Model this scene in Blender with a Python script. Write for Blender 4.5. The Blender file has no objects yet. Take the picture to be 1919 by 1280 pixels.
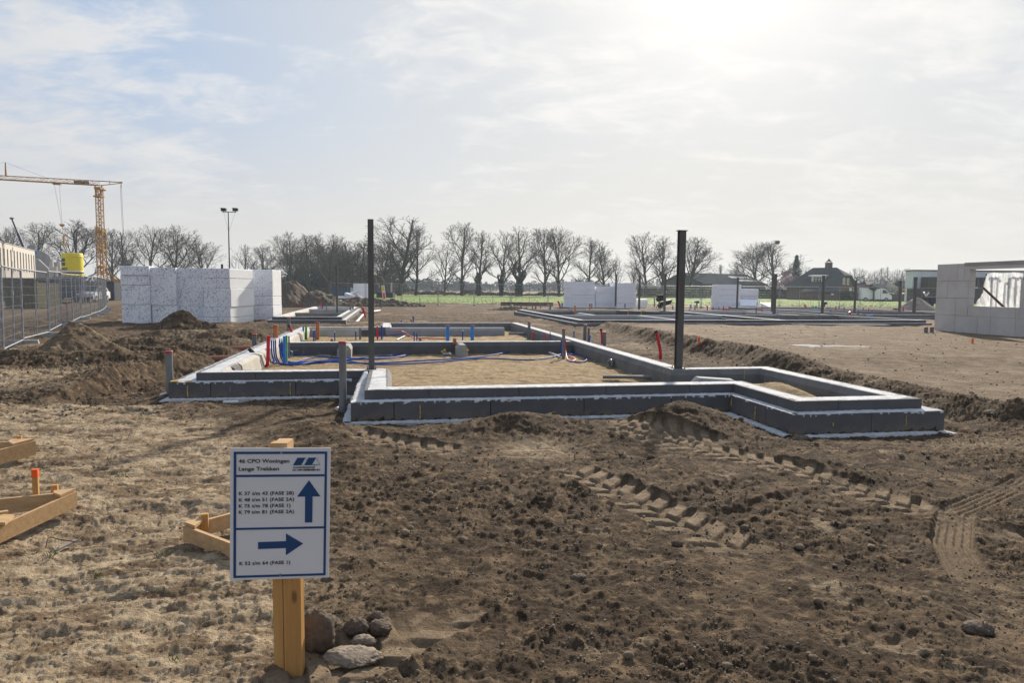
import bpy, math, random
import numpy as np
from mathutils import Vector, Matrix

# ------------------------------------------------------------ camera
S = bpy.context.scene
COL = S.collection
EYE = 1.65
PITCH, ROLL = 4.43, 0.5
cam = bpy.data.objects.new('camera', bpy.data.cameras.new('camera'))
COL.objects.link(cam)
cam.data.lens = 24
cam.data.sensor_width = 36
cam.data.clip_start = 0.05
cam.data.clip_end = 8000
CAMROT = Matrix.Rotation(math.radians(90 - PITCH), 4, 'X') @ Matrix.Rotation(math.radians(ROLL), 4, 'Z')
cam.matrix_world = Matrix.Translation((0, 0, EYE)) @ CAMROT
S.camera = cam
S.view_settings.view_transform = 'Standard'
S.view_settings.look = 'None'
S.view_settings.exposure = 0.55
S.view_settings.gamma = 1.0
S.cycles.use_denoising = True
S.cycles.max_bounces = 6
S.cycles.volume_bounces = 0
S.cycles.sample_clamp_indirect = 4.0

# ------------------------------------------------------------ sun and sky
SUN_AZ, SUN_EL = 17.0, 28.0
_az, _el = math.radians(SUN_AZ), math.radians(SUN_EL)
SUNV = Vector((math.sin(_az) * math.cos(_el), math.cos(_az) * math.cos(_el), math.sin(_el)))
sd = bpy.data.lights.new('sun', 'SUN')
sd.energy = 5.0
sd.angle = math.radians(2.0)
sd.color = (1.0, 0.90, 0.76)
sun = bpy.data.objects.new('sun', sd)
COL.objects.link(sun)
sun.rotation_euler = (-SUNV).to_track_quat('-Z', 'Y').to_euler()

W = bpy.data.worlds.new('World')
S.world = W
W.use_nodes = True


class NT:
    """small node-tree helper"""
    def __init__(self, tree):
        self.t = tree
        self.N = tree.nodes
        self.L = tree.links

    def new(self, typ, **k):
        n = self.N.new(typ)
        for a, b in k.items():
            setattr(n, a, b)
        return n

    def put(self, sock, v):
        if v is None:
            return
        if hasattr(v, 'is_output'):
            self.L.new(v, sock)
        else:
            sock.default_value = v

    def m(self, op, a, b=None, c=None, clamp=False):
        n = self.new('ShaderNodeMath', operation=op, use_clamp=clamp)
        for i, v in enumerate((a, b, c)):
            self.put(n.inputs[i], v)
        return n.outputs[0]

    def vm(self, op, a, b=None, out=0):
        n = self.new('ShaderNodeVectorMath', operation=op)
        self.put(n.inputs[0], a)
        if b is not None:
            self.put(n.inputs[1], b)
        return n.outputs[out]

    def mix(self, f, a, b, mode='MIX'):
        n = self.new('ShaderNodeMix', data_type='RGBA', blend_type=mode)
        self.put(n.inputs[0], f)
        self.put(n.inputs[6], a)
        self.put(n.inputs[7], b)
        return n.outputs[2]

    def noise(self, vec, scale, detail=4, rough=.55, dist=0.0, typ=None, col=False):
        n = self.new('ShaderNodeTexNoise')
        if typ:
            n.noise_type = typ
        self.put(n.inputs['Vector'], vec)
        n.inputs['Scale'].default_value = scale
        n.inputs['Detail'].default_value = detail
        n.inputs['Roughness'].default_value = rough
        n.inputs['Distortion'].default_value = dist
        return n.outputs[1 if col else 0]

    def ramp(self, v, a, b, c=0.0, d=1.0, smooth=True):
        n = self.new('ShaderNodeMapRange')
        if smooth:
            n.interpolation_type = 'SMOOTHSTEP'
        self.put(n.inputs[0], v)
        for i, q in enumerate((a, b, c, d)):
            n.inputs[i + 1].default_value = q
        return n.outputs[0]

    def scale(self, vec, xyz, loc=(0, 0, 0), rot=(0, 0, 0)):
        n = self.new('ShaderNodeMapping')
        self.put(n.inputs[0], vec)
        n.inputs['Location'].default_value = loc
        n.inputs['Rotation'].default_value = rot
        n.inputs['Scale'].default_value = xyz
        return n.outputs[0]


def build_world():
    w = NT(W.node_tree)
    bg = w.N['Background']
    sky = w.new('ShaderNodeTexSky', sky_type='NISHITA', sun_disc=False, sun_elevation=_el,
                sun_rotation=_az, air_density=1.0, dust_density=1.2, ozone_density=1.4)
    tc = w.new('ShaderNodeTexCoord').outputs['Generated']
    d = w.vm('NORMALIZE', tc)
    sp = w.new('ShaderNodeSeparateXYZ')
    w.put(sp.inputs[0], d)
    z = w.m('MAXIMUM', sp.outputs[2], 0.0)
    # thin haze keeps the scattered light from clipping: c*.1/(1+c*.1*k)
    lum = w.new('ShaderNodeRGBToBW')
    w.put(lum.inputs[0], sky.outputs[0])
    den = w.m('MULTIPLY_ADD', lum.outputs[0], 0.105, 1.0)
    clear = w.vm('DIVIDE', sky.outputs[0], None)
    cn = clear.node
    comb = w.new('ShaderNodeCombineXYZ')
    for i in range(3):
        w.put(comb.inputs[i], den)
    w.put(cn.inputs[1], comb.outputs[0])
    clear = w.mix(1.0, clear, (1.18, 1.16, 1.12, 1), 'MULTIPLY')
    # cloud sheet on a plane overhead
    zz = w.m('ADD', z, 0.22)
    cx = w.m('DIVIDE', sp.outputs[0], zz)
    cy = w.m('DIVIDE', sp.outputs[1], zz)
    pl = w.new('ShaderNodeCombineXYZ')
    w.put(pl.inputs[0], cx)
    w.put(pl.inputs[1], cy)
    p = pl.outputs[0]
    big = w.noise(w.scale(p, (1, 1, 1), (1.3, 0.4, 0)), 0.55, 3, .5, .4)
    med = w.noise(w.scale(p, (1, 1.5, 1), (3.1, 7.7, 0), (0, 0, .5)), 2.1, 6, .6, .7)
    fine = w.noise(w.scale(p, (1, 1.6, 1), (0, 0, 2), (0, 0, .35)), 7.0, 5, .66, .6)
    az_sun = w.vm('DOT_PRODUCT', d, tuple(SUNV), 1)
    near = w.ramp(az_sun, 0.45, 0.98)
    # more cloud to the right / round the sun, blue gap upper centre-left
    side = w.ramp(sp.outputs[0], -0.35, 0.15)
    cov = w.m('ADD', w.m('MULTIPLY', big, .55), w.m('MULTIPLY', med, .65))
    cov = w.m('ADD', cov, w.m('MULTIPLY', fine, .34))
    cov = w.m('ADD', cov, w.m('MULTIPLY', side, .13))
    leftc = w.ramp(sp.outputs[0], -0.25, -0.6)
    cov = w.m('ADD', cov, w.m('MULTIPLY', leftc, .14))
    mask = w.ramp(cov, .79, 1.02)
    mask = w.m('MULTIPLY', mask, w.ramp(sp.outputs[2], 0.02, .22, .25, 1.0))
    mask = w.m('MULTIPLY', mask, .80)
    # shade inside the cloud sheet
    cs = w.m('ADD', w.m('MULTIPLY', near, 1.9), 5.95)
    cc = w.new('ShaderNodeCombineColor')
    w.put(cc.inputs[0], cs)
    w.put(cc.inputs[1], w.m('MULTIPLY', cs, .975))
    w.put(cc.inputs[2], w.m('MULTIPLY', cs, .94))
    # milky veil, stronger to the horizon
    veil = w.ramp(sp.outputs[2], .0, .50, .95, .72)
    vr = w.ramp(sp.outputs[2], .03, .30, 0, 1)
    vcol = w.mix(vr, (5.75, 5.55, 5.35, 1), (3.35, 4.5, 6.4, 1))
    vcol = w.mix(w.m('MULTIPLY', w.ramp(az_sun, .62, .99), .75), vcol, (7.0, 6.8, 6.35, 1))
    col = w.mix(veil, clear, vcol)
    col = w.mix(mask, col, cc.outputs[0])
    g1 = w.m('POWER', w.m('MAXIMUM', az_sun, 0.0), 48.0)
    g2 = w.m('POWER', w.m('MAXIMUM', az_sun, 0.0), 420.0)
    g = w.m('ADD', w.m('MULTIPLY', g1, 2.6), w.m('MULTIPLY', g2, 12.0))
    gc = w.new('ShaderNodeCombineColor')
    for i, k in enumerate((1.0, .98, .92)):
        w.put(gc.inputs[i], w.m('MULTIPLY', g, k))
    col = w.mix(1.0, col, gc.outputs[0], 'ADD')
    w.put(bg.inputs[0], col)
    bg.inputs[1].default_value = 0.085


build_world()

# ------------------------------------------------------------ helpers
FPX = 24 / 36 * 1919
_R3 = CAMROT.to_3x3()


def ray(px, py):
    return _R3 @ Vector(((px - 959.5) / FPX, -(py - 640) / FPX, -1))


def at(px, py, z=0.0):
    """the point of height z seen at a pixel of the photograph"""
    d = ray(px, py)
    t = (z - EYE) / d.z
    return Vector((d.x * t, d.y * t, z))


def far(px, py, Y):
    """the point at distance Y seen at a pixel of the photograph"""
    d = ray(px, py)
    t = Y / d.y
    return Vector((d.x * t, Y, EYE + d.z * t))


HY = math.radians(10.2)
HR = Vector((math.cos(HY), math.sin(HY), 0))
HD = Vector((-math.sin(HY), math.cos(HY), 0))
HO = Vector((-1.964, 8.263, 0))


def hw(a, b, z=0.0):
    v = HO + HR * a + HD * b
    v.z = z
    return v


class MB:
    """collects shapes; becomes ONE mesh"""
    def __init__(self):
        self.v, self.f, self.sm = [], [], []

    def add(self, vs, fs, smooth=False):
        o = len(self.v)
        self.v += [tuple(p) for p in vs]
        self.f += [tuple(i + o for i in f) for f in fs]
        self.sm += [smooth] * len(fs)
        return self

    def box(self, c, s, rz=0.0, M=None):
        hx, hy, hz = s[0] / 2, s[1] / 2, s[2] / 2
        ps = [Vector((x * hx, y * hy, z * hz)) for z in (-1, 1) for y in (-1, 1) for x in (-1, 1)]
        R = M if M is not None else Matrix.Rotation(rz, 3, 'Z')
        c = Vector(c)
        return self.add([R @ p + c for p in ps],
                        [(0, 2, 3, 1), (4, 5, 7, 6), (0, 1, 5, 4), (2, 6, 7, 3), (0, 4, 6, 2), (1, 3, 7, 5)])

    def hexa(self, ps):
        """bottom four then top four corners"""
        return self.add(ps, [(3, 2, 1, 0), (4, 5, 6, 7), (0, 1, 5, 4), (1, 2, 6, 5), (2, 3, 7, 6), (3, 0, 4, 7)])

    def tube(self, pts, r, n=8, caps=True, smooth=True):
        pts = [Vector(p) for p in pts]
        rs = r if isinstance(r, (list, tuple)) else [r] * len(pts)
        vs, fs = [], []
        prev = None
        for i, p in enumerate(pts):
            t = (pts[min(i + 1, len(pts) - 1)] - pts[max(i - 1, 0)])
            if t.length < 1e-9:
                t = Vector((0, 0, 1))
            t.normalize()
            if prev is None:
                u = t.cross(Vector((0, 0, 1)) if abs(t.z) < .9 else Vector((1, 0, 0))).normalized()
            else:
                u = (prev - t * prev.dot(t))
                u = u.normalized() if u.length > 1e-6 else t.orthogonal().normalized()
            prev = u
            w = t.cross(u)
            for k in range(n):
                a = 2 * math.pi * k / n
                vs.append(p + (u * math.cos(a) + w * math.sin(a)) * rs[i])
        for i in range(len(pts) - 1):
            for k in range(n):
                k2 = (k + 1) % n
                fs.append((i * n + k, i * n + k2, (i + 1) * n + k2, (i + 1) * n + k))
        self.add(vs, fs, smooth)
        if caps:
            self.add(vs[:n], [tuple(range(n))[::-1]])
            self.add(vs[-n:], [tuple(range(n))])
        return self

    def prism(self, poly, z0, z1, M=None, o=(0, 0, 0)):
        """poly of (x, y), extruded z0..z1, then placed by M, o"""
        n = len(poly)
        ps = [Vector((x, y, z0)) for x, y in poly] + [Vector((x, y, z1)) for x, y in poly]
        if M is not None:
            ps = [M @ p for p in ps]
        ps = [p + Vector(o) for p in ps]
        return self.add(ps, [tuple(range(n))[::-1], tuple(range(n, 2 * n))] +
                        [(i, (i + 1) % n, (i + 1) % n + n, i + n) for i in range(n)])

    def lathe(self, prof, c=(0, 0, 0), n=20, smooth=True):
        vs, fs = [], []
        for r, z in prof:
            for k in range(n):
                a = 2 * math.pi * k / n
                vs.append((c[0] + r * math.cos(a), c[1] + r * math.sin(a), c[2] + z))
        m = len(prof)
        for i in range(m - 1):
            for k in range(n):
                k2 = (k + 1) % n
                fs.append((i * n + k, i * n + k2, (i + 1) * n + k2, (i + 1) * n + k))
        self.add(vs, fs, smooth)
        self.add(vs[:n], [tuple(range(n))[::-1]])
        self.add(vs[-n:], [tuple(range(n))])
        return self

    def jitter(self, a, seed=0):
        R = random.Random(seed)
        self.v = [(x + R.uniform(-a, a), y + R.uniform(-a, a), z + R.uniform(-a, a)) for x, y, z in self.v]
        return self

    def mesh(self, name, mat, off=(0, 0, 0)):
        me = bpy.data.meshes.new(name)
        ox, oy, oz = off
        me.from_pydata([(x - ox, y - oy, z - oz) for x, y, z in self.v], [], self.f)
        if any(self.sm):
            me.polygons.foreach_set('use_smooth', self.sm)
        if mat:
            me.materials.append(mat)
        me.update()
        return me


def setp(o, label=None, cat=None, group=None, kind=None):
    if label:
        o['label'] = label
    if cat:
        o['category'] = cat
    if group:
        o['group'] = group
    if kind:
        o['kind'] = kind
    return o


def thing(name, label, cat, loc=(0, 0, 0), rz=0.0, group=None):
    o = bpy.data.objects.new(name, None)
    o.empty_display_size = .2
    COL.objects.link(o)
    o.location = loc
    o.rotation_euler = (0, 0, rz)
    return setp(o, label, cat, group)


def part(name, mb, mat, parent, world=True, label=None, kind=None):
    """a mesh child; world=True when mb was written in world coordinates"""
    off = (0, 0, 0)
    if world:
        q = parent
        off = Vector((0, 0, 0))
        while q is not None:
            off = off + q.location
            q = q.parent
    o = bpy.data.objects.new(name, mb.mesh(name, mat, off))
    COL.objects.link(o)
    o.parent = parent
    return setp(o, label, None, None, kind)


def solo(name, label, cat, mb, mat, loc=(0, 0, 0), group=None, kind=None):
    """a thing that is one mesh, written in world coordinates"""
    o = bpy.data.objects.new(name, mb.mesh(name, mat, loc))
    o.location = loc
    COL.objects.link(o)
    return setp(o, label, cat, group, kind)


def copy_tree(o, parent=None):
    c = o.copy()
    COL.objects.link(c)
    c.parent = parent
    for ch in list(o.children):
        copy_tree(ch, c)
    return c


# ------------------------------------------------------------ materials
def mat(name, c1, c2=None, rough=.7, scale=3.0, bump=0.0, bscale=30.0, metal=0.0, detail=5, lo=.35, hi=.65,
        stretch=(1, 1, 1), spec=.3, trans=0.0, coord='Object'):
    m = bpy.data.materials.new(name)
    m.use_nodes = True
    w = NT(m.node_tree)
    b = w.N['Principled BSDF']
    b.inputs['Roughness'].default_value = rough
    b.inputs['Metallic'].default_value = metal
    b.inputs['Specular IOR Level'].default_value = spec
    tc = w.new('ShaderNodeTexCoord').outputs[coord]
    v = w.scale(tc, stretch)
    c1 = tuple(c1) + (1,)
    c2 = tuple(c2) + (1,) if c2 else tuple(x * .82 for x in c1[:3]) + (1,)
    n = w.noise(v, scale, detail, .6)
    col = w.mix(w.ramp(n, lo, hi), c1, c2)
    w.put(b.inputs['Base Color'], col)
    if bump:
        bn = w.new('ShaderNodeBump')
        bn.inputs['Strength'].default_value = bump
        bn.inputs['Distance'].default_value = .01
        w.put(bn.inputs['Height'], w.noise(v, bscale, 4, .6))
        w.put(b.inputs['Normal'], bn.outputs[0])
    if trans:
        b.inputs['Transmission Weight'].default_value = trans
    m['w'] = 1
    return m


def streaked(name, base, base2, streak, amount, scale=(9, 9, 1.2), rough=.85, thr=.62):
    """foam block face with pale mortar drips and smears"""
    m = mat(name, base, base2, rough, 2.5, .25, 220)
    w = NT(m.node_tree)
    b = w.N['Principled BSDF']
    src = b.inputs['Base Color'].links[0].from_socket
    tc = w.new('ShaderNodeTexCoord').outputs['Object']
    s = w.noise(w.scale(tc, scale), 1.0, 6, .62, .3)
    patch = w.noise(tc, .9, 2, .5)
    sp = w.noise(tc, 46, 2, .5)
    f = w.m('MULTIPLY', w.ramp(s, thr, thr + .12), w.ramp(patch, .46, .62))
    f = w.m('MAXIMUM', f, w.m('MULTIPLY', w.ramp(sp, .73, .78), .6))
    f = w.m('MULTIPLY', f, amount)
    col = w.mix(f, src, tuple(streak) + (1,))
    z = w.new('ShaderNodeSeparateXYZ')
    w.put(z.inputs[0], w.new('ShaderNodeNewGeometry').outputs['Position'])
    mud = w.m('MULTIPLY', w.ramp(z.outputs[2], .0, .20, 1, 0), w.ramp(w.noise(tc, 7, 6, .7), .40, .62))
    w.put(b.inputs['Base Color'], w.mix(w.m('MULTIPLY', mud, .6), col, (.19, .14, .095, 1)))
    return m


M = {}
M['eps_dark'] = streaked('dark_foam', (.082, .081, .087), (.100, .099, .105), (.34, .34, .34), .75)
M['eps_mid'] = streaked('grey_foam', (.115, .115, .118), (.15, .15, .15), (.5, .5, .5), .8)
M['eps_light'] = streaked('light_grey_foam', (.26, .265, .28), (.30, .30, .32), (.5, .5, .5), .5)
M['mortar'] = mat('pale_mortar', (.56, .57, .59), (.40, .39, .38), .9, 6, 1.0, 90, lo=.4, hi=.75)
M['conc'] = mat('beige_concrete', (.46, .44, .39), (.36, .34, .30), .9, 2.2, .5, 60)
M['conc_grey'] = mat('grey_concrete', (.32, .32, .31), (.24, .24, .23), .9, 3, .6, 60)
M['steel'] = mat('grey_primed_steel', (.085, .085, .085), (.068, .066, .064), .6, 4, .1, 60, spec=.4)
M['galv'] = mat('galvanised_steel', (.30, .32, .34), (.20, .21, .23), .45, 8, 0, metal=.4)
M['pvc_grey'] = mat('grey_plastic_pipe', (.15, .155, .16), (.12, .12, .125), .45, 3, spec=.45)
M['pvc_brown'] = mat('orange_brown_plastic_pipe', (.42, .15, .05), (.34, .12, .045), .5, 3)
M['terra'] = mat('terracotta_plastic_pipe', (.36, .13, .075), (.28, .11, .07), .5, 3)
M['cap_red'] = mat('red_plastic_cap', (.42, .02, .03), (.34, .02, .03), .45, 5)
M['red'] = mat('red_plastic', (.55, .015, .03), (.45, .012, .025), .4, 5)
M['blue'] = mat('blue_hose_plastic', (.015, .07, .34), (.012, .055, .26), .62, 5, spec=.2)
M['blue_light'] = mat('light_blue_plastic', (.03, .22, .62), (.025, .18, .5), .45, 5)
M['green'] = mat('green_plastic', (.06, .32, .05), (.05, .25, .04), .45, 5)
M['white_pl'] = mat('white_plastic', (.72, .73, .74), (.6, .6, .62), .4, 5)
M['black'] = mat('black_rubber', (.015, .015, .016), (.022, .022, .022), .6, 6)
M['yellow_foam'] = mat('yellow_mounting_foam', (.62, .45, .12), (.5, .34, .08), .8, 20, .8, 80)
M['orange'] = mat('orange_paint', (.85, .12, .02), (.75, .10, .02), .6, 10)
M['rebar'] = mat('pale_green_wire', (.35, .47, .42), (.3, .4, .36), .5, 10)
M['rust'] = mat('rusty_steel', (.16, .065, .035), (.09, .045, .03), .8, 4, .4, 40)
M['crane'] = mat('ochre_crane_paint', (.40, .20, .018), (.32, .155, .018), .5, 2)
M['yellow'] = mat('yellow_silo_paint', (.72, .60, .03), (.66, .54, .03), .5, 1)
M['darkgreen'] = mat('dark_green_paint', (.01, .10, .07), (.01, .08, .06), .5, 3)
M['navy'] = mat('navy_truck_paint', (.02, .03, .09), (.015, .02, .06), .4, 3)
M['glass'] = mat('dark_glass', (.02, .025, .03), (.03, .035, .04), .1, 3, spec=.6)
M['white_paint'] = mat('white_car_paint', (.74, .75, .76), (.68, .69, .70), .3, 2, spec=.5)
M['pale_wall'] = mat('pale_concrete_wall', (.52, .49, .45), (.47, .445, .41), .85, 1.2)
M['grey_wall'] = mat('grey_block_wall', (.34, .34, .34), (.28, .28, .28), .9, .7)
M['clc'] = mat('aerated_concrete', (.50, .485, .47), (.44, .42, .405), .9, 1.6, .3, 50)
M['clc_grey'] = mat('lintel_concrete', (.33, .31, .28), (.28, .265, .24), .9, 1.6, .3, 50)
M['wood'] = None
M['bark'] = mat('dark_bark', (.045, .038, .030), (.065, .056, .045), .95, 1.5)
M['twig'] = mat('bare_twigs', (.060, .050, .040), (.045, .038, .030), .95, .5)
M['ivy'] = mat('ivy_leaves', (.018, .036, .018), (.03, .055, .025), .7, .8)
M['thatch'] = mat('grey_roof_tiles', (.07, .075, .075), (.055, .06, .06), 1.0, 1.2, .3, 6)
M['brick'] = mat('brown_brick', (.13, .09, .075), (.10, .07, .06), .9, 2.5, .3, 12)
M['barn_green'] = mat('green_barn_cladding', (.065, .10, .075), (.05, .08, .06), .7, 1, 0)
M['hedge'] = mat('clipped_hedge', (.022, .050, .018), (.035, .07, .024), .85, 3.0, 1.0, 9)
M['slate'] = mat('barn_roof_sheet', (.085, .09, .095), (.065, .07, .072), 1.0, .6, spec=.0)
M['tar'] = mat('reed_undergrowth', (.10, .078, .05), (.065, .055, .038), .95, .8)
M['pink'] = mat('pink_blossom', (.36, .20, .24), (.30, .16, .19), .8, .6)
M['blossom'] = mat('pale_blossom', (.50, .50, .42), (.36, .38, .28), .8, .6)
M['conifer'] = mat('conifer_needles', (.02, .045, .03), (.03, .06, .04), .85, .8)
M['wood_far'] = mat('distant_woodland', (.05, .06, .05), (.075, .075, .06), .95, .03)
M['darkbrick'] = mat('dark_cladding', (.085, .065, .065), (.07, .055, .055), .85, 1)
M['white_wall'] = mat('white_cladding', (.66, .67, .72), (.60, .61, .66), .7, .6)
M['film'] = None


def wood_mat(name, c1, c2, ax):
    st = [9, 9, 9]
    st[ax] = .55
    m = mat(name, c1, c2, .7, 3.2, .35, 14, stretch=tuple(st), lo=.3, hi=.7)
    w = NT(m.node_tree)
    b = w.N['Principled BSDF']
    src = b.inputs['Base Color'].links[0].from_socket
    tc = w.new('ShaderNodeTexCoord').outputs['Object']
    st2 = [7, 7, 7]
    st2[ax] = 3.0
    vo = w.new('ShaderNodeTexVoronoi')
    w.put(vo.inputs['Vector'], w.scale(tc, tuple(st2)))
    vo.inputs['Scale'].default_value = 1.0
    k = w.ramp(vo.outputs['Distance'], .05, .12, .75, 0)
    w.put(b.inputs['Base Color'], w.mix(k, src, (.10, .05, .02, 1)))
    return m


M['wood'] = wood_mat('sawn_timber', (.50, .33, .17), (.40, .25, .12), 0)
M['wood_z'] = wood_mat('treated_timber', (.46, .26, .09), (.36, .19, .06), 2)


def film_mat():
    m = bpy.data.materials.new('clear_plastic_film')
    m.use_nodes = True
    w = NT(m.node_tree)
    b = w.N['Principled BSDF']
    b.inputs['Base Color'].default_value = (.78, .8, .82, 1)
    b.inputs['Roughness'].default_value = .3
    tr = w.new('ShaderNodeBsdfTransparent')
    tl = w.new('ShaderNodeBsdfTranslucent')
    tl.inputs[0].default_value = (.8, .82, .84, 1)
    mx = w.new('ShaderNodeMixShader')
    tc = w.new('ShaderNodeTexCoord').outputs['Object']
    n = w.noise(w.scale(tc, (2, 2, .6)), 3.0, 5, .65, 1.0)
    a = w.new('ShaderNodeMixShader')
    a.inputs[0].default_value = .5
    w.put(a.inputs[1], b.outputs[0])
    w.put(a.inputs[2], tl.outputs[0])
    w.put(mx.inputs[0], w.ramp(n, .35, .7, .45, .95))
    w.put(mx.inputs[1], tr.outputs[0])
    w.put(mx.inputs[2], a.outputs[0])
    w.L.new(mx.outputs[0], w.N['Material Output'].inputs[0])
    return m


M['film'] = film_mat()


def eps_speckled():
    m = mat('speckled_white_foam', (.86, .87, .91), (.78, .79, .84), .75, 1.5, .3, 60)
    w = NT(m.node_tree)
    b = w.N['Principled BSDF']
    src = b.inputs['Base Color'].links[0].from_socket
    tc = w.new('ShaderNodeTexCoord').outputs['Object']
    n1 = w.noise(tc, 14, 5, .75)
    n2 = w.noise(tc, 34, 3, .7)
    n3 = w.noise(tc, 1.7, 2, .5)
    f = w.m('MAXIMUM', w.m('MULTIPLY', w.ramp(n1, .53, .61), .85), w.ramp(n2, .54, .62, 0, .95))
    f = w.m('MULTIPLY', f, w.ramp(n3, .3, .62, .55, 1.0))
    w.put(b.inputs['Base Color'], w.mix(f, src, (.15, .16, .21, 1)))
    return m


M['eps_spk'] = eps_speckled()
M['eps_side'] = mat('wrapped_white_foam', (.86, .87, .87), (.80, .81, .81), .45, 3, .4, 9, spec=.5)
M['eps_white'] = mat('white_foam', (.82, .82, .88), (.75, .76, .81), .8, 1.2, .3, 30)


# ------------------------------------------------------------ numpy noise
def _hash(ix, iy, seed):
    h = (ix.astype(np.int64) * 374761393 + iy.astype(np.int64) * 668265263 + seed * 974634777) & 0xffffffff
    h = ((h ^ (h >> 13)) * 1274126177) & 0xffffffff
    h = (h ^ (h >> 16)) & 0xffffffff
    return h


def _rnd(ix, iy, seed):
    return _hash(ix, iy, seed).astype(np.float32) / np.float32(4294967296.0)


def pnoise(x, y, seed=0):
    x0, y0 = np.floor(x), np.floor(y)
    fx, fy = (x - x0).astype(np.float32), (y - y0).astype(np.float32)
    ix, iy = x0.astype(np.int64), y0.astype(np.int64)

    def g(dx, dy):
        a = _rnd(ix + dx, iy + dy, seed) * np.float32(2 * math.pi)
        return np.cos(a) * (fx - dx) + np.sin(a) * (fy - dy)
    u = fx * fx * fx * (fx * (fx * 6 - 15) + 10)
    v = fy * fy * fy * (fy * (fy * 6 - 15) + 10)
    n0 = g(0, 0) * (1 - u) + g(1, 0) * u
    n1 = g(0, 1) * (1 - u) + g(1, 1) * u
    return (n0 * (1 - v) + n1 * v) * 1.4


def fbm(x, y, scale, octv, gain=.5, seed=0, ridged=False):
    s = np.zeros(np.shape(x), np.float32)
    amp, fr, tot = 1.0, 1.0 / scale, 0.0
    for o in range(octv):
        n = pnoise(x * fr + 17.3 * o, y * fr - 9.1 * o, seed + o)
        if ridged:
            n = 1 - 2 * np.abs(n)
        s += n * amp
        tot += amp
        amp *= gain
        fr *= 2.03
    return s / tot


def clods(x, y, cell, seed, dens=.7, flat=.7):
    """half-buried lumps of soil"""
    gx = x / cell + .42 * pnoise(x / cell * .9, y / cell * .9, seed + 7) + .20 * pnoise(x / cell * 2.3, y / cell * 2.3, seed + 8)
    gy = y / cell + .42 * pnoise(x / cell * .9 + 31, y / cell * .9, seed + 9) + .20 * pnoise(x / cell * 2.3, y / cell * 2.3 + 17, seed + 6)
    ix, iy = np.floor(gx).astype(np.int64), np.floor(gy).astype(np.int64)
    h = np.zeros(np.shape(x), np.float32)
    for dx in (-1, 0, 1):
        for dy in (-1, 0, 1):
            jx, jy = ix + dx, iy + dy
            r = .12 + .42 * _rnd(jx, jy, seed + 3) ** 2
            on = _rnd(jx, jy, seed + 4) < dens
            px = jx + _rnd(jx, jy, seed + 1) * .8 + .1
            py = jy + _rnd(jx, jy, seed + 2) * .8 + .1
            d2 = (gx - px) ** 2 + (gy - py) ** 2 * (.7 + .8 * _rnd(jx, jy, seed + 5))
            k = np.sqrt(np.maximum(r * r - d2, 0)) * on
            h = np.maximum(h, k.astype(np.float32))
    h = h * (.72 + .5 * pnoise(x / cell * 3.1, y / cell * 3.1, seed + 5))
    return h * cell * flat


def sstep(a, b, x):
    t = np.clip((x - a) / (b - a), 0, 1)
    return t * t * (3 - 2 * t)

# ------------------------------------------------------------ the ground
def seg_dist(x, y, pts, signed=True):
    """distance to a polyline; positive to the right of its direction"""
    best = np.full(np.shape(x), 1e9, np.float32)
    sgn = np.ones(np.shape(x), np.float32)
    for (x0, y0), (x1, y1) in zip(pts[:-1], pts[1:]):
        dx, dy = x1 - x0, y1 - y0
        L2 = dx * dx + dy * dy
        t = np.clip(((x - x0) * dx + (y - y0) * dy) / L2, 0, 1)
        ex, ey = x - x0 - t * dx, y - y0 - t * dy
        d = np.sqrt(ex * ex + ey * ey)
        c = dx * (y - y0) - dy * (x - x0)
        m = d < best
        best = np.where(m, d, best)
        sgn = np.where(m, np.where(c > 0, -1, 1), sgn)
    return best * sgn if signed else best


RECTS = [(-2.7, 5.4, 2.1, 14.5), (.1, 5.4, 14.3, 17.1), (0, 5.2, 0, 2.2), (5.0, 6.97, -1.48, 2.25)]


def house_ab(x, y):
    dx, dy = x - HO.x, y - HO.y
    return dx * HR.x + dy * HR.y, dx * HD.x + dy * HD.y


def house_sdf(x, y):
    a, b = house_ab(x, y)
    best = np.full(np.shape(x), 1e9)
    for a0, a1, b0, b1 in RECTS:
        qx = np.abs(a - (a0 + a1) / 2) - (a1 - a0) / 2
        qy = np.abs(b - (b0 + b1) / 2) - (b1 - b0) / 2
        d = np.sqrt(np.maximum(qx, 0) ** 2 + np.maximum(qy, 0) ** 2) + np.minimum(np.maximum(qx, qy), 0)
        best = np.minimum(best, d)
    return best


def mound(x, y, cx, cy, rx, ry, h, rot=0.0, p=1.0):
    c, s = math.cos(rot), math.sin(rot)
    u, v = ((x - cx) * c + (y - cy) * s) / rx, (-(x - cx) * s + (y - cy) * c) / ry
    return h * np.exp(-(u * u + v * v) ** p)


BANK_R = [(40, 5.2), (12, 6.9), (7.6, 7.4), (6.35, 8.6), (6.0, 10.6), (5.7, 13.0), (5.3, 17.0), (4.5, 21.5), (4.0, 26), (3.6, 32)]
BANK_L = [(-6.0, 9.15), (-6.5, 9.5), (-6.35, 10.4), (-6.6, 11.7), (-6.5, 12.9), (-6.9, 13.9)]
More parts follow.
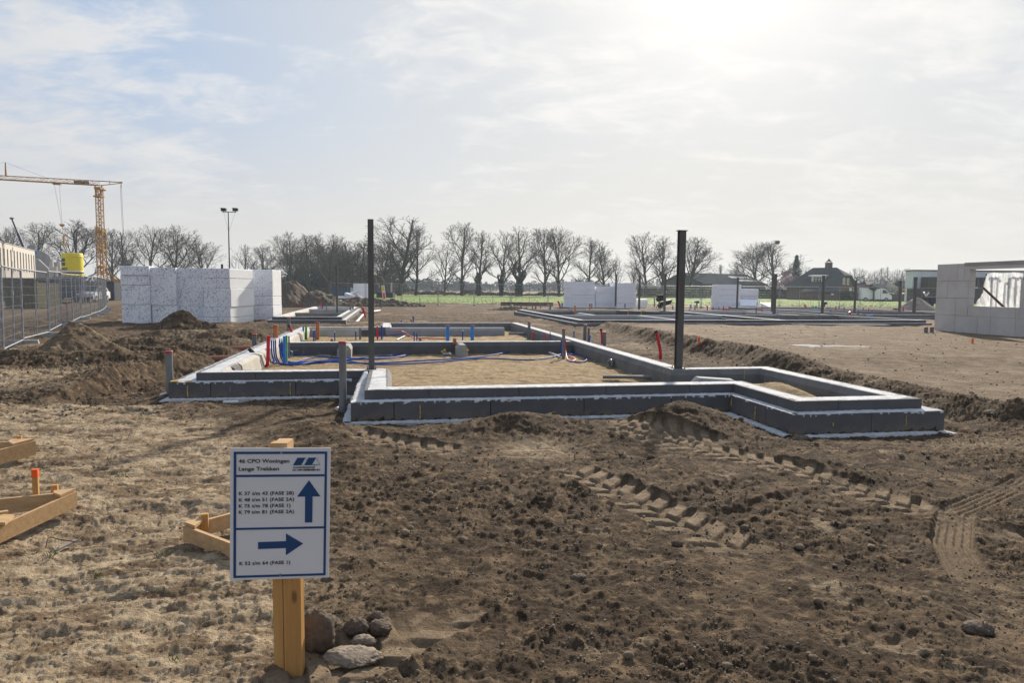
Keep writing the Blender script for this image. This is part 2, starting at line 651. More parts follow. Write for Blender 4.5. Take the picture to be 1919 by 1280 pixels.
# tractor tracks: (points, half width, lug pitch, depth, kind)
TRACKS = [
    ([(1.05, 7.75), (2.0, 6.85), (2.55, 6.2), (3.15, 4.75)], .23, .19, .036, 'lug'),
    ([(.45, 6.2), (.85, 5.4), (1.5, 4.0)], .24, .21, .040, 'lug'),
    ([(2.55, 3.6), (2.85, 4.3), (3.3, 4.95), (4.6, 5.9)], .115, .05, .016, 'rib'),
    ([(-1.9, 7.5), (-1.2, 7.0), (-.4, 6.6)], .22, .20, .028, 'lug'),
    ([(1.0, 8.3), (1.5, 7.6), (2.3, 7.0)], .24, .19, .030, 'lug'),
    ([(-.2, 3.5), (-.75, 2.7), (-1.3, 2.0)], .20, .20, .026, 'lug'),
    ([(3.2, 4.6), (3.7, 4.1), (4.2, 3.6)], .16, .17, .020, 'lug'),
]


def track_profile(x, y, tr):
    pts, hwid, pitch, depth, kind = tr
    best = np.full(np.shape(x), 1e9, np.float32)
    U = np.zeros(np.shape(x), np.float32)
    V = np.zeros(np.shape(x), np.float32)
    acc = 0.0
    E = np.zeros(np.shape(x), np.float32)
    tot = sum(math.hypot(b[0] - a[0], b[1] - a[1]) for a, b in zip(pts[:-1], pts[1:]))
    for (x0, y0), (x1, y1) in zip(pts[:-1], pts[1:]):
        L = math.hypot(x1 - x0, y1 - y0)
        tx, ty = (x1 - x0) / L, (y1 - y0) / L
        s = (x - x0) * tx + (y - y0) * ty
        sc = np.clip(s, 0, L)
        ex, ey = x - x0 - sc * tx, y - y0 - sc * ty
        d = np.sqrt(ex * ex + ey * ey)
        m = d < best
        best = np.where(m, d, best)
        U = np.where(m, acc + sc, U)
        V = np.where(m, (x - x0) * -ty + (y - y0) * tx, V)
        acc += L
    body = sstep(hwid * 1.12, hwid * .9, best)
    fade = sstep(0, .3, U) * sstep(0, .35, tot - U)
    wear = sstep(-.62, .0, pnoise(x * 1.3 + 5, y * 1.3, 71) + .45 * pnoise(x * 5.1, y * 5.1, 72) + .25 * pnoise(x * 14, y * 14, 73))
    body = body * fade
    if kind == 'lug':
        ph = (U + np.abs(V) * .62) / pitch + np.where(V > 0, .5, 0)
        tri = np.abs(ph - np.floor(ph) - .5) * 2
        lug = sstep(.36, .50, tri)
        lug *= sstep(.015, .035, np.abs(V))
        h = depth * (.85 * lug - .55) * body * wear * (1 + .5 * pnoise(x * 9, y * 9, 75))
        smooth = body * (.55 + .45 * lug) * wear
    else:
        ph = V / (hwid * 2 / 5.0)
        tri = np.abs(ph - np.floor(ph) - .5) * 2
        lug = sstep(.45, .7, tri)
        blk = (U / .045)
        lug *= .75 + .25 * (np.abs(blk - np.floor(blk) - .5) > .18)
        h = depth * (lug - .8) * body * wear
        smooth = body * wear * .6
    rim = sstep(.07, 0, np.abs(best - hwid * 1.15)) * fade * .012
    return h + rim * wear, smooth, body


def w_near(x, y):
    """freshly dug, lumpy ground west of the house and along the right bank"""
    a, b = house_ab(x, y)
    w = sstep(-2.7, -3.3, a) * (1 - sstep(-7, -9, a)) * sstep(2.5, 4, b) * (1 - sstep(14, 17, b))
    sr = seg_dist(x, y, BANK_R)
    return w + .9 * np.exp(-((sr - .1) / .5) ** 2) * (y < 30)


def ground_fields(x, y, fine=True):
    x = np.asarray(x, np.float64)
    y = np.asarray(y, np.float64)
    a, b = house_ab(x, y)
    sd = house_sdf(x, y)
    wob = fbm(x, y, 1.1, 3, .5, 11) * .5
    # ---- large shapes
    h = .05 * fbm(x, y, 5.5, 3, .5, 3) + .02
    h = np.where(y > 30, h * np.clip(1 - (y - 30) / 30, .25, 1), h)
    h *= np.where(np.abs(x) + y > 120, .3, 1)
    sr = seg_dist(x, y, BANK_R) + wob * .30
    plate = sstep(-.38, .22, sr)
    far_r = sstep(25, 32, y)
    h += .23 * plate * (1 - far_r * .95) * (sd > .1)
    h += .06 * np.exp(-((sr - .35) / .42) ** 2) * (1 - sstep(20, 30, y)) * (.55 + 1.3 * np.clip(wob + .1, 0, 1))
    h -= .07 * np.exp(-((sr + .6) / .5) ** 2) * (1 - sstep(17, 24, y)) * sstep(-2.5, .5, b)
    # left shelf and pit beside the foundation
    sl = -seg_dist(x, y, BANK_L) + wob * .22
    inpit = sstep(-.12, .14, -sl) * sstep(9.1, 9.75, y + .6 * wob + .06 * (x + 5)) * (1 - sstep(13.4, 15.0, y)) * sstep(-7.6, -6.3, x + wob * .3)
    shelf = sstep(9.2, 10.2, y) * (1 - sstep(14, 17, y)) * sstep(-5.9, -6.6, x + wob * .3)
    h += .17 * shelf
    h -= .15 * inpit * sstep(0.0, .3, sd)
    h += .10 * np.exp(-((x + 6.62 + wob * .3) / .28) ** 2) * sstep(10.2, 11.4, y) * (1 - sstep(13.4, 14.4, y)) * (1 + 2 * wob)
    # pipe trenches west of the house, with spoil either side
    w_ = sstep(-2.6, -3.3, a) * (1 - sstep(-6.2, -7.8, a))
    for bb, k in ((5.0, .7), (7.6, 1.0), (10.3, 1.1), (12.6, .8)):
        cut = np.exp(-((b - bb) / .33) ** 2)
        ridge = np.exp(-((b - bb - .85 + wob * .5) / .42) ** 2) * (.6 + 1.5 * np.clip(wob + .2, 0, .8))
        h += w_ * k * (-.14 * cut + .20 * ridge)
    ridge2 = np.exp(-((b - 12.8 + wob) / .7) ** 2) * w_
    h += .22 * ridge2 * (1 + 1.5 * wob)
    # dirt between the blocks and behind the house
    beh = sstep(.4, 1.0, sd) * sstep(17.2, 18.5, b) * (1 - sstep(26, 32, b))
    h += beh * .12 * fbm(x, y, 3.0, 3, .5, 31, True)
    # foreground heaps against the front blocks
    m1 = mound(x, y, .28, 7.72, .62, .42, .17, .1, .9) + mound(x, y, -.35, 7.6, .5, .35, .07)
    m2 = mound(x, y, 2.05, 8.05, .55, .50, .25, .5, .9) + mound(x, y, 1.5, 7.7, .6, .4, .09)
    m3 = mound(x, y, -3.0, 8.4, .7, .45, .09) + mound(x, y, -2.3, 7.4, .6, .4, .10) + mound(x, y, -4.4, 8.9, .5, .3, .06)
    heaps = m1 + m2 + m3
    h += heaps
    h += mound(x, y, 4.4, 6.5, 1.6, .5, .05)
    h += mound(x, y, -1.62, 3.7, .45, .38, .07)                    # sand bank under the timber corner
    h += mound(x, y, -.55, 2.35, .35, .25, .05)
    # close to the blocks the ground is cut low
    nearh = sstep(.85, .12, sd) * (sd > 0)
    front = sstep(3.5, 1.5, b) * nearh
    h = h * (1 - .85 * nearh) - .035 * nearh
    h += (m1 + m2) * front * .9
    # sand filling inside the walls
    ins = (sd < -.2)
    sandz = .075 + .030 * fbm(x, y, 2.0, 3, .5, 51) + .034 * fbm(x, y, .34, 4, .62, 52)
    sandz = sandz + mound(a, b, 5.9, .35, .42, .85, .26)
    sandz = sandz - mound(a, b, 3.5, 2.6, 1.6, .35, .04) + mound(a, b, 1.6, 15.4, .8, .4, .04)
    h = np.where(ins, sandz, h)
    # ---- what it is made of
    xl = np.interp(y, [0, 1.5, 2.7, 4.0, 6.0, 8.0, 9.3], [.4, .1, -.62, -1.15, -2.3, -3.6, -4.8])
    e = (x - xl) + fbm(x, y, 1.6, 4, .6, 91) * .9
    sand = sstep(.35, -.35, e)
    sand = np.where(y > 9.2 + .5 * wob, .12 + .45 * sstep(.05, .4, fbm(x, y, 2.2, 3, .5, 93)), sand)
    sand = np.maximum(sand, .85 * shelf * sstep(.1, .35, shelf) * sstep(-6.6, -7.2, x) * (1 - sstep(11, 12.5, y)))
    sand *= 1 - .75 * sstep(.02, .09, m3 + 0 * x) * sstep(-3.4, -2.2, x)
    # pale patches in the dark soil
    sand = np.maximum(sand, .85 * mound(x, y, .25, 6.75, .55, .5, 1.0))
    sand = np.maximum(sand, .55 * mound(x, y, 5.2, 7.1, 1.4, .5, 1.0))
    sand = np.maximum(sand, .66 * mound(x, y, 3.2, 2.9, 1.6, 1.1, 1.0))
    sand = np.maximum(sand, .45 * sstep(1.6, -.2, x - xl) * (y < 9))
    sand = np.maximum(sand, .62 * sstep(.12, .45, fbm(x, y, .7, 5, .65, 95)) * (y < 9))
    sand = np.maximum(sand, .50 * mound(x, y, .8, 2.1, 2.4, .5, 1.0))
    sand = np.where(ins, 1.0, sand)
    gravel = plate * (1 - .5 * sstep(30, 42, y)) * sstep(.25, .9, sr)
    gravel = np.where(x < -14, .5 * sstep(-14, -18, x + .42 * (y - 18)), gravel)
    gravel = np.where(ins, 0, gravel)
    sand = np.where(gravel > .02, np.maximum(sand * (1 - gravel), gravel * .75 * sstep(-.3, .35, fbm(x, y, 3.6, 4, .6, 97))), sand)
    dark = sstep(.15, .8, 1 - sand) * (1 - gravel)
    dust = np.zeros(np.shape(x), np.float32)
    if not fine:
        return h, sand, gravel, dust, dark
    # ---- tracks
    tm = np.zeros(np.shape(x), np.float32)
    th = np.zeros(np.shape(x), np.float32)
    near = (y < 9.5) & (np.abs(x) < 7)
    xi, yi = x[near], y[near]
    hh, mm, bb_ = np.zeros(xi.shape), np.zeros(xi.shape), np.zeros(xi.shape)
    for tr in TRACKS:
        p, q, r = track_profile(xi, yi, tr)
        hh += p
        mm = np.maximum(mm, q)
        bb_ = np.maximum(bb_, r)
    th[near] = hh
    tm[near] = mm
    tb = np.zeros(np.shape(x), np.float32)
    tb[near] = bb_
    # ---- roughness
    rough = (.40 + .60 * dark) * (1 - .50 * gravel)
    rough = np.where(ins, .35, rough)
    rough = np.where(y > 9.3, rough * .9 + .25 * (sd > 0) * (1 - gravel), rough)
    calm = sstep(-.35, .35, fbm(x, y, 2.1, 3, .55, 55))
    calm *= 1 - .75 * mound(x, y, 3.4, 3.0, 1.5, .9, 1.0) - .5 * mound(x, y, .9, 2.1, 1.6, .35, 1.0)
    rough *= .42 + .50 * calm
    rough = rough + .75 * w_near(x, y)
    rough *= (1 - .75 * tm) * (1 - .6 * tb)
    rough = np.where(y > 45, rough * .4, rough)
    n1 = fbm(x, y, .95, 3, .5, 21)
    n2 = fbm(x, y, .34, 4, .55, 22)
    n3 = fbm(x, y, .11, 3, .6, 23, True)
    cl = np.zeros(np.shape(x), np.float32)
    clm = (y < 26)
    xc, yc = x[clm], y[clm]
    big = clods(xc, yc, .17, 101, .13, .45)
    mid = clods(xc, yc, .075, 111, .34, .55)
    yn = yc < 8.5
    sm = np.zeros(xc.shape, np.float32)
    sm[yn] = clods(xc[yn], yc[yn], .036, 121, .75, .85)
    tiny = np.zeros(xc.shape, np.float32)
    yt = yc < 5.0
    tiny[yt] = clods(xc[yt], yc[yt], .018, 131, .8, .9)
    patch = sstep(-.35, .30, fbm(xc, yc, .7, 3, .5, 99))
    lump = 1 + 1.8 * np.exp(-((xc + .25 + .10 * (yc - 3)) / .75) ** 2) * (yc < 7)
    cl[clm] = (big * .9 + mid) * patch * lump + sm * (.35 + .65 * patch) + tiny * .9
    # old ruts and shovel ridges, running obliquely
    u_, v_ = x * .86 + y * .5, -x * .5 + y * .86
    rut = fbm(u_ * .55, v_ * 1.5, .75, 4, .55, 25, True)
    rutm = sstep(-.2, .5, fbm(x, y, 2.4, 2, .5, 26)) * (y < 30) * (sd > .3)
    h = h + rutm * (.030 + .045 * dark) * np.clip(rut, -.4, 1) * (1 - tb) * (1 - gravel * .6)
    h = h + rough * (.060 * n1 + .052 * n2 + .034 * n3) + cl * rough * (1 - .6 * tm) * np.where(ins, .35, 1)
    # sandy crust: flat plates with broken edges
    cr = fbm(x * .75, y * 1.35, .60, 6, .60, 41)
    st = (np.floor(cr * 9) + sstep(.80, 1.0, cr * 9 - np.floor(cr * 9))) / 9
    h = h + (1 - dark) * (1 - gravel) * (~ins) * (.085 * st + .016 * fbm(x, y, .12, 3, .6, 43) + .030 * fbm(x, y, 1.1, 2, .5, 44)) * (1 - .7 * tm) * (y < 30)
    gr = gravel * (.010 * fbm(x, y, .10, 3, .6, 61) + .018 * fbm(x, y, 1.3, 3, .5, 62, True))
    h = h + np.where(y < 45, gr, 0)
    h = h * (1 - .35 * tb * (h > .02)) + th
    dust = np.maximum(dust, np.clip(tm * 1.15, 0, .95))
    # crumbs darker, hollows hold pale dust
    dust = np.maximum(dust, dark * .22 * sstep(.25, -.2, n2) * sstep(-.1, .3, fbm(x, y, .5, 2, .5, 77)))
    crumb = np.clip(cl * 22, 0, 1)
    return h, sand, gravel, dust, np.clip(dark * .6 + crumb * .4, 0, 1)


def ground_z(x, y):
    return float(ground_fields(np.array([x]), np.array([y]), False)[0][0])


def soil_material():
    m = bpy.data.materials.new('churned_soil')
    m.use_nodes = True
    w = NT(m.node_tree)
    b = w.N['Principled BSDF']
    b.inputs['Roughness'].default_value = .95
    b.inputs['Specular IOR Level'].default_value = .12
    g = w.new('ShaderNodeNewGeometry').outputs['Position']
    at_ = w.new('ShaderNodeAttribute', attribute_name='soil')
    sp = w.new('ShaderNodeSeparateColor')
    w.put(sp.inputs[0], at_.outputs['Color'])
    sand, grav, dust = sp.outputs[0], sp.outputs[1], sp.outputs[2]
    n1 = w.noise(g, 1.5, 6, .66, .4)
    n2 = w.noise(g, 8.0, 8, .72, .3)
    n3 = w.noise(g, 55.0, 4, .68)
    n4 = w.noise(g, 260.0, 3, .6)
    n5 = w.noise(w.scale(g, (.7, 1.5, 1), (4, 2, 0), (0, 0, .3)), 3.6, 9, .74, .5)
    dk = w.mix(w.ramp(n5, .36, .60), (.036, .024, .016, 1), (.092, .062, .038, 1))
    dk = w.mix(w.ramp(n2, .50, .64, 0, .9), dk, (.235, .162, .098, 1))
    dk = w.mix(w.ramp(n1, .56, .72, 0, .5), dk, (.20, .138, .084, 1))
    sn = w.mix(w.ramp(n2, .38, .62), (.50, .395, .265, 1), (.30, .222, .142, 1))
    sn = w.mix(w.ramp(n5, .47, .58, 0, .9), sn, (.140, .094, .058, 1))
    sn = w.mix(w.ramp(n1, .50, .62, 0, .6), sn, (.19, .13, .082, 1))
    s = w.m('ADD', sand, w.m('MULTIPLY', w.m('SUBTRACT', n2, .5), 1.3))
    s = w.m('ADD', s, w.m('MULTIPLY', w.m('SUBTRACT', n5, .5), 1.2))
    s = w.m('ADD', s, w.m('MULTIPLY', w.m('SUBTRACT', n3, .5), .4))
    ins = at_.outputs['Alpha']
    col = w.mix(w.ramp(s, .2, .8), dk, sn)
    # clean filling sand inside the walls
    fs = w.mix(w.ramp(n2, .35, .66), (.44, .325, .185, 1), (.25, .178, .10, 1))
    fs = w.mix(w.ramp(n5, .50, .62, 0, .8), fs, (.16, .112, .064, 1))
    col = w.mix(ins, col, fs)
    vo = w.new('ShaderNodeTexVoronoi')
    w.put(vo.inputs['Vector'], g)
    vo.inputs['Scale'].default_value = 30.0
    gv = w.mix(w.ramp(n5, .38, .62), (.235, .175, .118, 1), (.135, .095, .062, 1))
    gv = w.mix(w.ramp(n1, .5, .64, 0, .7), gv, (.30, .235, .165, 1))
    gv = w.mix(w.ramp(n2, .56, .66, 0, .6), gv, (.085, .062, .046, 1))
    stone = w.mix(w.ramp(vo.outputs['Distance'], .10, .28, 1, 0), gv, (.30, .265, .225, 1))
    gvs = w.mix(.45, gv, stone)
    col = w.mix(w.ramp(w.m('ADD', grav, w.m('MULTIPLY', w.m('SUBTRACT', n2, .5), .8)), .25, .8), col, gvs)
    col = w.mix(w.m('MULTIPLY', dust, w.ramp(n2, .35, .6, .9, .45)), col, (.34, .255, .168, 1))
    col = w.mix(w.ramp(n4, .60, .76, 0, .45), col, (.36, .31, .25, 1))
    col = w.mix(w.ramp(n3, .60, .70, 0, .5), col, (.045, .032, .023, 1))
    w.put(b.inputs['Base Color'], col)
    h = w.m('ADD', w.m('MULTIPLY', n3, .55), w.m('MULTIPLY', n4, .25))
    h = w.m('ADD', h, w.m('MULTIPLY', n2, .35))
    bn = w.new('ShaderNodeBump')
    bn.inputs['Strength'].default_value = 1.0
    bn.inputs['Distance'].default_value = .045
    w.put(bn.inputs['Height'], h)
    w.put(b.inputs['Normal'], bn.outputs[0])
    return m


M['soil'] = soil_material()


def grid_mesh(name, X, Y, Z, attrs, material):
    ny, nx = X.shape
    me = bpy.data.meshes.new(name)
    nv = nx * ny
    co = np.empty((nv, 3), np.float32)
    co[:, 0], co[:, 1], co[:, 2] = X.ravel(), Y.ravel(), Z.ravel()
    me.vertices.add(nv)
    me.vertices.foreach_set('co', co.ravel())
    idx = np.arange(nv, dtype=np.int32).reshape(ny, nx)
    q = np.stack([idx[:-1, :-1], idx[:-1, 1:], idx[1:, 1:], idx[1:, :-1]], -1).reshape(-1)
    nf = (nx - 1) * (ny - 1)
    me.loops.add(nf * 4)
    me.loops.foreach_set('vertex_index', q)
    me.polygons.add(nf)
    me.polygons.foreach_set('loop_start', np.arange(0, nf * 4, 4, dtype=np.int32))
    me.polygons.foreach_set('use_smooth', np.ones(nf, bool))
    me.update(calc_edges=True)
    if attrs is not None:
        at_ = me.color_attributes.new('soil', 'FLOAT_COLOR', 'POINT')
        c = np.ones((nv, 4), np.float32)
        c[:, 3] = 0
        for i, a_ in enumerate(attrs):
            c[:, i] = np.asarray(a_, np.float32).ravel()
        at_.data.foreach_set('color', c.ravel())
    me.materials.append(material)
    return me


def build_ground():
    NXC = 1160
    rows = [1.0]
    while rows[-1] < 78:
        yy = rows[-1]
        rows.append(yy * (1 + (.0034 if yy < 14 else .0042)) + .0006)
    rows = np.array(rows)
    s = np.linspace(-1, 1, NXC)
    Y, Sg = np.meshgrid(rows, s, indexing='ij')
    # fine where the track of the eye runs, coarser out to the sides
    vis, out = Y * .80 + .35, Y * 1.25 + 7.0
    ta = np.abs(Sg)
    X = np.sign(Sg) * np.where(ta < .88, ta / .88 * vis, vis + (out - vis) * ((ta - .88) / .12) ** 2)
    h, sand, grav, dust, dark = ground_fields(X, Y)
    # let the edge of the fine sheet dip under the plain
    edge = sstep(.985, 1.0, np.abs(Sg)) + sstep(74, 78, Y)
    h = h * (1 - np.clip(edge, 0, 1)) - .03 * np.clip(edge, 0, 1)
    me = grid_mesh('soil', X, Y, h, (sand, grav, dust, (house_sdf(X, Y) < -.1) * 1.0), M['soil'])
    o = bpy.data.objects.new('ground', me)
    COL.objects.link(o)
    o['kind'] = 'structure'
    # the plain that carries on behind, beside and beyond
    n = 80
    t = np.linspace(-1, 1, n)
    g = np.sign(t) * np.abs(t) ** 3 * 3000
    X2, Y2 = np.meshgrid(g, g + 60)
    Z2 = np.full(X2.shape, -.10)
    me2 = grid_mesh('plain', X2, Y2, Z2, (np.full(X2.shape, .45), np.full(X2.shape, .5), np.zeros(X2.shape)), M['soil'])
    o2 = bpy.data.objects.new('terrain', me2)
    COL.objects.link(o2)
    o2['kind'] = 'structure'


build_ground()


# green field beyond the site fence
def field_material():
    m = mat('young_grass', (.12, .20, .022), (.155, .22, .032), .95, .35, 0, coord='Object')
    w = NT(m.node_tree)
    b = w.N['Principled BSDF']
    src = b.inputs['Base Color'].links[0].from_socket
    tc = w.new('ShaderNodeTexCoord').outputs['Object']
    f = w.ramp(w.noise(w.scale(tc, (.25, 1.2, 1)), .8, 5, .65), .45, .75, 0, .6)
    w.put(b.inputs['Base Color'], w.mix(f, src, (.10, .17, .03, 1)))
    return m


mb = MB()
mb.add([(-26, 75.5, .0), (60, 73.0, .0), (150, 70, .0), (150, 165, .0), (-60, 165, .0), (-40, 110, 0)], [(0, 1, 2, 3, 4, 5)])
fo = bpy.data.objects.new('field', mb.mesh('field', field_material()))
COL.objects.link(fo)
fo['kind'] = 'structure'
mb = MB()
R_ = random.Random(8)
for i in range(9000):                                   # blades and tufts give the sward its edge
    x = R_.uniform(-26, 60)
    y = 75 + R_.random() ** 2 * 45
    hh = R_.uniform(.02, .05)
    w_ = R_.uniform(.04, .12)
    a_ = R_.uniform(0, 3.14)
    mb.add([(x - w_ * math.cos(a_), y - w_ * math.sin(a_), 0), (x + w_ * math.cos(a_), y + w_ * math.sin(a_), 0),
            (x + R_.uniform(-.1, .1), y + R_.uniform(-.1, .1), hh)], [(0, 1, 2)])
M['grass'] = mat('grass_blades', (.11, .17, .03), (.09, .14, .025), .95, 2, spec=.05)
solo('grass', 'tufts of young green grass growing on the field beyond the fence', 'grass', mb, M['grass'], kind='stuff')

mb = MB()
mb.add([(-26, 70.5, .006), (60, 67, .006), (60, 73, .006), (-26, 75.5, .006)], [(0, 1, 2, 3)])
po = bpy.data.objects.new('path', mb.mesh('path', mat('pale_sand_path', (.42, .36, .28), (.33, .27, .20), .95, .5, .3, 8)))
COL.objects.link(po)
po['kind'] = 'structure'

# puddle on the gravel
def puddle():
    R = random.Random(4)
    mb = MB()
    c = at(1556, 648, .28)
    zz = ground_z(c.x, c.y) + .016
    pts = []
    for k in range(40):
        a = 2 * math.pi * k / 40
        r = 1.15 + .35 * math.sin(3 * a + 1) + .2 * math.sin(7 * a) + R.uniform(-.15, .15)
        pts.append((c.x + .75 * r * math.cos(a), c.y + .42 * r * math.sin(a), zz))
    mb.add([(c.x, c.y, zz)] + pts, [(0, k + 1, (k + 1) % 40 + 1) for k in range(40)])
    m = bpy.data.materials.new('puddle_water')
    m.use_nodes = True
    b = m.node_tree.nodes['Principled BSDF']
    b.inputs['Base Color'].default_value = (.10, .08, .06, 1)
    b.inputs['Roughness'].default_value = .16
    b.inputs['Specular IOR Level'].default_value = .8
    o = solo('puddle', 'shallow puddle shining on the gravel road behind the right steel column', 'puddle', mb, m, (c.x, c.y, 0))
    o['kind'] = 'structure'


puddle()


# ------------------------------------------------------------ loose lumps
def lump_mesh_arrays(sub, seed):
    import bmesh
    bm = bmesh.new()
    bmesh.ops.create_icosphere(bm, subdivisions=sub, radius=1)
    R = random.Random(seed)
    v = np.array([p.co[:] for p in bm.verts], np.float32)
    f = np.array([[q.index for q in t.verts] for t in bm.faces], np.int32)
    bm.free()
    for _ in range(4):                                  # chop flats
        n = np.array([R.gauss(0, 1) for _ in range(3)])
        n /= np.linalg.norm(n)
        d = v @ n
        c = R.uniform(.55, .85)
        v = v - np.outer(np.maximum(d - c, 0), n) * .9
    v *= 1 + .10 * np.array([[R.uniform(-1, 1)] for _ in range(len(v))])
    return v.astype(np.float32), f


def scatter(name, label, pos, size, mat_, seed, sub=1):
    protos = [lump_mesh_arrays(sub, seed + i) for i in range(8)]
    rng = np.random.default_rng(seed)
    V, F = [], []
    off = 0
    which = rng.integers(0, 8, len(pos))
    for k in range(8):
        sel = np.where(which == k)[0]
        if not len(sel):
            continue
        v, f = protos[k]
        n = len(sel)
        a = rng.uniform(0, 6.28, n)
        tl = rng.uniform(0, 6.28, n)
        sc = size[sel][:, None] * rng.uniform(.65, 1.2, (n, 3))
        p = v[None] * sc[:, None, :]
        x = p[..., 0] * np.cos(tl)[:, None] - p[..., 2] * np.sin(tl)[:, None]
        z = p[..., 0] * np.sin(tl)[:, None] + p[..., 2] * np.cos(tl)[:, None]
        y = p[..., 1]
        z = z * .75
        X = x * np.cos(a)[:, None] - y * np.sin(a)[:, None] + pos[sel, 0][:, None]
        Yv = x * np.sin(a)[:, None] + y * np.cos(a)[:, None] + pos[sel, 1][:, None]
        Z = z + pos[sel, 2][:, None]
        V.append(np.stack([X, Yv, Z], -1).reshape(-1, 3))
        F.append((f[None] + (np.arange(n) * len(v))[:, None, None] + off).reshape(-1, 3))
        off += n * len(v)
    V = np.concatenate(V).astype(np.float32)
    F = np.concatenate(F).astype(np.int32)
    me = bpy.data.meshes.new(name)
    me.vertices.add(len(V))
    me.vertices.foreach_set('co', V.ravel())
    me.loops.add(F.size)
    me.loops.foreach_set('vertex_index', F.ravel())
    me.polygons.add(len(F))
    me.polygons.foreach_set('loop_start', np.arange(0, F.size, 3, dtype=np.int32))
    me.update(calc_edges=True)
    me.materials.append(mat_)
    o = bpy.data.objects.new(name, me)
    COL.objects.link(o)
    return setp(o, label, name.replace('_', ' '), kind='stuff')


M['clod'] = mat('soil_crumbs', (.21, .158, .108), (.095, .070, .048), .95, 6, 1.0, 120, coord='Object')
M['pebble'] = mat('mixed_pebbles', (.30, .26, .22), (.16, .12, .09), .9, 14, .4, 90)


def loose_lumps():
    rng = np.random.default_rng(5)
    n = 60000
    u = rng.random(n)
    y = 1.6 * (11.0 / 1.6) ** u
    x = rng.uniform(-1, 1, n) * (y * .82 + .3)
    h, sand, grav, dust, dark = ground_fields(x, y)
    sd = house_sdf(x, y)
    patch = sstep(-.25, .45, fbm(x, y, .6, 3, .6, 201))
    keep = rng.random(n) < (.03 + .97 * dark * patch) * (1 - .7 * dust) * (sd > .12)
    x, y, h = x[keep], y[keep], h[keep]
    n = len(x)
    sz = .0035 + .0075 * rng.random(n) ** 2 + np.where(rng.random(n) < .035, rng.random(n) ** 2 * .030, 0)
    sz *= np.clip((y / 4.0) ** .5, .8, 1.8)
    pos = np.stack([x, y, h + sz * .3], -1)
    scatter('soil_crumbs', 'loose brown crumbs and lumps of soil strewn over the churned foreground', pos, sz, M['clod'], 300)
    # pale pebbles and mortar crumbs
    n = 2600
    y = 2.0 * (30 / 2.0) ** rng.random(n)
    x = rng.uniform(-1, 1, n) * (y * .8)
    h, sand, grav, dust, dark = ground_fields(x, y)
    keep = house_sdf(x, y) > .1
    x, y, h = x[keep], y[keep], h[keep]
    sz = (.003 + .006 * rng.random(len(x)) ** 2) * np.clip((y / 3.0) ** .8, 1, 4)
    scatter('pebbles', 'small pale pebbles and mortar crumbs scattered over the soil', np.stack([x, y, h + sz * .3], -1), sz,
            M['pebble'], 330)
    # crumbly spoil along banks and ridges farther off
    n = 26000
    y = 8.5 * (30 / 8.5) ** rng.random(n)
    x = rng.uniform(-.8, .8, n) * y
    h, sand, grav, dust, dark = ground_fields(x, y)
    sr = np.abs(seg_dist(x, y, BANK_R))
    sd = house_sdf(x, y)
    k = (rng.random(n) < (.12 + .8 * (sr < .7) + .3 * (x < -4)) * (1 - .97 * grav * (sr > .7))) & (sd > .25)
    x, y, h = x[k], y[k], h[k]
    sz = .008 + .022 * rng.random(len(x)) ** 2.5
    scatter('spoil_lumps', 'brown lumps of dug soil along the banks and trenches round the foundation',
            np.stack([x, y, h + sz * .2], -1), sz, M['clod'], 360)


loose_lumps()

# ------------------------------------------------------------ foundations
def mitre(poly, d, closed=True):
    """points of the polyline moved d to the left of its direction (inward for a ccw ring)"""
    n = len(poly)
    out = []
    for i in range(n):
        p = Vector(poly[i])
        if closed or 0 < i < n - 1:
            a, b = Vector(poly[i - 1]), Vector(poly[(i + 1) % n])
            d0, d1 = (p - a).normalized(), (b - p).normalized()
            n0, n1 = Vector((-d0.y, d0.x)), Vector((-d1.y, d1.x))
            k = (n0 + n1) / (1 + n0.dot(n1))
        elif i == 0:
            d1 = (Vector(poly[1]) - p).normalized()
            k = Vector((-d1.y, d1.x))
        else:
            d0 = (p - Vector(poly[i - 1])).normalized()
            k = Vector((-d0.y, d0.x))
        out.append(p + k * d)
    return out


def sweep_blocks(mb, poly, prof, blen, seed=0, gap=.004, closed=True, wob=.0015, edges=None):
    """blocks of a wall course: profile of (inward offset, z) swept along a plan polyline, mitred at its corners"""
    R = random.Random(seed)
    n = len(poly)
    rails = [mitre(poly, o, closed) for o, z in prof]
    m = len(prof)
    for e in range(n if closed else n - 1):
        if edges is not None and e not in edges:
            continue
        P0, P1 = Vector(poly[e]), Vector(poly[(e + 1) % n])
        d = (P1 - P0).normalized()
        L = (P1 - P0).length
        lim = [((rails[i][e] - P0).dot(d), (rails[i][(e + 1) % n] - P0).dot(d)) for i in range(m)]
        nrm = Vector((-d.y, d.x))
        s = R.uniform(.35, .9) * blen
        cuts = []
        while s < L - .3:
            cuts.append(s)
            s += blen * R.uniform(.97, 1.03)
        bounds = [None] + cuts + [None]
        for k in range(len(bounds) - 1):
            w = R.uniform(-wob, wob)
            wz = R.uniform(-wob, wob)
            vs = []
            for end in (0, 1):
                for i, (o, z) in enumerate(prof):
                    b = bounds[k + end]
                    if b is None:
                        t = lim[i][end]
                    else:
                        t = b + (gap / 2 if end == 0 else -gap / 2)
                        t = min(max(t, min(lim[i])), max(lim[i]))
                    q = P0 + d * t + nrm * (o + w)
                    vs.append(hw(q.x, q.y, z + wz))
            fs = [tuple(range(m)), tuple(range(2 * m - 1, m - 1, -1))]
            for i in range(m):
                j = (i + 1) % m
                fs.append((i, i + m, j + m, j))
            mb.add(vs, fs)
    return mb


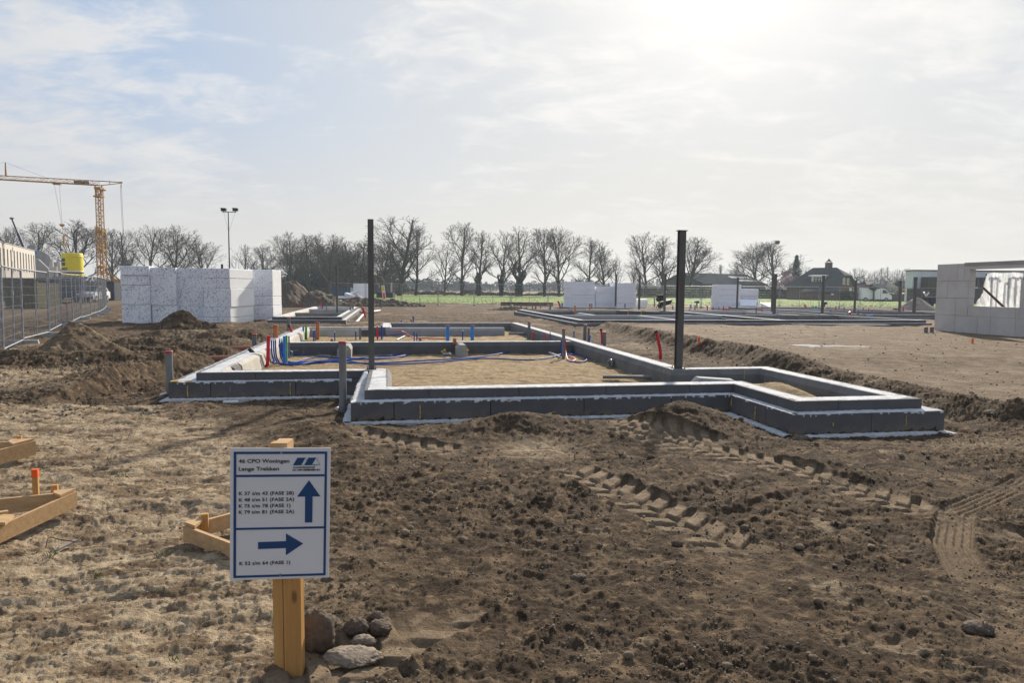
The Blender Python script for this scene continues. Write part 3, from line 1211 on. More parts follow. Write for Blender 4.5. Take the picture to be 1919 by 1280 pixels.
def slots(t, p0, p1, z, nrm, step=.42, seed=1):
    """little drain notches along the foot of a course (local a, b)"""
    R = random.Random(seed)
    p0, p1 = Vector(p0), Vector(p1)
    d = (p1 - p0)
    L = d.length
    d.normalize()
    s = .25
    ang = HY + math.atan2(d.y, d.x)
    while s < L - .1:
        q = p0 + d * s + Vector(nrm) * -.002
        part('drain_slot', MB().box(hw(q.x, q.y, z), (.045, .016, .030), ang), M['black'], t)
        s += step * R.uniform(.85, 1.15)


def crust(mb, p0, p1, width, z, nrm, seed, step=.03, amp=.010, drop=.0):
    """ragged-edged skin of mortar lying on a ledge; nrm points outward"""
    R = random.Random(seed)
    p0, p1 = Vector(p0), Vector(p1)
    d = p1 - p0
    L = d.length
    d.normalize()
    nrm = Vector(nrm)
    n = int(L / step)
    top = []
    for i in range(n + 1):
        q = p0 + d * (L * i / n)
        e = width * (1 + R.uniform(-.10, .10))
        z0 = z + R.uniform(.002, amp)
        z1 = z + R.uniform(.001, amp * .7)
        top.append((hw(*(q), z0), hw(*(q + nrm * e * .5), z + R.uniform(.004, amp * 1.6)), hw(*(q + nrm * e), z1),
                    hw(*(q + nrm * (e + .004)), z - drop * R.uniform(.3, 1))))
    vs = [p for t in top for p in t]
    fs = []
    for i in range(n):
        for k in range(3):
            a = i * 4 + k
            fs.append((a, a + 1, a + 5, a + 4))
    mb.add(vs, fs)


def blob(mb, c, r, seed, sub=(1, 1, 1), rings=6, seg=9):
    R = random.Random(seed)
    vs, fs = [], []
    c = Vector(c)
    for i in range(rings + 1):
        th = math.pi * i / rings
        for k in range(seg):
            a = 2 * math.pi * k / seg
            q = r * (1 + R.uniform(-.28, .28))
            vs.append(c + Vector((q * sub[0] * math.sin(th) * math.cos(a), q * sub[1] * math.sin(th) * math.sin(a),
                                  q * sub[2] * math.cos(th))))
    for i in range(rings):
        for k in range(seg):
            k2 = (k + 1) % seg
            fs.append((i * seg + k, i * seg + k2, (i + 1) * seg + k2, (i + 1) * seg + k))
    mb.add(vs, fs)
    return mb


ZL, ZU = .24, .365


def build_house():
    t = thing('foundation', 'stepped dark grey house foundation nearest the camera, with pale tops and a sand filling', 'foundation',
              hw(0, 0, 0))
    low = [(-2.7, 2.1), (0, 2.1), (0, 0), (5.0, 0), (5.0, -1.48), (6.97, -1.48), (6.97, 2.3), (5.42, 2.3), (5.42, 17.2), (0, 17.2),
           (0, 14.6), (-2.7, 14.6)]
    up = [(-2.35, 2.22), (.16, 2.22), (.16, .17), (5.13, .17), (5.13, -1.31), (6.80, -1.31), (6.80, 2.14), (5.26, 2.14), (5.26, 17.03),
          (.2, 17.03), (.2, 14.35), (-2.35, 14.35)]
    mb = MB()
    sweep_blocks(mb, low, [(0, -.0), (0, ZL), (.24, ZL), (.24, 0)], 1.2, 3, gap=.010)
    part('lower_course', mb, M['eps_dark'], t)
    # front edges 0..5 of the upper course: dark outside skin
    mb = MB()
    sweep_blocks(mb, up, [(0, ZL + .006), (0, ZU), (.05, ZU), (.05, ZL + .006)], 1.2, 5, gap=.008, edges=[0, 1, 2, 3, 4, 5, 6, 7, 8, 9, 10, 11])
    part('upper_course', mb, M['eps_dark'], t)
    mb = MB()
    sweep_blocks(mb, up, [(.052, .02), (.052, ZU - .004), (.25, ZU - .002), (.25, .02)], 7, 6, gap=.001, wob=0)
    R = random.Random(2)
    part('concrete_core', mb, M['mortar'], t)
    # inner skin with its bevelled top; the left wall is pale, the others grey
    ip = [(.252, .02), (.252, ZU), (.285, ZU), (.34, ZU - .085), (.34, .02)]
    mb = MB()
    sweep_blocks(mb, up, ip, 1.2, 8, edges=[0, 1, 2, 3, 4, 5, 6, 7, 8])
    part('inner_skin', mb, M['eps_mid'], t)
    mb = MB()
    sweep_blocks(mb, up, ip, 1.2, 9, edges=[9, 10, 11])
    part('inner_skin', mb, M['conc'], t, label='pale beige inner skin along the left wall')
    # dark sleeves on the pale wall, and lining blocks on it
    for b in (6.15, 3.1, 11.2):
        mb = MB()
        mb.hexa([hw(a_, b_, z_) for a_, b_, z_ in ((-2.02, b, .03), (-1.90, b, .03), (-1.90, b + .42, .03), (-2.02, b + .42, .03),
                                                   (-2.08, b, ZU + .004), (-2.0, b, ZU - .04), (-2.0, b + .42, ZU - .04), (-2.08, b + .42, ZU + .004))])
        part('joint_sleeve', mb, M['eps_dark'], t)
    for b0, b1 in ((3.62, 6.1), (6.62, 7.5), (8.6, 11.1)):
        mb = MB()
        mb.hexa([hw(a_, b_, z_) for a_, b_, z_ in ((-2.03, b0, .03), (-1.93, b0, .03), (-1.93, b1, .03), (-2.03, b1, .03),
                                                   (-2.06, b0, ZU + .002), (-1.99, b0, ZU - .05), (-1.99, b1, ZU - .05), (-2.06, b1, ZU + .002))])
        part('lining_slab', mb, M['conc'], t)
    # cross walls
    def beam(a0, b0, a1, b1, w, zt, name, m, seed, end=True, blen=1.2):
        """bevelled beam from (a0,b0) to (a1,b1), w wide"""
        mbb = MB()
        prof = [(-w / 2, .02), (-w / 2, zt - .085), (-w / 2 + .055, zt), (w / 2 - .055, zt), (w / 2, zt - .085), (w / 2, .02)]
        sweep_blocks(mbb, [(a0, b0), (a1, b1)], prof[::-1], blen, seed, closed=False)
        return part(name, mbb, m, t)
    beam(-2.0, 7.95, 4.88, 7.86, .38, ZU - .003, 'cross_wall', M['eps_dark'], 21)
    beam(-2.0, 14.2, .35, 14.17, .34, ZU - .004, 'cross_wall', M['eps_dark'], 22)
    beam(.37, 14.15, 4.25, 14.08, .34, ZU - .02, 'cross_wall', M['eps_light'], 23, blen=1.0)
    beam(-.52, 6.95, -.52, 7.74, .30, ZU - .006, 'beam_stub', M['conc_grey'], 24)
    beam(2.12, 7.05, 2.12, 7.67, .24, ZU - .012, 'beam_stub', M['conc_grey'], 25)
    # pale mortar tops of the walls and ledges
    mb = MB()
    for i, (p0, p1, nr, w_) in enumerate([((-2.6, 2.23), (-.1, 2.23), (0, -1), .125), ((.165, 2.1), (.165, .02), (-1, 0), .155),
                                         ((.0, .175), (5.14, .175), (0, -1), .165), ((5.135, .05), (5.135, -1.4), (-1, 0), .125),
                                         ((5.06, -1.305), (6.95, -1.305), (0, -1), .165), ((6.805, -1.4), (6.805, 2.0), (1, 0), .15),
                                         ((-2.345, 2.2), (-2.345, 14.0), (-1, 0), .30)]):
        crust(mb, p0, p1, w_, ZL, nr, 40 + i, drop=.03)
    part('mortar_ledge', mb, M['mortar'], t)
    mb = MB()
    for i, (p0, p1, nr, w_) in enumerate([((-2.30, 2.46), (.40, 2.46), (0, -1), .20), ((.42, 1.35), (.42, .2), (-1, 0), .21),
                                         ((.2, .43), (5.3, .43), (0, -1), .21), ((5.36, .3), (5.36, -1.1), (-1, 0), .18),
                                         ((5.18, -1.06), (6.55, -1.06), (0, -1), .21), ((6.54, -1.25), (6.54, 2.1), (1, 0), .21),
                                         ((-2.08, 2.4), (-2.08, 14.1), (-1, 0), .22), ((5.3, 1.89), (6.6, 1.89), (0, 1), .20),
                                         ((5.01, 2.2), (5.01, 16.9), (1, 0), .21), ((-1.9, 7.83), (4.85, 7.76), (0, 1), .22),
                                         ((-1.9, 14.08), (.35, 14.06), (0, 1), .18), ((.25, 16.78), (5.0, 16.78), (0, 1), .2)]):
        crust(mb, p0, p1, w_, ZU - .002, nr, 60 + i, amp=.006)
    part('mortar_top', mb, M['mortar'], t)
    mb = MB()
    for i, (p0, p1, nr) in enumerate([((-2.7, 2.1), (0, 2.1), (0, -1)), ((0, 0), (5, 0), (0, -1)), ((5, 0), (5, -1.48), (-1, 0)),
                                     ((5, -1.48), (6.97, -1.48), (0, -1)), ((0, 2.1), (0, 0), (-1, 0))]):
        slots(t, p0, p1, .014, nr, seed=i)
    R = random.Random(14)
    # yellow foam in the joints
    mb = MB()
    sd_ = 0
    for a_, b_, z0, z1, n in [(.84, -.004, .02, .2, 9), (-2.44, 2.096, .02, .2, 9), (-1.0, 2.096, .02, .22, 6), (5.0, -.65, .03, .2, 8),
                              (6.45, -1.484, .08, .2, 6), (4.93, 2.1, .06, .33, 9), (4.93, 2.32, .06, .33, 9), (6.2, 1.80, .2, .35, 7),
                              (5.5, -1.484, .1, .14, 3), (-.52, 6.94, .26, .28, 3), (2.15, 7.04, .22, .24, 3), (4.88, 8.25, .28, .36, 6),
                              (5.0, -.04, .1, .2, 5)]:
        pts = [hw(a_ + R.uniform(-.004, .004), b_, z0 + (z1 - z0) * k / n) for k in range(n + 1)]
        part('foam_seam', MB().tube(pts, [R.uniform(.0025, .009) for _ in pts], 6), M['yellow_foam'], t)
    for a_, b_, z_, r_, sb in [(-2.62, 2.16, ZL + .012, .05, (1.8, 1, .3)), (-2.45, 2.15, ZL + .01, .04, (1.6, 1, .3)), (-.47, 6.93, .27, .03, (1.6, .4, .6)),
                               (2.22, 7.03, .235, .028, (1.5, .4, .6)), (1.75, 7.6, .18, .035, (1.1, .4, 1)), (1.69, 7.6, .15, .03, (1.3, .4, .8))]:
        sd_ += 1
        part('foam_blob', blob(MB(), hw(a_, b_, z_), r_, sd_, sb, 5, 8), M['yellow_foam'], t)
    # broken wedge of concrete beside the left column and an offcut on the front wall
    mb = MB()
    mb.hexa([hw(*q) for q in ((.02, 1.72, .25), (.20, 1.72, .25), (.16, 2.2, .25), (.02, 2.2, .25),
                              (.09, 2.02, .36), (.13, 2.02, .36), (.13, 2.16, .37), (.08, 2.16, .37))])
    mb.hexa([hw(*q) for q in ((.168, 1.38, .25), (.44, 1.38, .25), (.44, 2.15, .10), (.168, 2.15, .10),
                              (.18, 1.38, ZU + .006), (.42, 1.38, ZU + .006), (.42, 1.75, .29), (.18, 1.75, .30))])
    part('broken_corner', mb, M['mortar'], t)
    mb = MB()
    mb.hexa([hw(*q) for q in ((4.72, .46, .30), (5.42, .46, .30), (5.42, .70, .30), (4.72, .70, .30),
                              (4.78, .48, ZU + .05), (5.30, .46, ZU + .01), (5.34, .66, ZU + .01), (4.80, .66, ZU + .05))])
    part('corner_block', mb, M['eps_light'], t)
    # footing strip under the blocks
    mb = MB()
    sweep_blocks(mb, mitre(low, -.10), [(0, -.12), (0, -.012), (.30, -.002), (.30, -.12)], 9, 33, gap=.001, wob=0)
    mbx = MB()
    for i, (p0, p1, nr, w_) in enumerate([((-2.7, 2.1), (0, 2.1), (0, -1), .10), ((0, 0), (5, 0), (0, -1), .11), ((5, 0), (5, -1.48), (-1, 0), .12),
                                         ((5, -1.48), (6.97, -1.48), (0, -1), .10), ((0, 2.1), (0, 0), (-1, 0), .1),
                                         ((5.0, 17.0), (5.0, 2.5), (-1, 0), .36), ((-1.9, 7.74), (4.9, 7.66), (0, -1), .06)]):
        crust(mbx, p0, p1, w_, .0 if i < 5 else .04, nr, 140 + i, drop=.03, amp=.012)
    part('footing', mb, M['mortar'], t)
    part('footing_spill', mbx, M['mortar'], t)
    return t


build_house()


def hcol(name, label, base, top, w, plate=None, stain=None, group=None, yaw=HY, tilt=0.0):
    """H-section steel column"""
    t = thing(name, label, 'steel column', base, 0, group)
    h = top - base.z
    M3 = Matrix.Rotation(yaw, 3, 'Z')
    tf = w * .10
    mb = MB()
    mb.box(base + Vector((0, 0, h / 2)) + M3 @ Vector((0, -w / 2 + tf / 2, 0)), (w, tf, h), yaw)
    mb.box(base + Vector((0, 0, h / 2)) + M3 @ Vector((0, w / 2 - tf / 2, 0)), (w, tf, h), yaw)
    mb.box(base + Vector((0, 0, h / 2)), (tf * .8, w - 2 * tf - .001, h - .002), yaw)
    part('shaft', mb, M['steel'], t)
    mb = MB()
    if plate:
        mb.box((base.x, base.y, base.z + h + .006), (plate, w * 1.05, .012), yaw)
        part('head_plate', mb, M['steel'], t)
    mb = MB()
    mb.box((base.x, base.y, base.z - .008), (w * 1.7, w * 1.7, .018), yaw)
    for sx in (-1, 1):
        for sy in (-1, 1):
            q = M3 @ Vector((sx * w * .68, sy * w * .68, 0))
            mb.tube([base + q, base + q + Vector((0, 0, .03))], w * .08, 6)
    part('base_plate', mb, M['steel'], t)
    return t


c1 = hw(.19, 2.40, ZU + .012)
t = hcol('steel_column', 'tall dark steel column on the left, standing on the foundation behind the grey riser pipe', c1, 2.70, .088)
c2 = hw(5.14, 2.02, ZU + .012)
t = hcol('steel_column', 'tall dark steel column on the right with a head plate, at the corner of the foundation', c2, 2.605, .105, .16)
mb = MB()
for k in range(14):
    R_ = random.Random(k)
    q = c2 + Matrix.Rotation(HY, 3, 'Z') @ Vector((R_.uniform(-.02, .03), -.0545, 1.28 + .012 * k))
    mb.box(q, (R_.uniform(.008, .03), .002, R_.uniform(.006, .014)), HY)
part('rust_mark', mb, M['rust'], t)


# ------------------------------------------------------------ pipes and hoses in and round the foundation
def pipe(label, p, h, r, m, cap=None, lean=(0, 0), socket=False, name='pipe_stub', cat='pipe', group=None, z=None, n=16, cr=1.08):
    """upright capped pipe; p = ground point"""
    base = Vector(p)
    if z is not None:
        base.z = z
    t = thing(name, label, cat, base, 0, group)
    top = base + Vector((lean[0], lean[1], h))
    mb = MB()
    ax = (top - base).normalized()
    if socket:
        mb.tube([base, base + ax * .11, base + ax * .135, top], [r * 1.16, r * 1.16, r, r], n)
    else:
        mb.tube([base - ax * .03, top], r, n)
    part('tube', mb, m, t)
    if cap:
        mb = MB()
        mb.tube([top - ax * .028, top - ax * .026, top - ax * .002, top + ax * .002], [r * 1.02, r * cr, r * cr, r * .9], n)
        part('end_cap', mb, cap, t)
    return t


def upx(px, ytop, ybase, zb):
    """foot point and height of an upright thing from its pixels"""
    b = at(px, ybase, zb)
    tp = far(px, ytop, b.y)
    return b, tp.z - zb


NEARP = [
    # label, px, ytop, ybase, z base, diameter px, material, cap, socket
    ('grey riser pipe with red cap at the left front corner of the foundation', 319, 658, 736, .0, 13, 'pvc_grey', 'cap_red', True),
    ('grey riser pipe with red cap in front of the left steel column', 643, 640, 772, -.03, 14, 'pvc_grey', 'cap_red', True),
    ('grey pipe with red cap standing outside the left wall near the brown pipes', 477, 626, 653, .10, 8.5, 'pvc_grey', 'cap_red', False),
    ('grey pipe with red cap behind the leaning red tube at the left wall', 541.5, 594, 628, .12, 6.5, 'pvc_grey', 'cap_red', False),
    ('orange brown pipe with red cap behind the blue hoses, left one of two', 517.5, 610, 655, .07, 8.5, 'pvc_brown', 'cap_red', False),
    ('orange brown pipe with red cap in the rear left bay, right one of two', 595, 604, 637, .07, 7, 'pvc_brown', 'cap_red', False),
    ('short dark grey pipe just left of the first beam stub', 622, 635, 645, .07, 4.5, 'pvc_grey', 'cap_red', False),
    ('thin grey pipe with red cap in the rear bay left of the steel column', 675, 615, 637, .07, 4, 'pvc_grey', 'cap_red', False),
    ('short grey pipe before the middle wall, right of the blue hose bend', 787.5, 633, 657, .07, 5.5, 'pvc_grey', 'cap_red', False),
    ('light blue pipe stub with cap in the rear bay, right one of two', 885, 610, 638, .07, 6.5, 'blue_light', 'cap_red', False),
    ('small orange brown pipe stub sitting on the second beam stub', 852, 634, 643, ZU - .02, 6.5, 'pvc_brown', None, False),
    ('grey pipe with red cap at the rear right inside the right wall', 991.5, 603, 637, .07, 5.5, 'pvc_grey', 'cap_red', False),
    ('grey pipe with red cap amid the coiled blue and red hoses', 1056, 616, 672, .07, 6, 'pvc_grey', 'cap_red', False),
    ('thin short grey pipe left of the coiled hoses by the middle wall', 1031, 635, 655, .07, 3.5, 'pvc_grey', 'cap_red', False),
    ('taller grey pipe with red cap outside the right wall', 1096, 608, 636, .12, 6.5, 'pvc_grey', 'cap_red', False),
    ('thinner grey pipe with red cap outside the right wall', 1103, 614, 637, .12, 4.5, 'pvc_grey', 'cap_red', False),
    ('grey pipe with red cap beside the upright red tube by the right wall', 1132.5, 622, 646, .10, 6.5, 'pvc_grey', 'cap_red', False),
    ('green tube between blue tubes in the rear left corner', 574, 612, 637, .07, 4.2, 'green', None, False),
    ('light blue tube beside the green tube in the rear left corner', 568.5, 612, 637, .07, 3.6, 'blue_light', None, False),
    ('dark blue hose end with pale tip left of the steel column', 627.5, 621, 640, .07, 2.2, 'blue', 'white_pl', False),
    ('dark blue hose end with pale tip beside the thin grey pipe', 667, 619, 637, .07, 2.2, 'blue', 'white_pl', False),
    ('dark blue hose end standing between the light blue pipes', 867, 619, 637, .07, 2.2, 'blue', 'white_pl', False),
    ('red hose end standing just right of the steel column', 707.5, 610, 637, .07, 3.2, 'red', 'white_pl', False),
    ('dark blue hose end standing right of the red hose by the steel column', 715.5, 609, 637, .07, 3.2, 'blue', 'white_pl', False),
    ('red hose end with white tip behind the rear wall', 770.5, 597, 612, .07, 2.4, 'red', 'white_pl', False),
    ('dark blue hose end with white tip behind the rear wall', 774.5, 591, 612, .07, 2.4, 'blue', 'white_pl', False),
    ('short red hose end behind the rear wall near the steel column', 746, 604, 612, .07, 2.6, 'red', None, False),
    ('short pale pipe end behind the rear wall near the steel column', 742.5, 602, 612, .07, 2.6, 'conc', None, False),
    ('thin blue hose end behind the rear wall near the steel column', 752, 599, 612, .07, 2.0, 'blue', 'white_pl', False),
    ('red hose stub beside the rear right grey pipe', 999, 622, 638, .07, 2.6, 'red', None, False),
    ('blue hose stub touching the rear right grey pipe', 989, 616, 637, .07, 2.2, 'blue', None, False),
    ('blue hose stub with pale tip near the right wall, before the two grey pipes', 1075.5, 618, 636, .30, 2.2, 'blue', 'white_pl', False),
]
for lab, px, yt, yb, zb, dpx, mm, cp, sk in NEARP:
    b_, h_ = upx(px, yt, yb, zb)
    r_ = dpx * b_.y / FPX / 2
    pipe(lab, b_, h_, r_, M[mm], M[cp] if cp else None, socket=sk, lean=(random.Random(px).uniform(-.012, .012) * h_, 0))

# small bunches of blue hose ends in the rear left corner
for i, (px, yt) in enumerate([(587.5, 618), (590.5, 617), (546.5, 622), (551, 622), (556, 622), (513.5, 622)]):
    b_, h_ = upx(px, yt, 640 if px > 520 else 655, .07)
    pipe(['dark blue hose end left of a pair by the rear brown pipe', 'dark blue hose end right of a pair by the rear brown pipe',
          'dark blue hose end nearest the leaning red tube, left of three', 'dark blue hose end, middle of three beside the red tube',
          'dark blue hose end, right of three beside the red tube', 'dark blue hose end touching the left brown pipe'][i],
         b_, h_, .016, M['blue'], M['white_pl'], name='hose_end', cat='hose')


def curve_pts(ctrl, n=10):
    """Catmull-Rom through the control points"""
    P = [Vector(c) for c in ctrl]
    P = [P[0] * 2 - P[1]] + P + [P[-1] * 2 - P[-2]]
    out = []
    for i in range(1, len(P) - 2):
        for k in range(n):
            t = k / n
            a, b, c, d = P[i - 1], P[i], P[i + 1], P[i + 2]
            out.append(.5 * ((2 * b) + (c - a) * t + (2 * a - 5 * b + 4 * c - d) * t * t + (3 * b - a - 3 * c + d) * t ** 3))
    out.append(P[-2])
    return out


def hose(label, ctrl, r, m, tip=None, name='hose', cat='hose', n=10, sides=8):
    pts = curve_pts(ctrl, n)
    t = thing(name, label, cat, pts[0])
    part('tube', MB().tube(pts, r, sides), m, t)
    if tip:
        ax = (pts[0] - pts[1]).normalized()
        part('tip', MB().tube([pts[0] - ax * .01, pts[0] + ax * .04], r * 1.06, sides), tip, t)
    return t


def g2(px, py, z=.10):
    return at(px, py, z)


def up(px, py, ref):
    """point above/below at the distance of ref"""
    return far(px, py, ref.y)


# five dark blue hoses rising by the left wall and running off to the right
LX = [(508.5, 637), (512.5, 638), (516, 637), (524, 637), (528, 638)]
LB = [(520, 681), (523, 682.5), (526, 682), (533, 681), (541, 678)]
RUN = [
    [(640, 674), (700, 673), (760, 668)],
    [(560, 681), (640, 676), (700, 683), (800, 680), (900, 672), (1000, 674), (1055, 662), (1058, 640)],
    [(560, 683), (600, 678), (690, 681), (790, 676), (900, 669), (980, 655), (1030, 654), (1060, 660), (1095, 655), (1106, 630)],
    [(545, 684), (600, 680), (650, 674), (700, 668), (740, 665), (772, 655), (776, 640), (776, 622)],
    [(552, 679), (590, 670), (640, 671), (700, 673), (745, 669), (777, 658), (781, 640), (781, 624)],
]
for i in range(5):
    foot = g2(LB[i][0], LB[i][1])
    top = up(LX[i][0], LX[i][1], foot)
    mid = up(LX[i][0] + 1, 662, foot)
    low = up(LX[i][0] + 5, 675, foot) + Vector((.0, 0, 0))
    ctrl = [top, mid, low, foot + Vector((.03, 0, .0))]
    for j, q in enumerate(RUN[i]):
        if i in (3, 4) and j >= len(RUN[i]) - 2:
            ref = g2(*RUN[i][-3])
            ctrl.append(up(q[0], q[1], ref))
        elif i in (1, 2) and j == len(RUN[i]) - 1:
            ctrl.append(up(q[0], q[1], g2(*RUN[i][-2])))
        else:
            ctrl.append(g2(q[0], q[1], .10 + .012 * (i % 3)))
    hose(['dark blue hose rising nearest the red elbow tube, leftmost of five', 'dark blue hose, second of five rising by the left wall',
          'dark blue hose, middle of five rising by the left wall, running far right', 'dark blue hose, fourth of five rising by the left wall',
          'dark blue hose, rightmost of five rising by the left wall'][i], ctrl, .0155, M['blue'], M['white_pl'])
# short blue loop behind the green tube
f_ = g2(541, 668)
hose('light blue bent hose looping right of the green tubes', [up(545, 668, f_), up(548, 662, f_), up(545, 658, f_), up(538, 656, f_)], .014, M['blue_light'])
f_ = g2(600, 663)
hose('dark blue hose lying under the middle wall left of the beam stub', [g2(548, 664), g2(575, 665), g2(600, 660), g2(622, 657)], .013, M['blue'])
# light blue and green uprights
for lab, px, yt, yb, mm, w_ in [('light blue tube left of two green tubes by the blue hoses', 533.5, 630, 683, 'blue_light', 5),
                                ('green tube, left of two by the blue hoses', 537.5, 629, 678, 'green', 4.2),
                                ('grey tube right of the green tubes by the blue hoses', 542, 630, 672, 'pvc_grey', 3)]:
    b_, h_ = upx(px, yt, yb, .08)
    pipe(lab, b_, h_, w_ * b_.y / FPX / 2, M[mm], None, n=10)
# red elbow tube with black end
f_ = g2(499, 686, .09)
hose('red elbow tube with black end sticking up by the left wall', [up(503, 629.5, f_), up(502.5, 655, f_), up(501.5, 680, f_), up(498, 687, f_), up(492, 684, f_), up(480, 661, f_) - Vector((0, .12, 0))], .034,
     M['red'], n=8, sides=12)
b1 = up(480.3, 661.5, f_) - Vector((0, .12, 0))
solo('tube_sleeve', 'black sleeve on the end of the red elbow tube by the left wall', 'sleeve', MB().tube([b1, up(473, 652, f_) - Vector((0, .17, 0))], .040, 12), M['black'], b1)
# leaning red tube at rear left
f_ = at(556, 640, .1)
hose('thick red tube leaning left with a black end, in front of the grey pipe', [up(543, 612, f_), up(547, 623, f_), up(552, 632, f_), up(557, 641, f_)], .036, M['red'], n=6, sides=12)
hose('upright dark red tube beside the leaning red tube', [up(541.5, 622, f_), up(541.5, 640, f_)], .022, M['cap_red'], n=2)
solo('tube_sleeve', 'black cap on the leaning red tube at the rear left', 'sleeve', MB().tube([up(543.4, 613, f_), up(541, 609, f_)], .042, 12), M['black'], up(541, 609, f_))
# thin wires of reinforcing across the hoses
f_ = g2(500, 668)
solo('wire', 'thin pale green wire tied across the upright hoses', 'wire', MB().tube([up(487, 666, f_), up(520, 661, f_), up(560, 656, g2(560, 664))], .005, 5), M['rebar'], f_)
b_, h_ = upx(538.5, 643, 683, .08)
solo('wire', 'thin upright pale green rod among the hoses', 'wire', MB().tube([b_, b_ + Vector((0, 0, h_))], .007, 5), M['rebar'], b_)
# light blue bend before the middle wall
b_, h_ = upx(839, 610, 650, .10)
t = thing('drain_bend', 'light blue drain pipe rising from a bend with a red cap', 'pipe', b_)
part('tube', MB().tube([b_ + Vector((0, 0, h_)), b_ + Vector((0, 0, .12)), b_ + Vector((-.03, -.03, .05)), at(829, 655, .10), at(817, 662, .07), at(812, 665, .05)],
                       [.046] * 4 + [.03, .008], 16), M['blue_light'], t)
part('end_cap', MB().tube([b_ + Vector((0, 0, h_ - .02)), b_ + Vector((0, 0, h_ + .005))], .050, 16), M['cap_red'], t)
# hoses at the right: coil and loops
f_ = g2(1056, 668)
hose('dark blue hose end taped to the grey pipe among the coiled hoses', [up(1052, 636, f_), up(1052, 655, f_), up(1055, 672, f_), g2(1070, 678), g2(1092, 678), g2(1100, 673), g2(1095, 668), g2(1080, 664), g2(1062, 664)], .015, M['blue'])
hose('dark blue hose curving up to the right wall from the grey pipe', [g2(1034, 652, .16), g2(1045, 658), g2(1062, 663), g2(1080, 664), up(1092, 658, g2(1092, 660)), up(1103, 648, g2(1100, 660)), up(1106, 628, g2(1100, 660))],
     .014, M['blue'])
hose('red hose looped on the sand at the foot of the grey pipe', [up(1060, 637, f_), up(1060, 655, f_), g2(1063, 672), g2(1072, 677), g2(1078, 674), g2(1072, 670), g2(1062, 668)], .014, M['red'])
hose('thin red hose standing left of the coiled hoses', [up(1023, 625, g2(1025, 656)), up(1022, 642, g2(1025, 656)), up(1025, 655, g2(1025, 656)), g2(1030, 658)], .013, M['red'])
hose('blue hose tip standing above the thin short grey pipe', [up(1031, 622, g2(1031, 655)), up(1031, 637, g2(1031, 655))], .012, M['blue'], n=2)
hose('white tube lying on the sand left of the coiled hoses', [g2(1020, 657), g2(1035, 663), g2(1050, 669)], .026, M['white_pl'], n=4)
hose('long grey pipe lying on the sand near the right column', [at(1130, 706.5, .11), at(1244, 707, .15)], .030, M['pvc_grey'], n=2, sides=14, name='drain_pipe', cat='pipe')
hose('grey pipe lying between the rear cross wall and the right wall', [at(953, 625.5, .16), at(990, 625.5, .16)], .040, M['pvc_grey'], n=2, sides=12, name='drain_pipe', cat='pipe')
hose('white hose curving over the sand in the rear bay', [g2(744, 637), g2(758, 630), g2(772, 627), up(778, 619, g2(775, 628))], .02, M['white_pl'])
hose('red hose end lying over the rear cross wall', [up(736, 621.5, at(745, 640, .1)), up(756, 622, at(745, 640, .1)), at(775, 633, .12), at(800, 634, .1), at(836, 635.5, .1)], .016, M['red'])
hose('thin blue hose lying by the rear cross wall', [at(716, 630, .1), at(735, 628, .12), at(760, 624, .2)], .012, M['blue'])
hose('pale orange pipe lying on the sand behind the blue hoses', [at(652, 664, .09), at(690, 660, .09), at(740, 658, .09), at(772, 659, .09)], .022, M['terra'], n=4)
hose('grey pipe lying beneath the middle wall', [at(772, 660, .09), at(800, 660, .09), at(838, 660, .09)], .018, M['pvc_grey'], n=3)
hose('short grey pipe lying left of the first beam stub', [at(597, 666.5, .09), at(622, 668.5, .09)], .030, M['pvc_grey'], n=2, name='drain_pipe', cat='pipe')
# red tubes outside the right wall
f_ = at(1236, 672, .08)
t = hose('thick red tube curving up outside the right wall near the right column', [up(1229.5, 621, f_), up(1234, 640, f_), up(1237, 655, f_), up(1238, 674, f_)], .036, M['red'], n=6, sides=12)
solo('tube_sleeve', 'black cap on the thick red tube near the right column', 'sleeve', MB().tube([up(1229.6, 623, f_), up(1228.3, 619, f_)], .042, 12), M['black'], f_)
f_ = at(1128, 645, .1)
t = hose('red tube with black tip beside the grey pipe outside the right wall', [up(1126.5, 618, f_), up(1128, 630, f_), up(1128.5, 645, f_)], .032, M['red'], n=5, sides=12)
solo('tube_sleeve', 'black cap on the red tube beside the grey pipe', 'sleeve', MB().tube([up(1126.6, 619, f_), up(1126.3, 615.5, f_)], .038, 12), M['black'], f_)
# grey duct ring leaning on the right wall, wrapped slab at the second stub
q = hw(4.86, 4.65, .14)
solo('duct_ring', 'grey plastic ring leaning against the inside of the right wall', 'ring',
     MB().tube([q + Vector((-.02 * math.cos(a_), .085 * math.cos(a_), .085 * math.sin(a_))) for a_ in np.linspace(0, 2 * math.pi * .98, 24)], .030, 8), M['pvc_grey'], q)
mb = blob(MB(), at(838, 664, .12), .085, 5, (1.2, .8, .5))
solo('rubble', 'grey lump of rubble by the foot of the second beam stub', 'rubble', mb, M['conc_grey'], at(838, 664, .12))
# terracotta drain pipes into the left wall
for lab, p0, p1, r_ in [('terracotta drain pipe running into the left wall, front one of two', at(338, 674, .06), at(436, 671.5, .09), .068),
                        ('terracotta drain pipe running into the left wall, rear one of two', at(388, 654.5, .06), at(482, 652.5, .09), .062)]:
    hose(lab, [p0, p1], r_, M['terra'], n=2, sides=16, name='drain_pipe', cat='pipe')
# white pipe ends in the front trench
hose('white pipe end lying in the trench at the left front corner', [at(300, 741, -.02), at(312, 737, -.0)], .022, M['white_pl'], n=2)
hose('white pipe lying in the soil before the left front wall', [at(418, 754, .0), at(447, 753, .0)], .020, M['white_pl'], n=2)
hose('short white pipe end beside the nearer grey riser', [at(631, 766, .0), at(640, 764, .0)], .026, M['white_pl'], n=2)
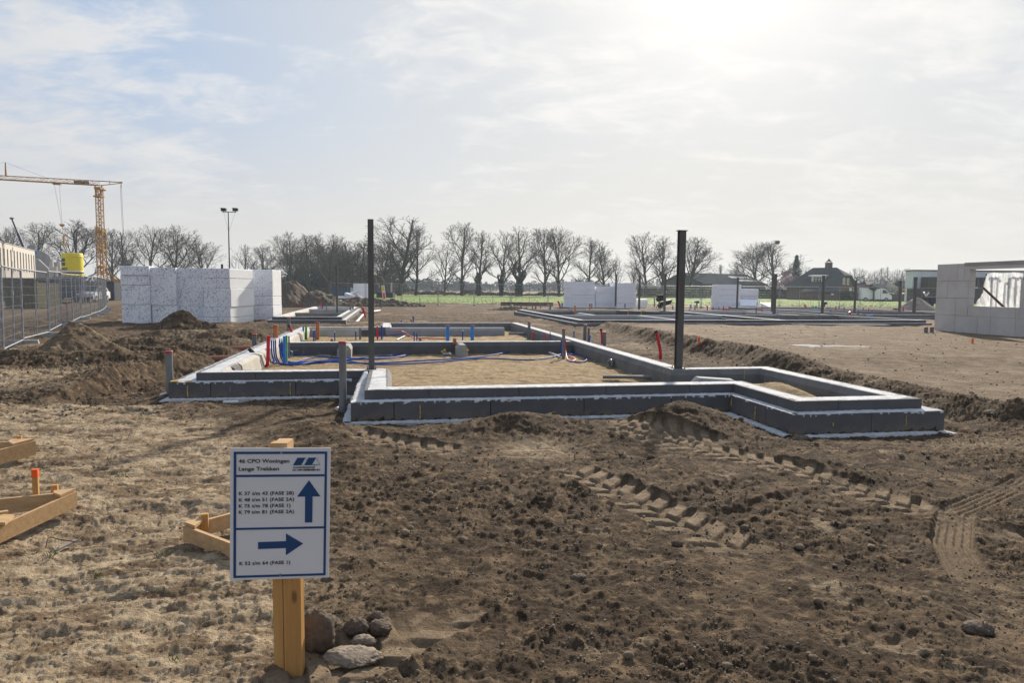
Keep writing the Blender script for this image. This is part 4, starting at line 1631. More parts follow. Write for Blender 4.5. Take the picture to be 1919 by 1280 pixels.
# marker pegs
for lab, px, yt, yb, z_ in [('small orange marker peg on the gravel right of the right column', 1310, 631, 642, .28),
                            ('small orange marker peg beside the pale block wall', 1822.5, 634, 642, .27)]:
    b_, h_ = upx(px, yt, yb, z_)
    solo('marker_peg', lab, 'peg', MB().box(b_ + Vector((0, 0, h_ / 2 - .02)), (.045, .03, h_ + .04), .3), M['orange'], b_)

# ------------------------------------------------------------ sign
def text_mesh(name, body, size, m, parent, loc, R3, bold=.0, space=1.0, depth=.0006, sx=1.0, align='LEFT'):
    cu = bpy.data.curves.new(name, 'FONT')
    cu.body = body
    cu.size = size
    cu.offset = bold
    cu.extrude = depth
    cu.space_character = space
    cu.align_x = align
    ob = bpy.data.objects.new(name, cu)
    COL.objects.link(ob)
    dg = bpy.context.evaluated_depsgraph_get()
    me = bpy.data.meshes.new_from_object(ob.evaluated_get(dg))
    COL.objects.unlink(ob)
    bpy.data.objects.remove(ob)
    me.materials.clear()
    me.materials.append(m)
    o = bpy.data.objects.new(name, me)
    COL.objects.link(o)
    o.parent = parent
    Mx = Matrix.Translation(loc) @ R3.to_4x4() @ Matrix.Diagonal((sx, 1, 1, 1))
    o.matrix_local = Mx
    return o


def build_sign():
    base = at(541, 1268, 0)
    gz = ground_z(base.x, base.y)
    # board corners in the photo give size and tilt
    D_ = base.y - .085
    De = D_ * 1.022
    tl, tr, br, bl = far(430.5, 840, D_), far(618.5, 840, De), far(616.5, 1082, De), far(433, 1088, D_)
    t = thing('sign_post', 'white direction sign with blue border and two blue arrows on a double timber post', 'sign',
              (base.x, base.y, gz - .05))
    W_ = (tr - tl).length
    H_ = (tl - bl).length
    c = (tl + tr + br + bl) / 4
    X = ((tr - tl).normalized() + (br - bl).normalized()).normalized()
    Z = (tl - bl).normalized() * .5 + (tr - br).normalized() * .5
    Z = (Z - X * Z.dot(X)).normalized()
    Yv = Z.cross(X)                                       # away from the viewer
    R3 = Matrix((X, Z, X.cross(Z))).transposed()          # local x, y on the board, z to the viewer
    rb = Matrix((X, Yv, Z)).transposed()
    mw = mat('white_sign_panel', (.58, .59, .62), (.56, .57, .60), .38, 2, .04, 60, spec=.4)
    mbl = mat('blue_sign_print', (.012, .055, .155), (.011, .050, .145), .45, 4)
    mtx = mat('black_sign_print', (.018, .018, .020), (.02, .02, .022), .5, 4)
    board = part('board', MB().box(c, (W_, .004, H_), M=rb), mw, t)
    org = c - X * W_ / 2 + Z * H_ / 2                      # top-left corner

    def q(u, v, d=.0032):                                 # u, v as in the close-up: fractions of the board
        return org + X * (W_ * u) - Z * (H_ * v) - Yv * d
    # close-up pixel frame: board x 127..902, y 157..1192 (left), 1174 (right)
    def U(x): return (x - 127) / 773.
    def V(y): return (y - 157) / 1028.

    def rect(mb, x0, y0, x1, y1, d=.0030):
        cc = (q(U(x0), V(y0), d) + q(U(x1), V(y1), d)) / 2
        mb.box(cc, (abs(U(x1) - U(x0)) * W_, .0016, abs(V(y1) - V(y0)) * H_), M=rb)
    mb = MB()
    rect(mb, 154, 184, 174, 1166)
    rect(mb, 856, 184, 874, 1166)
    rect(mb, 174.2, 184, 855.8, 202)
    rect(mb, 174.2, 1149, 855.8, 1166)
    rect(mb, 174.2, 362, 855.8, 379)
    rect(mb, 174.2, 774, 855.8, 790)
    part('border', mb, mbl, t)

    def shape(pts, m, name, dep=.0008):
        mb = MB()
        f = [q(U(x), V(y), .0028) for x, y in pts]
        k = [p - Yv * dep for p in f]
        n = len(pts)
        mb.add(f + k, [tuple(range(n)), tuple(range(2 * n - 1, n - 1, -1))] + [(i, (i + 1) % n, (i + 1) % n + n, i + n) for i in range(n)])
        return mb
    part('arrow', shape([(734, 408), (825, 536), (764, 536), (764, 741), (705, 741), (705, 536), (642, 536)], mbl, 'arrow'), mbl, t,
         label='blue arrow pointing up')
    part('arrow', shape([(343, 888), (559, 885), (559, 825), (694, 908), (559, 997), (559, 940), (343, 943)], mbl, 'arrow'), mbl, t,
         label='blue arrow pointing right')
    lg = MB()
    a = shape([(642, 232), (702, 232), (668, 291), (608, 291)], mbl, '')
    lg.add(a.v, a.f)
    a = shape([(728, 232), (788, 232), (754, 291), (694, 291)], mbl, '')
    lg.add(a.v, a.f)
    for (x0, y0), (x1, y1) in [((705, 232), (738, 291)), ((791, 232), (820, 291)), ((757, 290), (821, 290)), ((671, 290), (703, 290)), ((702, 236), (670, 290))]:
        lg.tube([q(U(x0), V(y0), .0034), q(U(x1), V(y1), .0034)], .0006, 4, smooth=False)
    part('logo', lg, mbl, t)
    L0 = Vector(t.location)
    s = H_ / 1028. * 1.0

    def tx(body, x, y, capx, width, mm, bold, nm='lettering', space=1.0):
        """left edge x, baseline y, cap height, total width in close-up pixels"""
        o = text_mesh(nm, body, 1.0, mm, t, Vector((0, 0, 0)), R3, 0, space, .0008)
        vs = np.empty(len(o.data.vertices) * 3, np.float32)
        o.data.vertices.foreach_get('co', vs)
        vs = vs.reshape(-1, 3)
        caph = .729
        w0, x0 = vs[:, 0].max() - vs[:, 0].min(), vs[:, 0].min()
        ky = capx / caph * H_ / 1028.
        kx = width * W_ / 773. / w0
        bpy.data.objects.remove(o)
        o = text_mesh(nm, body, 1.0, mm, t, Vector((0, 0, 0)), R3, bold, space, .0008)
        o.data.transform(Matrix.Translation((-x0, 0, 0)))
        o.matrix_local = Matrix.Translation(q(U(x), V(y), .0034) - L0) @ R3.to_4x4() @ Matrix.Diagonal((kx, ky, 1, 1))
        return o
    tx('46 CPO Woningen', 192, 270, 30, 387, mtx, .011)
    tx('Lange Trekken', 193, 330, 30, 307, mtx, .011)
    for body, y, w in [('K 37 t/m 43 (FASE 2B)', 519, 421), ('K 48 t/m 51 (FASE 2A)', 568, 424), ('K 75 t/m 78 (FASE 1)', 616, 396),
                       ('K 79 t/m 81 (FASE 2A)', 664, 424)]:
        tx(body, 195, y, 27, w, mtx, .011, space=1.06)
    tx('K 52 t/m 64 (FASE 1)', 201, 1066, 27, 392, mtx, .011, space=1.06)
    tx('AANNEMERSBEDRIJF', 607, 313, 12, 172, mtx, .0)
    tx('J.A. VAN GISBERGEN B.V.', 606, 333, 13, 218, mtx, .03)
    tx('SINDS 1951', 762, 289, 5, 42, mbl, .0)
    ms = M['galv']
    for x, y in ((517, 194), (517, 1151)):
        p0 = q(U(x), V(y), .002)
        sc = part('screw', MB().tube([p0, p0 - Yv * .003], [.0055, .0045], 12), ms, t)
        part('screw_slot', MB().tube([p0 - Yv * .0031, p0 - Yv * .0034], .0018, 6), M['black'], sc)
    # two timbers of the post
    up_ = Vector((0, 0, 1))
    top = far(524, 829, base.y)
    h = top.z - gz + .05
    pl = far(516, 1180, base.y)
    pr = far(536, 1180, base.y)
    pe = far(568, 1180, base.y)
    lean = .0
    mb = MB()
    w1 = pr.x - pl.x - .004
    mb.box((pl.x + w1 / 2, base.y, gz - .05 + (h - .0) / 2), (w1, .045, h), .0)
    part('timber', mb, M['wood_z'], t)
    mb = MB()
    w2 = (pe.x - pr.x)
    mb.box((pr.x + w2 / 2, base.y - .003, gz - .05 + (h - .05) / 2), (w2, .046, h - .05), .02)
    part('timber', mb, M['wood_z'], t)
    tp = MB()
    tp.box((top.x + .012, base.y + .01, top.z + .004 - .02), (.058, .09, .04), .04)
    part('timber_top', tp, M['wood'], t)


build_sign()


# ------------------------------------------------------------ timber corner profiles and pegs
def plank(mb, p0, p1, h, th, dz0=0.0, dz1=0.0):
    """board on edge from p0 to p1 (its top edge)"""
    p0, p1 = Vector(p0), Vector(p1)
    d = (p1 - p0)
    n = Vector((-d.y, d.x, 0)).normalized() * th / 2
    hz = Vector((0, 0, h))
    return mb.hexa([p0 - n - hz, p1 - n - hz, p1 + n - hz, p0 + n - hz, p0 - n, p1 - n, p1 + n, p0 + n])


def stake(name, label, px, ytop, ybase, zb, w, tip=None, rz=.3, mt='wood_z'):
    b_, h_ = upx(px, ytop, ybase, zb)
    t = thing(name, label, 'stake', b_, 0)
    part('shaft', MB().box(b_ + Vector((0, 0, h_ / 2 - .03)), (w, w * .8, h_ + .06), rz), M[mt], t)
    if tip:
        part('painted_tip', MB().box(b_ + Vector((0, 0, h_ - tip / 2 + .001)), (w + .003, w * .8 + .003, tip), rz), M['orange'], t)
    return t


def corner(label, A, B, Cc, zA, zB, zC, h, tri):
    """two boards meeting at B, with a flat triangular brace on top"""
    t = thing('setting_out_frame', label, 'timber frame', (B[0], B[1], 0))
    a, b, c = Vector((*A, zA)), Vector((*B, zB)), Vector((*Cc, zC))
    part('board', plank(MB(), b, a, h, .022), M['wood'], t)
    d = (c - b).normalized()
    part('board', plank(MB(), b + d * .013, c, h, .022), M['wood'], t)
    da, dc = (a - b).normalized(), (c - b).normalized()
    p = [b - da * .0, b + da * tri, b + da * tri * .4 + dc * tri * .75, b + dc * tri * 1.0]
    up_ = Vector((0, 0, .004))
    part('brace', MB().hexa([q + up_ for q in p] + [q + up_ + Vector((0, 0, .018)) for q in p]), M['wood'], t)
    return t


zt = .17
# behind the sign: near board runs right-down, far board runs right-up
B = at(346, 985, zt)
A = at(500, 1042, zt)
Cc = at(470, 952, zt)
corner('pale timber corner profile partly hidden behind the white sign', (A.x, A.y), (B.x, B.y), (Cc.x, Cc.y), zt, zt, zt, .095, .115)
stake('stake', 'short timber stake standing in the corner profile behind the sign', 385, 963, 1020, .02, .042)
# left edge of the picture, nearer one
B = at(142, 921, .22)
A = at(-40, 1003, .17)
Cc = at(-30, 938, .20)
corner('long pale timber corner profile at the left edge beside the orange tipped stake', (A.x, A.y), (B.x, B.y), (Cc.x, Cc.y), .17, .22, .20, .105, .13)
stake('stake', 'tall timber stake with bright orange tip at the left edge', 70, 880, 975, .02, .034, .055)
stake('stake', 'short timber stake in the corner of the nearer left timber profile', 105, 909, 968, .02, .040)
t = thing('setting_out_frame', 'small timber block end nailed across the boards at the very left edge', 'timber frame', at(0, 975, .1))
part('board', plank(MB(), at(-30, 963, .24), at(15, 957, .23), .075, .03), M['wood'], t)
part('brace', MB().hexa([at(-40, 985, .20), at(10, 985, .20), at(27, 970, .20), at(-20, 968, .20)] +
                        [at(-40, 985, .20) + Vector((0, 0, .018)), at(10, 985, .20) + Vector((0, 0, .018)), at(27, 970, .20) + Vector((0, 0, .018)), at(-20, 968, .20) + Vector((0, 0, .018))]), M['wood'], t)
# the farther one at the left edge
B = at(65, 826, .21)
A = at(-40, 853, .19)
Cc = at(-30, 830, .20)
corner('farther timber corner profile cut by the left edge of the picture', (A.x, A.y), (B.x, B.y), (Cc.x, Cc.y), .19, .21, .20, .13, .20)
stake('stake', 'small timber stake behind the farther left timber profile', 38, 817, 856, .05, .036)

# bits of lath lying about
for lab, p0, p1, w_ in [('grey weathered lath lying on the sand in front of the nearer left profile', (103, 1033), (144, 1014), .030),
                        ('short pale lath lying on the sand left of the sign', (213, 1090), (236, 1067), .032)]:
    a_, b_ = at(*p0, .035), at(*p1, .05)
    d = (b_ - a_)
    n = Vector((-d.y, d.x, 0)).normalized() * w_ / 2
    z_ = Vector((0, 0, .009))
    solo('lath', lab, 'wooden lath', MB().hexa([a_ - n, b_ - n, b_ + n, a_ + n, a_ - n + z_, b_ - n * .8 + z_, b_ + n + z_, a_ + n * .8 + z_]),
         mat('weathered_wood', (.30, .27, .24), (.20, .17, .15), .85, 5, .4, 40), a_)
tw = mat('dry_twig', (.06, .045, .035), (.04, .03, .025), .9, 10)
for lab, pp in [('thin dark twig bent over the sand beside the grey lath', [(86, 1026), (92, 1008), (110, 1011), (128, 1014), (143, 1016)]),
                ('thin brown root sticking from the soil at the lower right', [(1800, 1136), (1820, 1148), (1838, 1158), (1842, 1166)])]:
    solo('twig', lab, 'twig', MB().tube(curve_pts([at(x, y, .05 + .03 * (i % 2)) for i, (x, y) in enumerate(pp)], 5), .0035, 5), tw, at(*pp[0], 0))


# ------------------------------------------------------------ clay lumps by the post
def rock(label, px, py, r, sub, seed, m, cat='soil lump', bury=.35, group=None):
    c = at(px, py, .0)
    z = ground_z(c.x, c.y)
    v, f = lump_mesh_arrays(4, seed)
    R = random.Random(seed)
    x, y, zz = v[:, 0], v[:, 1], v[:, 2]
    k = 1 + .20 * fbm(x * 1.1 + zz * .7 + seed, y * 1.1 - zz * .5, .9, 4, .6, seed) + .13 * fbm(x + zz + 3, y * 1.3 + zz, .25, 3, .6, seed + 5, True)
    v = v * k[:, None]
    mb = MB()
    mb.add([(c.x + a_ * r * sub[0], c.y + b_ * r * sub[1], z + r * sub[2] * (1 - bury) + d_ * r * sub[2]) for a_, b_, d_ in v],
           [tuple(int(i) for i in t_) for t_ in f], True)
    return solo('clay_lump', label, cat, mb, m, (c.x, c.y, z), group)


M['clay'] = mat('dry_clay', (.130, .100, .078), (.075, .056, .042), .95, 9, 1.0, 60, coord='Object')
M['clay_pale'] = mat('pale_dry_clay', (.25, .205, .16), (.17, .135, .10), .95, 9, 1.0, 60)
rock('largest cracked brown clay lump against the foot of the sign post', 596, 1232, .083, (.95, .8, 1.12), 3, M['clay'], bury=.12)
rock('round brown clay lump just behind the largest lump', 626, 1196, .038, (1, .9, .9), 7, M['clay'])
rock('brown clay lump with flat top, second big lump right of the post', 664, 1204, .052, (1.1, .9, .9), 11, M['clay'])
rock('brown clay lump at the right end of the row beside the post', 712, 1200, .044, (1.2, .9, .8), 15, M['clay'])
rock('small dark clay lump above the row of lumps beside the post', 706, 1178, .032, (1, .9, .9), 19, M['clay'])
rock('small grey clay lump between the row of lumps and the sign board', 614, 1107, .030, (1.1, 1, .8), 23, M['clay'])
rock('pale broken clay crust in front of the lumps beside the post', 660, 1252, .060, (1.9, 1.2, .40), 27, M['clay_pale'], bury=.6)
rock('pale clay lump before the second big lump right of the post', 682, 1222, .040, (1.3, .9, .55), 31, M['clay_pale'])
rock('lone grey stone in the middle of the dark foreground', 1014, 1030, .030, (1.2, 1, .7), 35, M['clay'])
rock('brown stone half buried low down right of centre', 1086, 1100, .035, (1.2, 1, .6), 39, M['clay'])
rock('dark flat stone near the bottom edge right of the post lumps', 808, 1248, .026, (1.3, 1, .6), 43, M['clay'])
rock('dark rough clod at the lower right edge', 1834, 1192, .055, (1.4, .9, .5), 47, M['clay'])
rock('pale stone lying before the bank at the right edge', 1864, 788, .085, (1.5, .9, .5), 51, M['clay_pale'])
rock('rounded grey stone on the left sand below the timber profile', 464, 1119, .022, (1.1, 1, .8), 55, M['clay'])
rock('round dark clod on the path of loose soil in front of the porch', 1502, 828, .085, (1.1, 1, .65), 59, M['clay'])

# tiny grass tufts on the sand
R_ = random.Random(12)
gb = MB()
for cx, cy in [(240, 790), (262, 785), (335, 790), (210, 870), (30, 740), (20, 815), (66, 850), (95, 1060), (180, 1100), (300, 1060), (230, 900), (390, 780), (640, 925), (160, 760), (270, 840), (420, 610), (560, 600), (230, 590), (460, 640),
               (330, 1260), (60, 735), (120, 735)]:
    for _ in range(9):
        p = at(cx + R_.gauss(0, 7), cy + R_.gauss(0, 2.5), .0)
        z = ground_z(p.x, p.y) + .01
        a_ = R_.uniform(0, 6.28)
        l_ = R_.uniform(.015, .05)
        w_ = .003
        gb.add([(p.x - w_, p.y, z), (p.x + w_, p.y, z), (p.x + math.cos(a_) * l_ * .6, p.y + math.sin(a_) * l_ * .6, z + l_)], [(0, 1, 2)])
solo('grass_tufts', 'sparse tiny green grass tufts sprouting on the sandy ground', 'grass', gb, M['grass'], kind='stuff')


# ------------------------------------------------------------ heaps of soil and sand
def heap(label, prof, Y, depth, seed, m, cat='soil heap', rough=.06, base=0.0, name='soil_heap', sandy=.22):
    """prof: silhouette pixels (px, py) left to right at distance Y; depth: half thickness"""
    pts = [far(x, y, Y) for x, y in prof]
    xs = np.array([p.x for p in pts])
    zs = np.array([max(p.z - base, 0) for p in pts])
    nx, ny = 150, 90
    X = np.linspace(xs[0] - .3, xs[-1] + .3, nx)
    Vv = np.linspace(-1.15, 1.15, ny)
    XX, VV = np.meshgrid(X, Vv)
    hgt = np.interp(XX, xs, zs)
    mxh = zs.max()
    dep = depth * (.25 + .75 * hgt / mxh)
    YY = Y + VV * depth
    u = np.abs(VV * depth) / np.maximum(dep, .01)
    prof_ = np.clip(1 - u, 0, 1)
    prof_ = prof_ ** .85
    n = fbm(XX, YY, max(.25, mxh * .6), 5, .6, seed) * rough * 2.2 * np.clip(prof_ * 3, 0, 1)
    n += clods(XX, YY, max(.12, mxh * .10), seed + 9, .6, .7) * np.clip(prof_ * 3, 0, 1) * .8
    n += clods(XX, YY, max(.05, mxh * .04), seed + 19, .6, .7) * np.clip(prof_ * 3, 0, 1) * .8
    Z = base + hgt * prof_ + n - .12 * (prof_ < .03)
    me = grid_mesh(name, XX - XX.mean(), YY - Y, Z, (np.full(XX.shape, sandy), np.zeros(XX.shape), np.zeros(XX.shape)), m)
    o = bpy.data.objects.new(name, me)
    o.location = (float(XX.mean()), Y, 0)
    COL.objects.link(o)
    return setp(o, label, cat)


heap('pointed brown soil heap in front of the speckled foam stacks', [(262, 622), (290, 610), (310, 596), (325, 583), (337, 580), (355, 586), (372, 598), (392, 606), (425, 616)], 25.3, 1.1, 5, M['soil'], base=.0)
heap('large brown soil heap beside the left site fence', [(28, 690), (60, 670), (90, 648), (112, 622), (134, 603), (146, 603), (165, 616), (200, 640), (235, 655), (262, 672)], 14.9, 1.25, 8, M['soil'], base=.10, sandy=.5)
heap('big dark soil heap far off to the right of the foam stacks', [(500, 560), (525, 533), (538, 528), (556, 527), (565, 535), (575, 545), (600, 544), (622, 554), (640, 566), (660, 574)], 57.0, 3.4, 12, M['clay'], rough=.22, base=.0)
heap('low dark soil ridge behind the far left foundation', [(628, 575), (645, 562), (670, 558), (700, 560), (740, 562), (775, 568), (790, 572)], 60.0, 2.0, 15, M['clay'], rough=.18)
M['sandheap'] = mat('grey_sand', (.27, .23, .19), (.20, .17, .14), .95, 1, .5, 12)
heap('grey sand heap in front of the far cars at the right', [(1685, 577), (1700, 566), (1712, 559), (1720, 557), (1732, 563), (1745, 573), (1752, 578)], 62.0, 2.2, 18, M['sandheap'], cat='sand heap', rough=.06, name='sand_heap')
heap('low brown soil ridge in front of the rusty sheet piles', [(920, 585), (940, 577), (965, 575), (1000, 580), (1030, 584)], 52.0, 1.2, 21, M['clay'], rough=.1)

# ------------------------------------------------------------ stacks of foam packs
NTH = 'first second third fourth fifth sixth seventh eighth ninth tenth eleventh twelfth thirteenth fourteenth fifteenth sixteenth seventeenth eighteenth nineteenth twentieth'.split()
ORD = ['first', 'second', 'third', 'fourth', 'fifth', 'sixth', 'seventh', 'eighth']


def foam_stack(which, px0, px1, ytop, ybase, Y0, Y1, depth, cuts, material, seed, side=None, lean=.0, group='foam packs in the big speckled stack', wob=.014):
    """packs one on another; front face from (px0, Y0) to (px1, Y1)"""
    R = random.Random(seed)
    p0, p1 = far(px0, ybase, Y0), far(px1, ybase, Y1)
    zt = far((px0 + px1) / 2, ytop, (Y0 + Y1) / 2).z
    z0 = 0.0
    zc = [z0] + [zt - (zt - z0) * c for c in sorted(cuts, reverse=True)] + [zt]
    d = (p1 - p0)
    d.z = 0
    W_ = d.length
    d.normalize()
    n = Vector((-d.y, d.x, 0))
    nP = len(zc) - 1
    for k in range(nP):
        a, b = zc[k], zc[k + 1]
        offx, offn = R.uniform(-wob, wob), R.uniform(-wob, wob) + lean * (k - nP + 1) * -.05
        q0 = p0 + d * offx + n * offn
        q1 = q0 + d * (W_ * R.uniform(.975, 1.0))
        bz = .012
        c = .012
        corners = []
        for z, ins in ((a + .004, c), (a + .02, 0), (b - .02, 0), (b - .003, c)):
            corners.append([Vector((q.x, q.y, z)) + u for q, u in ((q0, (d + n) * ins), (q1, (-d + n) * ins), (q1 + n * depth, (-d - n) * ins), (q0 + n * depth, (d - n) * ins))])
        mb = MB()
        vs = [p for ring in corners for p in ring]
        fs = [(3, 2, 1, 0), (12, 13, 14, 15)]
        for r_ in range(3):
            for j in range(4):
                fs.append((r_ * 4 + j, r_ * 4 + (j + 1) % 4, (r_ + 1) * 4 + (j + 1) % 4, (r_ + 1) * 4 + j))
        mb.add(vs, fs)
        if nP == 1:
            lab = which[0].upper() + which[1:] if False else which
        else:
            pos = 'top' if k == nP - 1 else ('bottom' if k == 0 else ORD[nP - 1 - k] + ' from the top')
            lab = '%s pack, %s' % (pos, which)
        o = solo('foam_pack', lab, 'foam pack', mb, material, (q0.x, q0.y, a), group)
        if side is not None:
            m2 = MB()
            m2.hexa([q1 + d * .002 + Vector((0, 0, a + .02 - q1.z)) + n * .02, q1 + d * .012 + Vector((0, 0, a + .02 - q1.z)) + n * .02,
                     q1 + d * .012 + n * (depth - .02) + Vector((0, 0, a + .02 - q1.z)), q1 + d * .002 + n * (depth - .02) + Vector((0, 0, a + .02 - q1.z)),
                     q1 + d * .002 + Vector((0, 0, b - .02 - q1.z)) + n * .02, q1 + d * .012 + Vector((0, 0, b - .02 - q1.z)) + n * .02,
                     q1 + d * .012 + n * (depth - .02) + Vector((0, 0, b - .02 - q1.z)), q1 + d * .002 + n * (depth - .02) + Vector((0, 0, b - .02 - q1.z))])
            part('wrapped_side', m2, side, o)


sp = M['eps_spk']
foam_stack('leftmost stack of the speckled row', 229, 283, 498, 611, 28.0, 28.3, 1.1, [.16, .32, .65, .97], sp, 1, lean=.6)
foam_stack('second stack from the left of the speckled row', 285, 333, 501, 609, 28.5, 28.7, 1.1, [.66], sp, 2, lean=.4)
foam_stack('third stack from the left of the speckled row', 333.5, 384, 502, 608, 28.9, 28.8, 1.1, [.17, .68, .86], sp, 3)
foam_stack('fourth stack of the speckled row, with a white right side', 383, 433, 503, 611, 28.3, 28.2, 2.1, [.17, .34, .67, .85], sp, 4, side=M['eps_side'])
foam_stack('fifth stack of the speckled row, set back in the corner', 446, 467, 504, 604, 31.2, 31.3, 1.1, [.63], sp, 5, wob=.008)
foam_stack('rightmost stack of the speckled row, with a white right side', 468, 512, 505, 604, 31.0, 31.0, 1.2, [.50, .67], sp, 6, side=M['eps_side'], wob=.008)

gw = 'white foam packs beside the far foundations'
ew = M['eps_white']
foam_stack('tall white stack left of centre on the far right side', 1070, 1115, 528, 575, 60.0, 60.5, 2.2, [.25, .5, .62, .85], ew, 11, group=gw, wob=.03)
foam_stack('middle low white stack between two taller white stacks', 1116, 1152, 536.5, 575, 60.8, 61.0, 2.0, [.3, .65, .8], ew, 12, group=gw, wob=.03)
foam_stack('tall white stack right of the low middle one', 1156, 1192, 530.5, 575, 60.2, 60.5, 2.0, [.18, .4, .6, .8], ew, 13, group=gw, wob=.03)
foam_stack('small white wrapped bundle right of the three white stacks', 1193, 1213, 561, 573, 62, 62, 1.4, [.5], M['eps_side'], 14, group=gw, wob=.05)
foam_stack('tall white stack behind the right far foundation', 1347, 1388, 533, 577, 61.0, 61.0, 2.4, [.2, .45, .7], ew, 15, group=gw, wob=.03)
foam_stack('narrow white stack at the left shoulder of the tall one', 1335, 1348, 534, 576, 62.0, 61.5, 2.0, [.2, .6], ew, 16, group=gw, wob=.03)
foam_stack('lower white stack right of the tall one', 1388, 1421, 541, 574, 62.5, 62.5, 2.0, [.35, .6], ew, 17, group=gw, wob=.03)
foam_stack('low white slab pile before the lower stack', 1389, 1430, 572, 580, 60.0, 60.0, 1.8, [], ew, 18, group=gw)
foam_stack('white wrapped stack behind the left soil heap, beside the column', 670, 692, 531, 557, 75.0, 75.5, 2.5, [.2, .45, .7], ew, 19, group='white foam packs left of the column', wob=.03)
for i, (x0, x1, yt, yb, rz_) in enumerate([(648, 664, 548, 558, .3), (655, 672, 543, 554, -.4), (664, 676, 550, 558, .5), (640, 652, 555, 559, 0)]):
    c = far((x0 + x1) / 2, (yt + yb) / 2, 72 + i)
    w_ = (x1 - x0) * c.y / FPX
    solo('foam_board', 'loose white foam board %s in the tumbled pile left of the column' % ['lying flat', 'tilted on top', 'leaning at the right', 'at the left end'][i],
         'foam board', MB().box(c, (w_, 1.2, .25), M=Matrix.Rotation(rz_, 3, 'Y') @ Matrix.Rotation(.4 * i, 3, 'Z')), ew, c, 'white foam packs left of the column')
# wedge-like tilted boards in front of the far stacks
c = far(1438, 576, 58)
solo('foam_board', 'white foam slab sloping down beside the twin dark columns', 'foam board',
     MB().hexa([far(1436, 583, 57), far(1456, 583, 57), far(1456, 583, 59) - Vector((0, 0, .0)), far(1430, 579, 59.5), far(1425, 568, 57), far(1455, 581, 57), far(1449, 567, 59.5), far(1424, 567, 59.5)]), ew, c)
solo('foam_board', 'white foam slab leaning before the lower white stack', 'foam board',
     MB().hexa([far(1388, 573, 60), far(1416, 573, 60), far(1416, 572, 60.6), far(1388, 572, 60.6), far(1386, 561, 61.4), far(1420, 562, 61.4), far(1420, 562, 61.8), far(1386, 561, 61.8)]), ew, far(1400, 572, 60))


# ------------------------------------------------------------ further foundations (house-aligned rings)
def ab_of(px, py, z):
    v = at(px, py, z) - HO
    return v.dot(HR), v.dot(HD)


def far_foundation(label, poly, walls, seed, zt=.36, ledge=True, inner='eps_mid', sand=True):
    a0, b0 = poly[0]
    t = thing('foundation', label, 'foundation', hw(a0, b0))
    if ledge:
        part('lower_course', sweep_blocks(MB(), mitre(poly, -.17), [(0, -.05), (0, .22), (.3, .22), (.3, -.05)], 1.2, seed, gap=.01), M['eps_mid'], t)
        part('mortar_ledge', sweep_blocks(MB(), mitre(poly, -.15), [(0, .2), (0, .235), (.2, .235), (.2, .2)], 3, seed, gap=.002), M['mortar'], t)
    part('upper_course', sweep_blocks(MB(), poly, [(0, .0), (0, zt), (.06, zt), (.06, 0)], 1.2, seed + 1, gap=.01), M['eps_dark'], t)
    part('concrete_core', sweep_blocks(MB(), poly, [(.062, .0), (.062, zt + .004), (.25, zt + .004), (.25, 0)], 5, seed + 2, gap=.001), M['mortar'], t)
    part('inner_skin', sweep_blocks(MB(), poly, [(.252, .0), (.252, zt), (.34, zt - .09), (.34, 0)], 1.2, seed + 3, gap=.01), M[inner], t)
    for k, (p0, p1, mm) in enumerate(walls):
        w = .34
        prof = [(-w / 2, .0), (-w / 2, zt - .09), (-w / 2 + .06, zt - .003), (w / 2 - .06, zt - .003), (w / 2, zt - .09), (w / 2, 0)]
        part('cross_wall', sweep_blocks(MB(), [p0, p1], prof[::-1], 1.2, seed + 7 + k, gap=.01, closed=False), M[mm], t)
    if sand:
        g = MB()
        n = len(poly)
        g.add([hw(*p, .10) for p in mitre(poly, .2)], [tuple(range(n))])
        part('sand_filling', g, M['soil'], t)
    return t


a1, b1 = ab_of(1083, 600, .36)
a0, b0 = ab_of(971, 580, .36)
am = (a1 + a0) / 2
F2 = [(am, b1), (am + 9.6, b1), (am + 9.6, b0), (am, b0)]
far_foundation('long grey foundation in the middle distance right of the dirt track', F2,
               [((am + .3, b1 + 5.5), (am + 9.3, b1 + 5.5), 'eps_light'), ((am + .3, b1 + 11.5), (am + 9.3, b1 + 11.5), 'eps_mid'), ((am + 4.6, b1 + .3), (am + 4.6, b1 + 5.2), 'eps_light'),
                ((am + 2.4, b1 + 5.8), (am + 2.4, b1 + 8.6), 'eps_light')], 50)
a1, b1 = ab_of(1461, 600, .36)
a0, b0 = ab_of(1247, 581, .36)
am3, bm3, bb3 = a1, b1, b0
print('F2', F2, 'F3', (a1, b1), (a0, b0))
F3 = [(am3, b1), (am3 + 5.2, b1), (am3 + 5.2, b1 - 4.2), (am3 + 9.5, b1 - 4.2), (am3 + 9.5, b0), (am3, b0)]
F3 = [(am3, bm3), (am3 + 7.4, bm3), (am3 + 7.4, bb3), (am3, bb3)]
far_foundation('long grey foundation with many pipe ends in front of the farmhouse', F3,
               [((am3 + .3, bm3 + 6), (am3 + 7.1, bm3 + 6), 'eps_mid'), ((am3 + .3, bm3 + 12), (am3 + 7.1, bm3 + 12), 'eps_light'), ((am3 + 5, bm3 + 6.3), (am3 + 5, bm3 + 11.8), 'eps_light')], 70)
aR, bR = am3 + 9.4, bm3 + 6.5
F5 = [(aR, bR), (aR + 9, bR), (aR + 9, bR + 16), (aR, bR + 16)]
far_foundation('far right grey foundation reaching behind the pale block wall', F5,
               [((aR + .3, bR + 6), (aR + 8.7, bR + 6), 'eps_mid'), ((aR + .3, bR + 11), (aR + 8.7, bR + 11), 'eps_light')], 80)
a1, b1 = ab_of(641, 594, .36)
F4 = [(a1 - 2.9, b1), (a1, b1), (a1, b1 + 16), (a1 - 2.9, b1 + 16)]
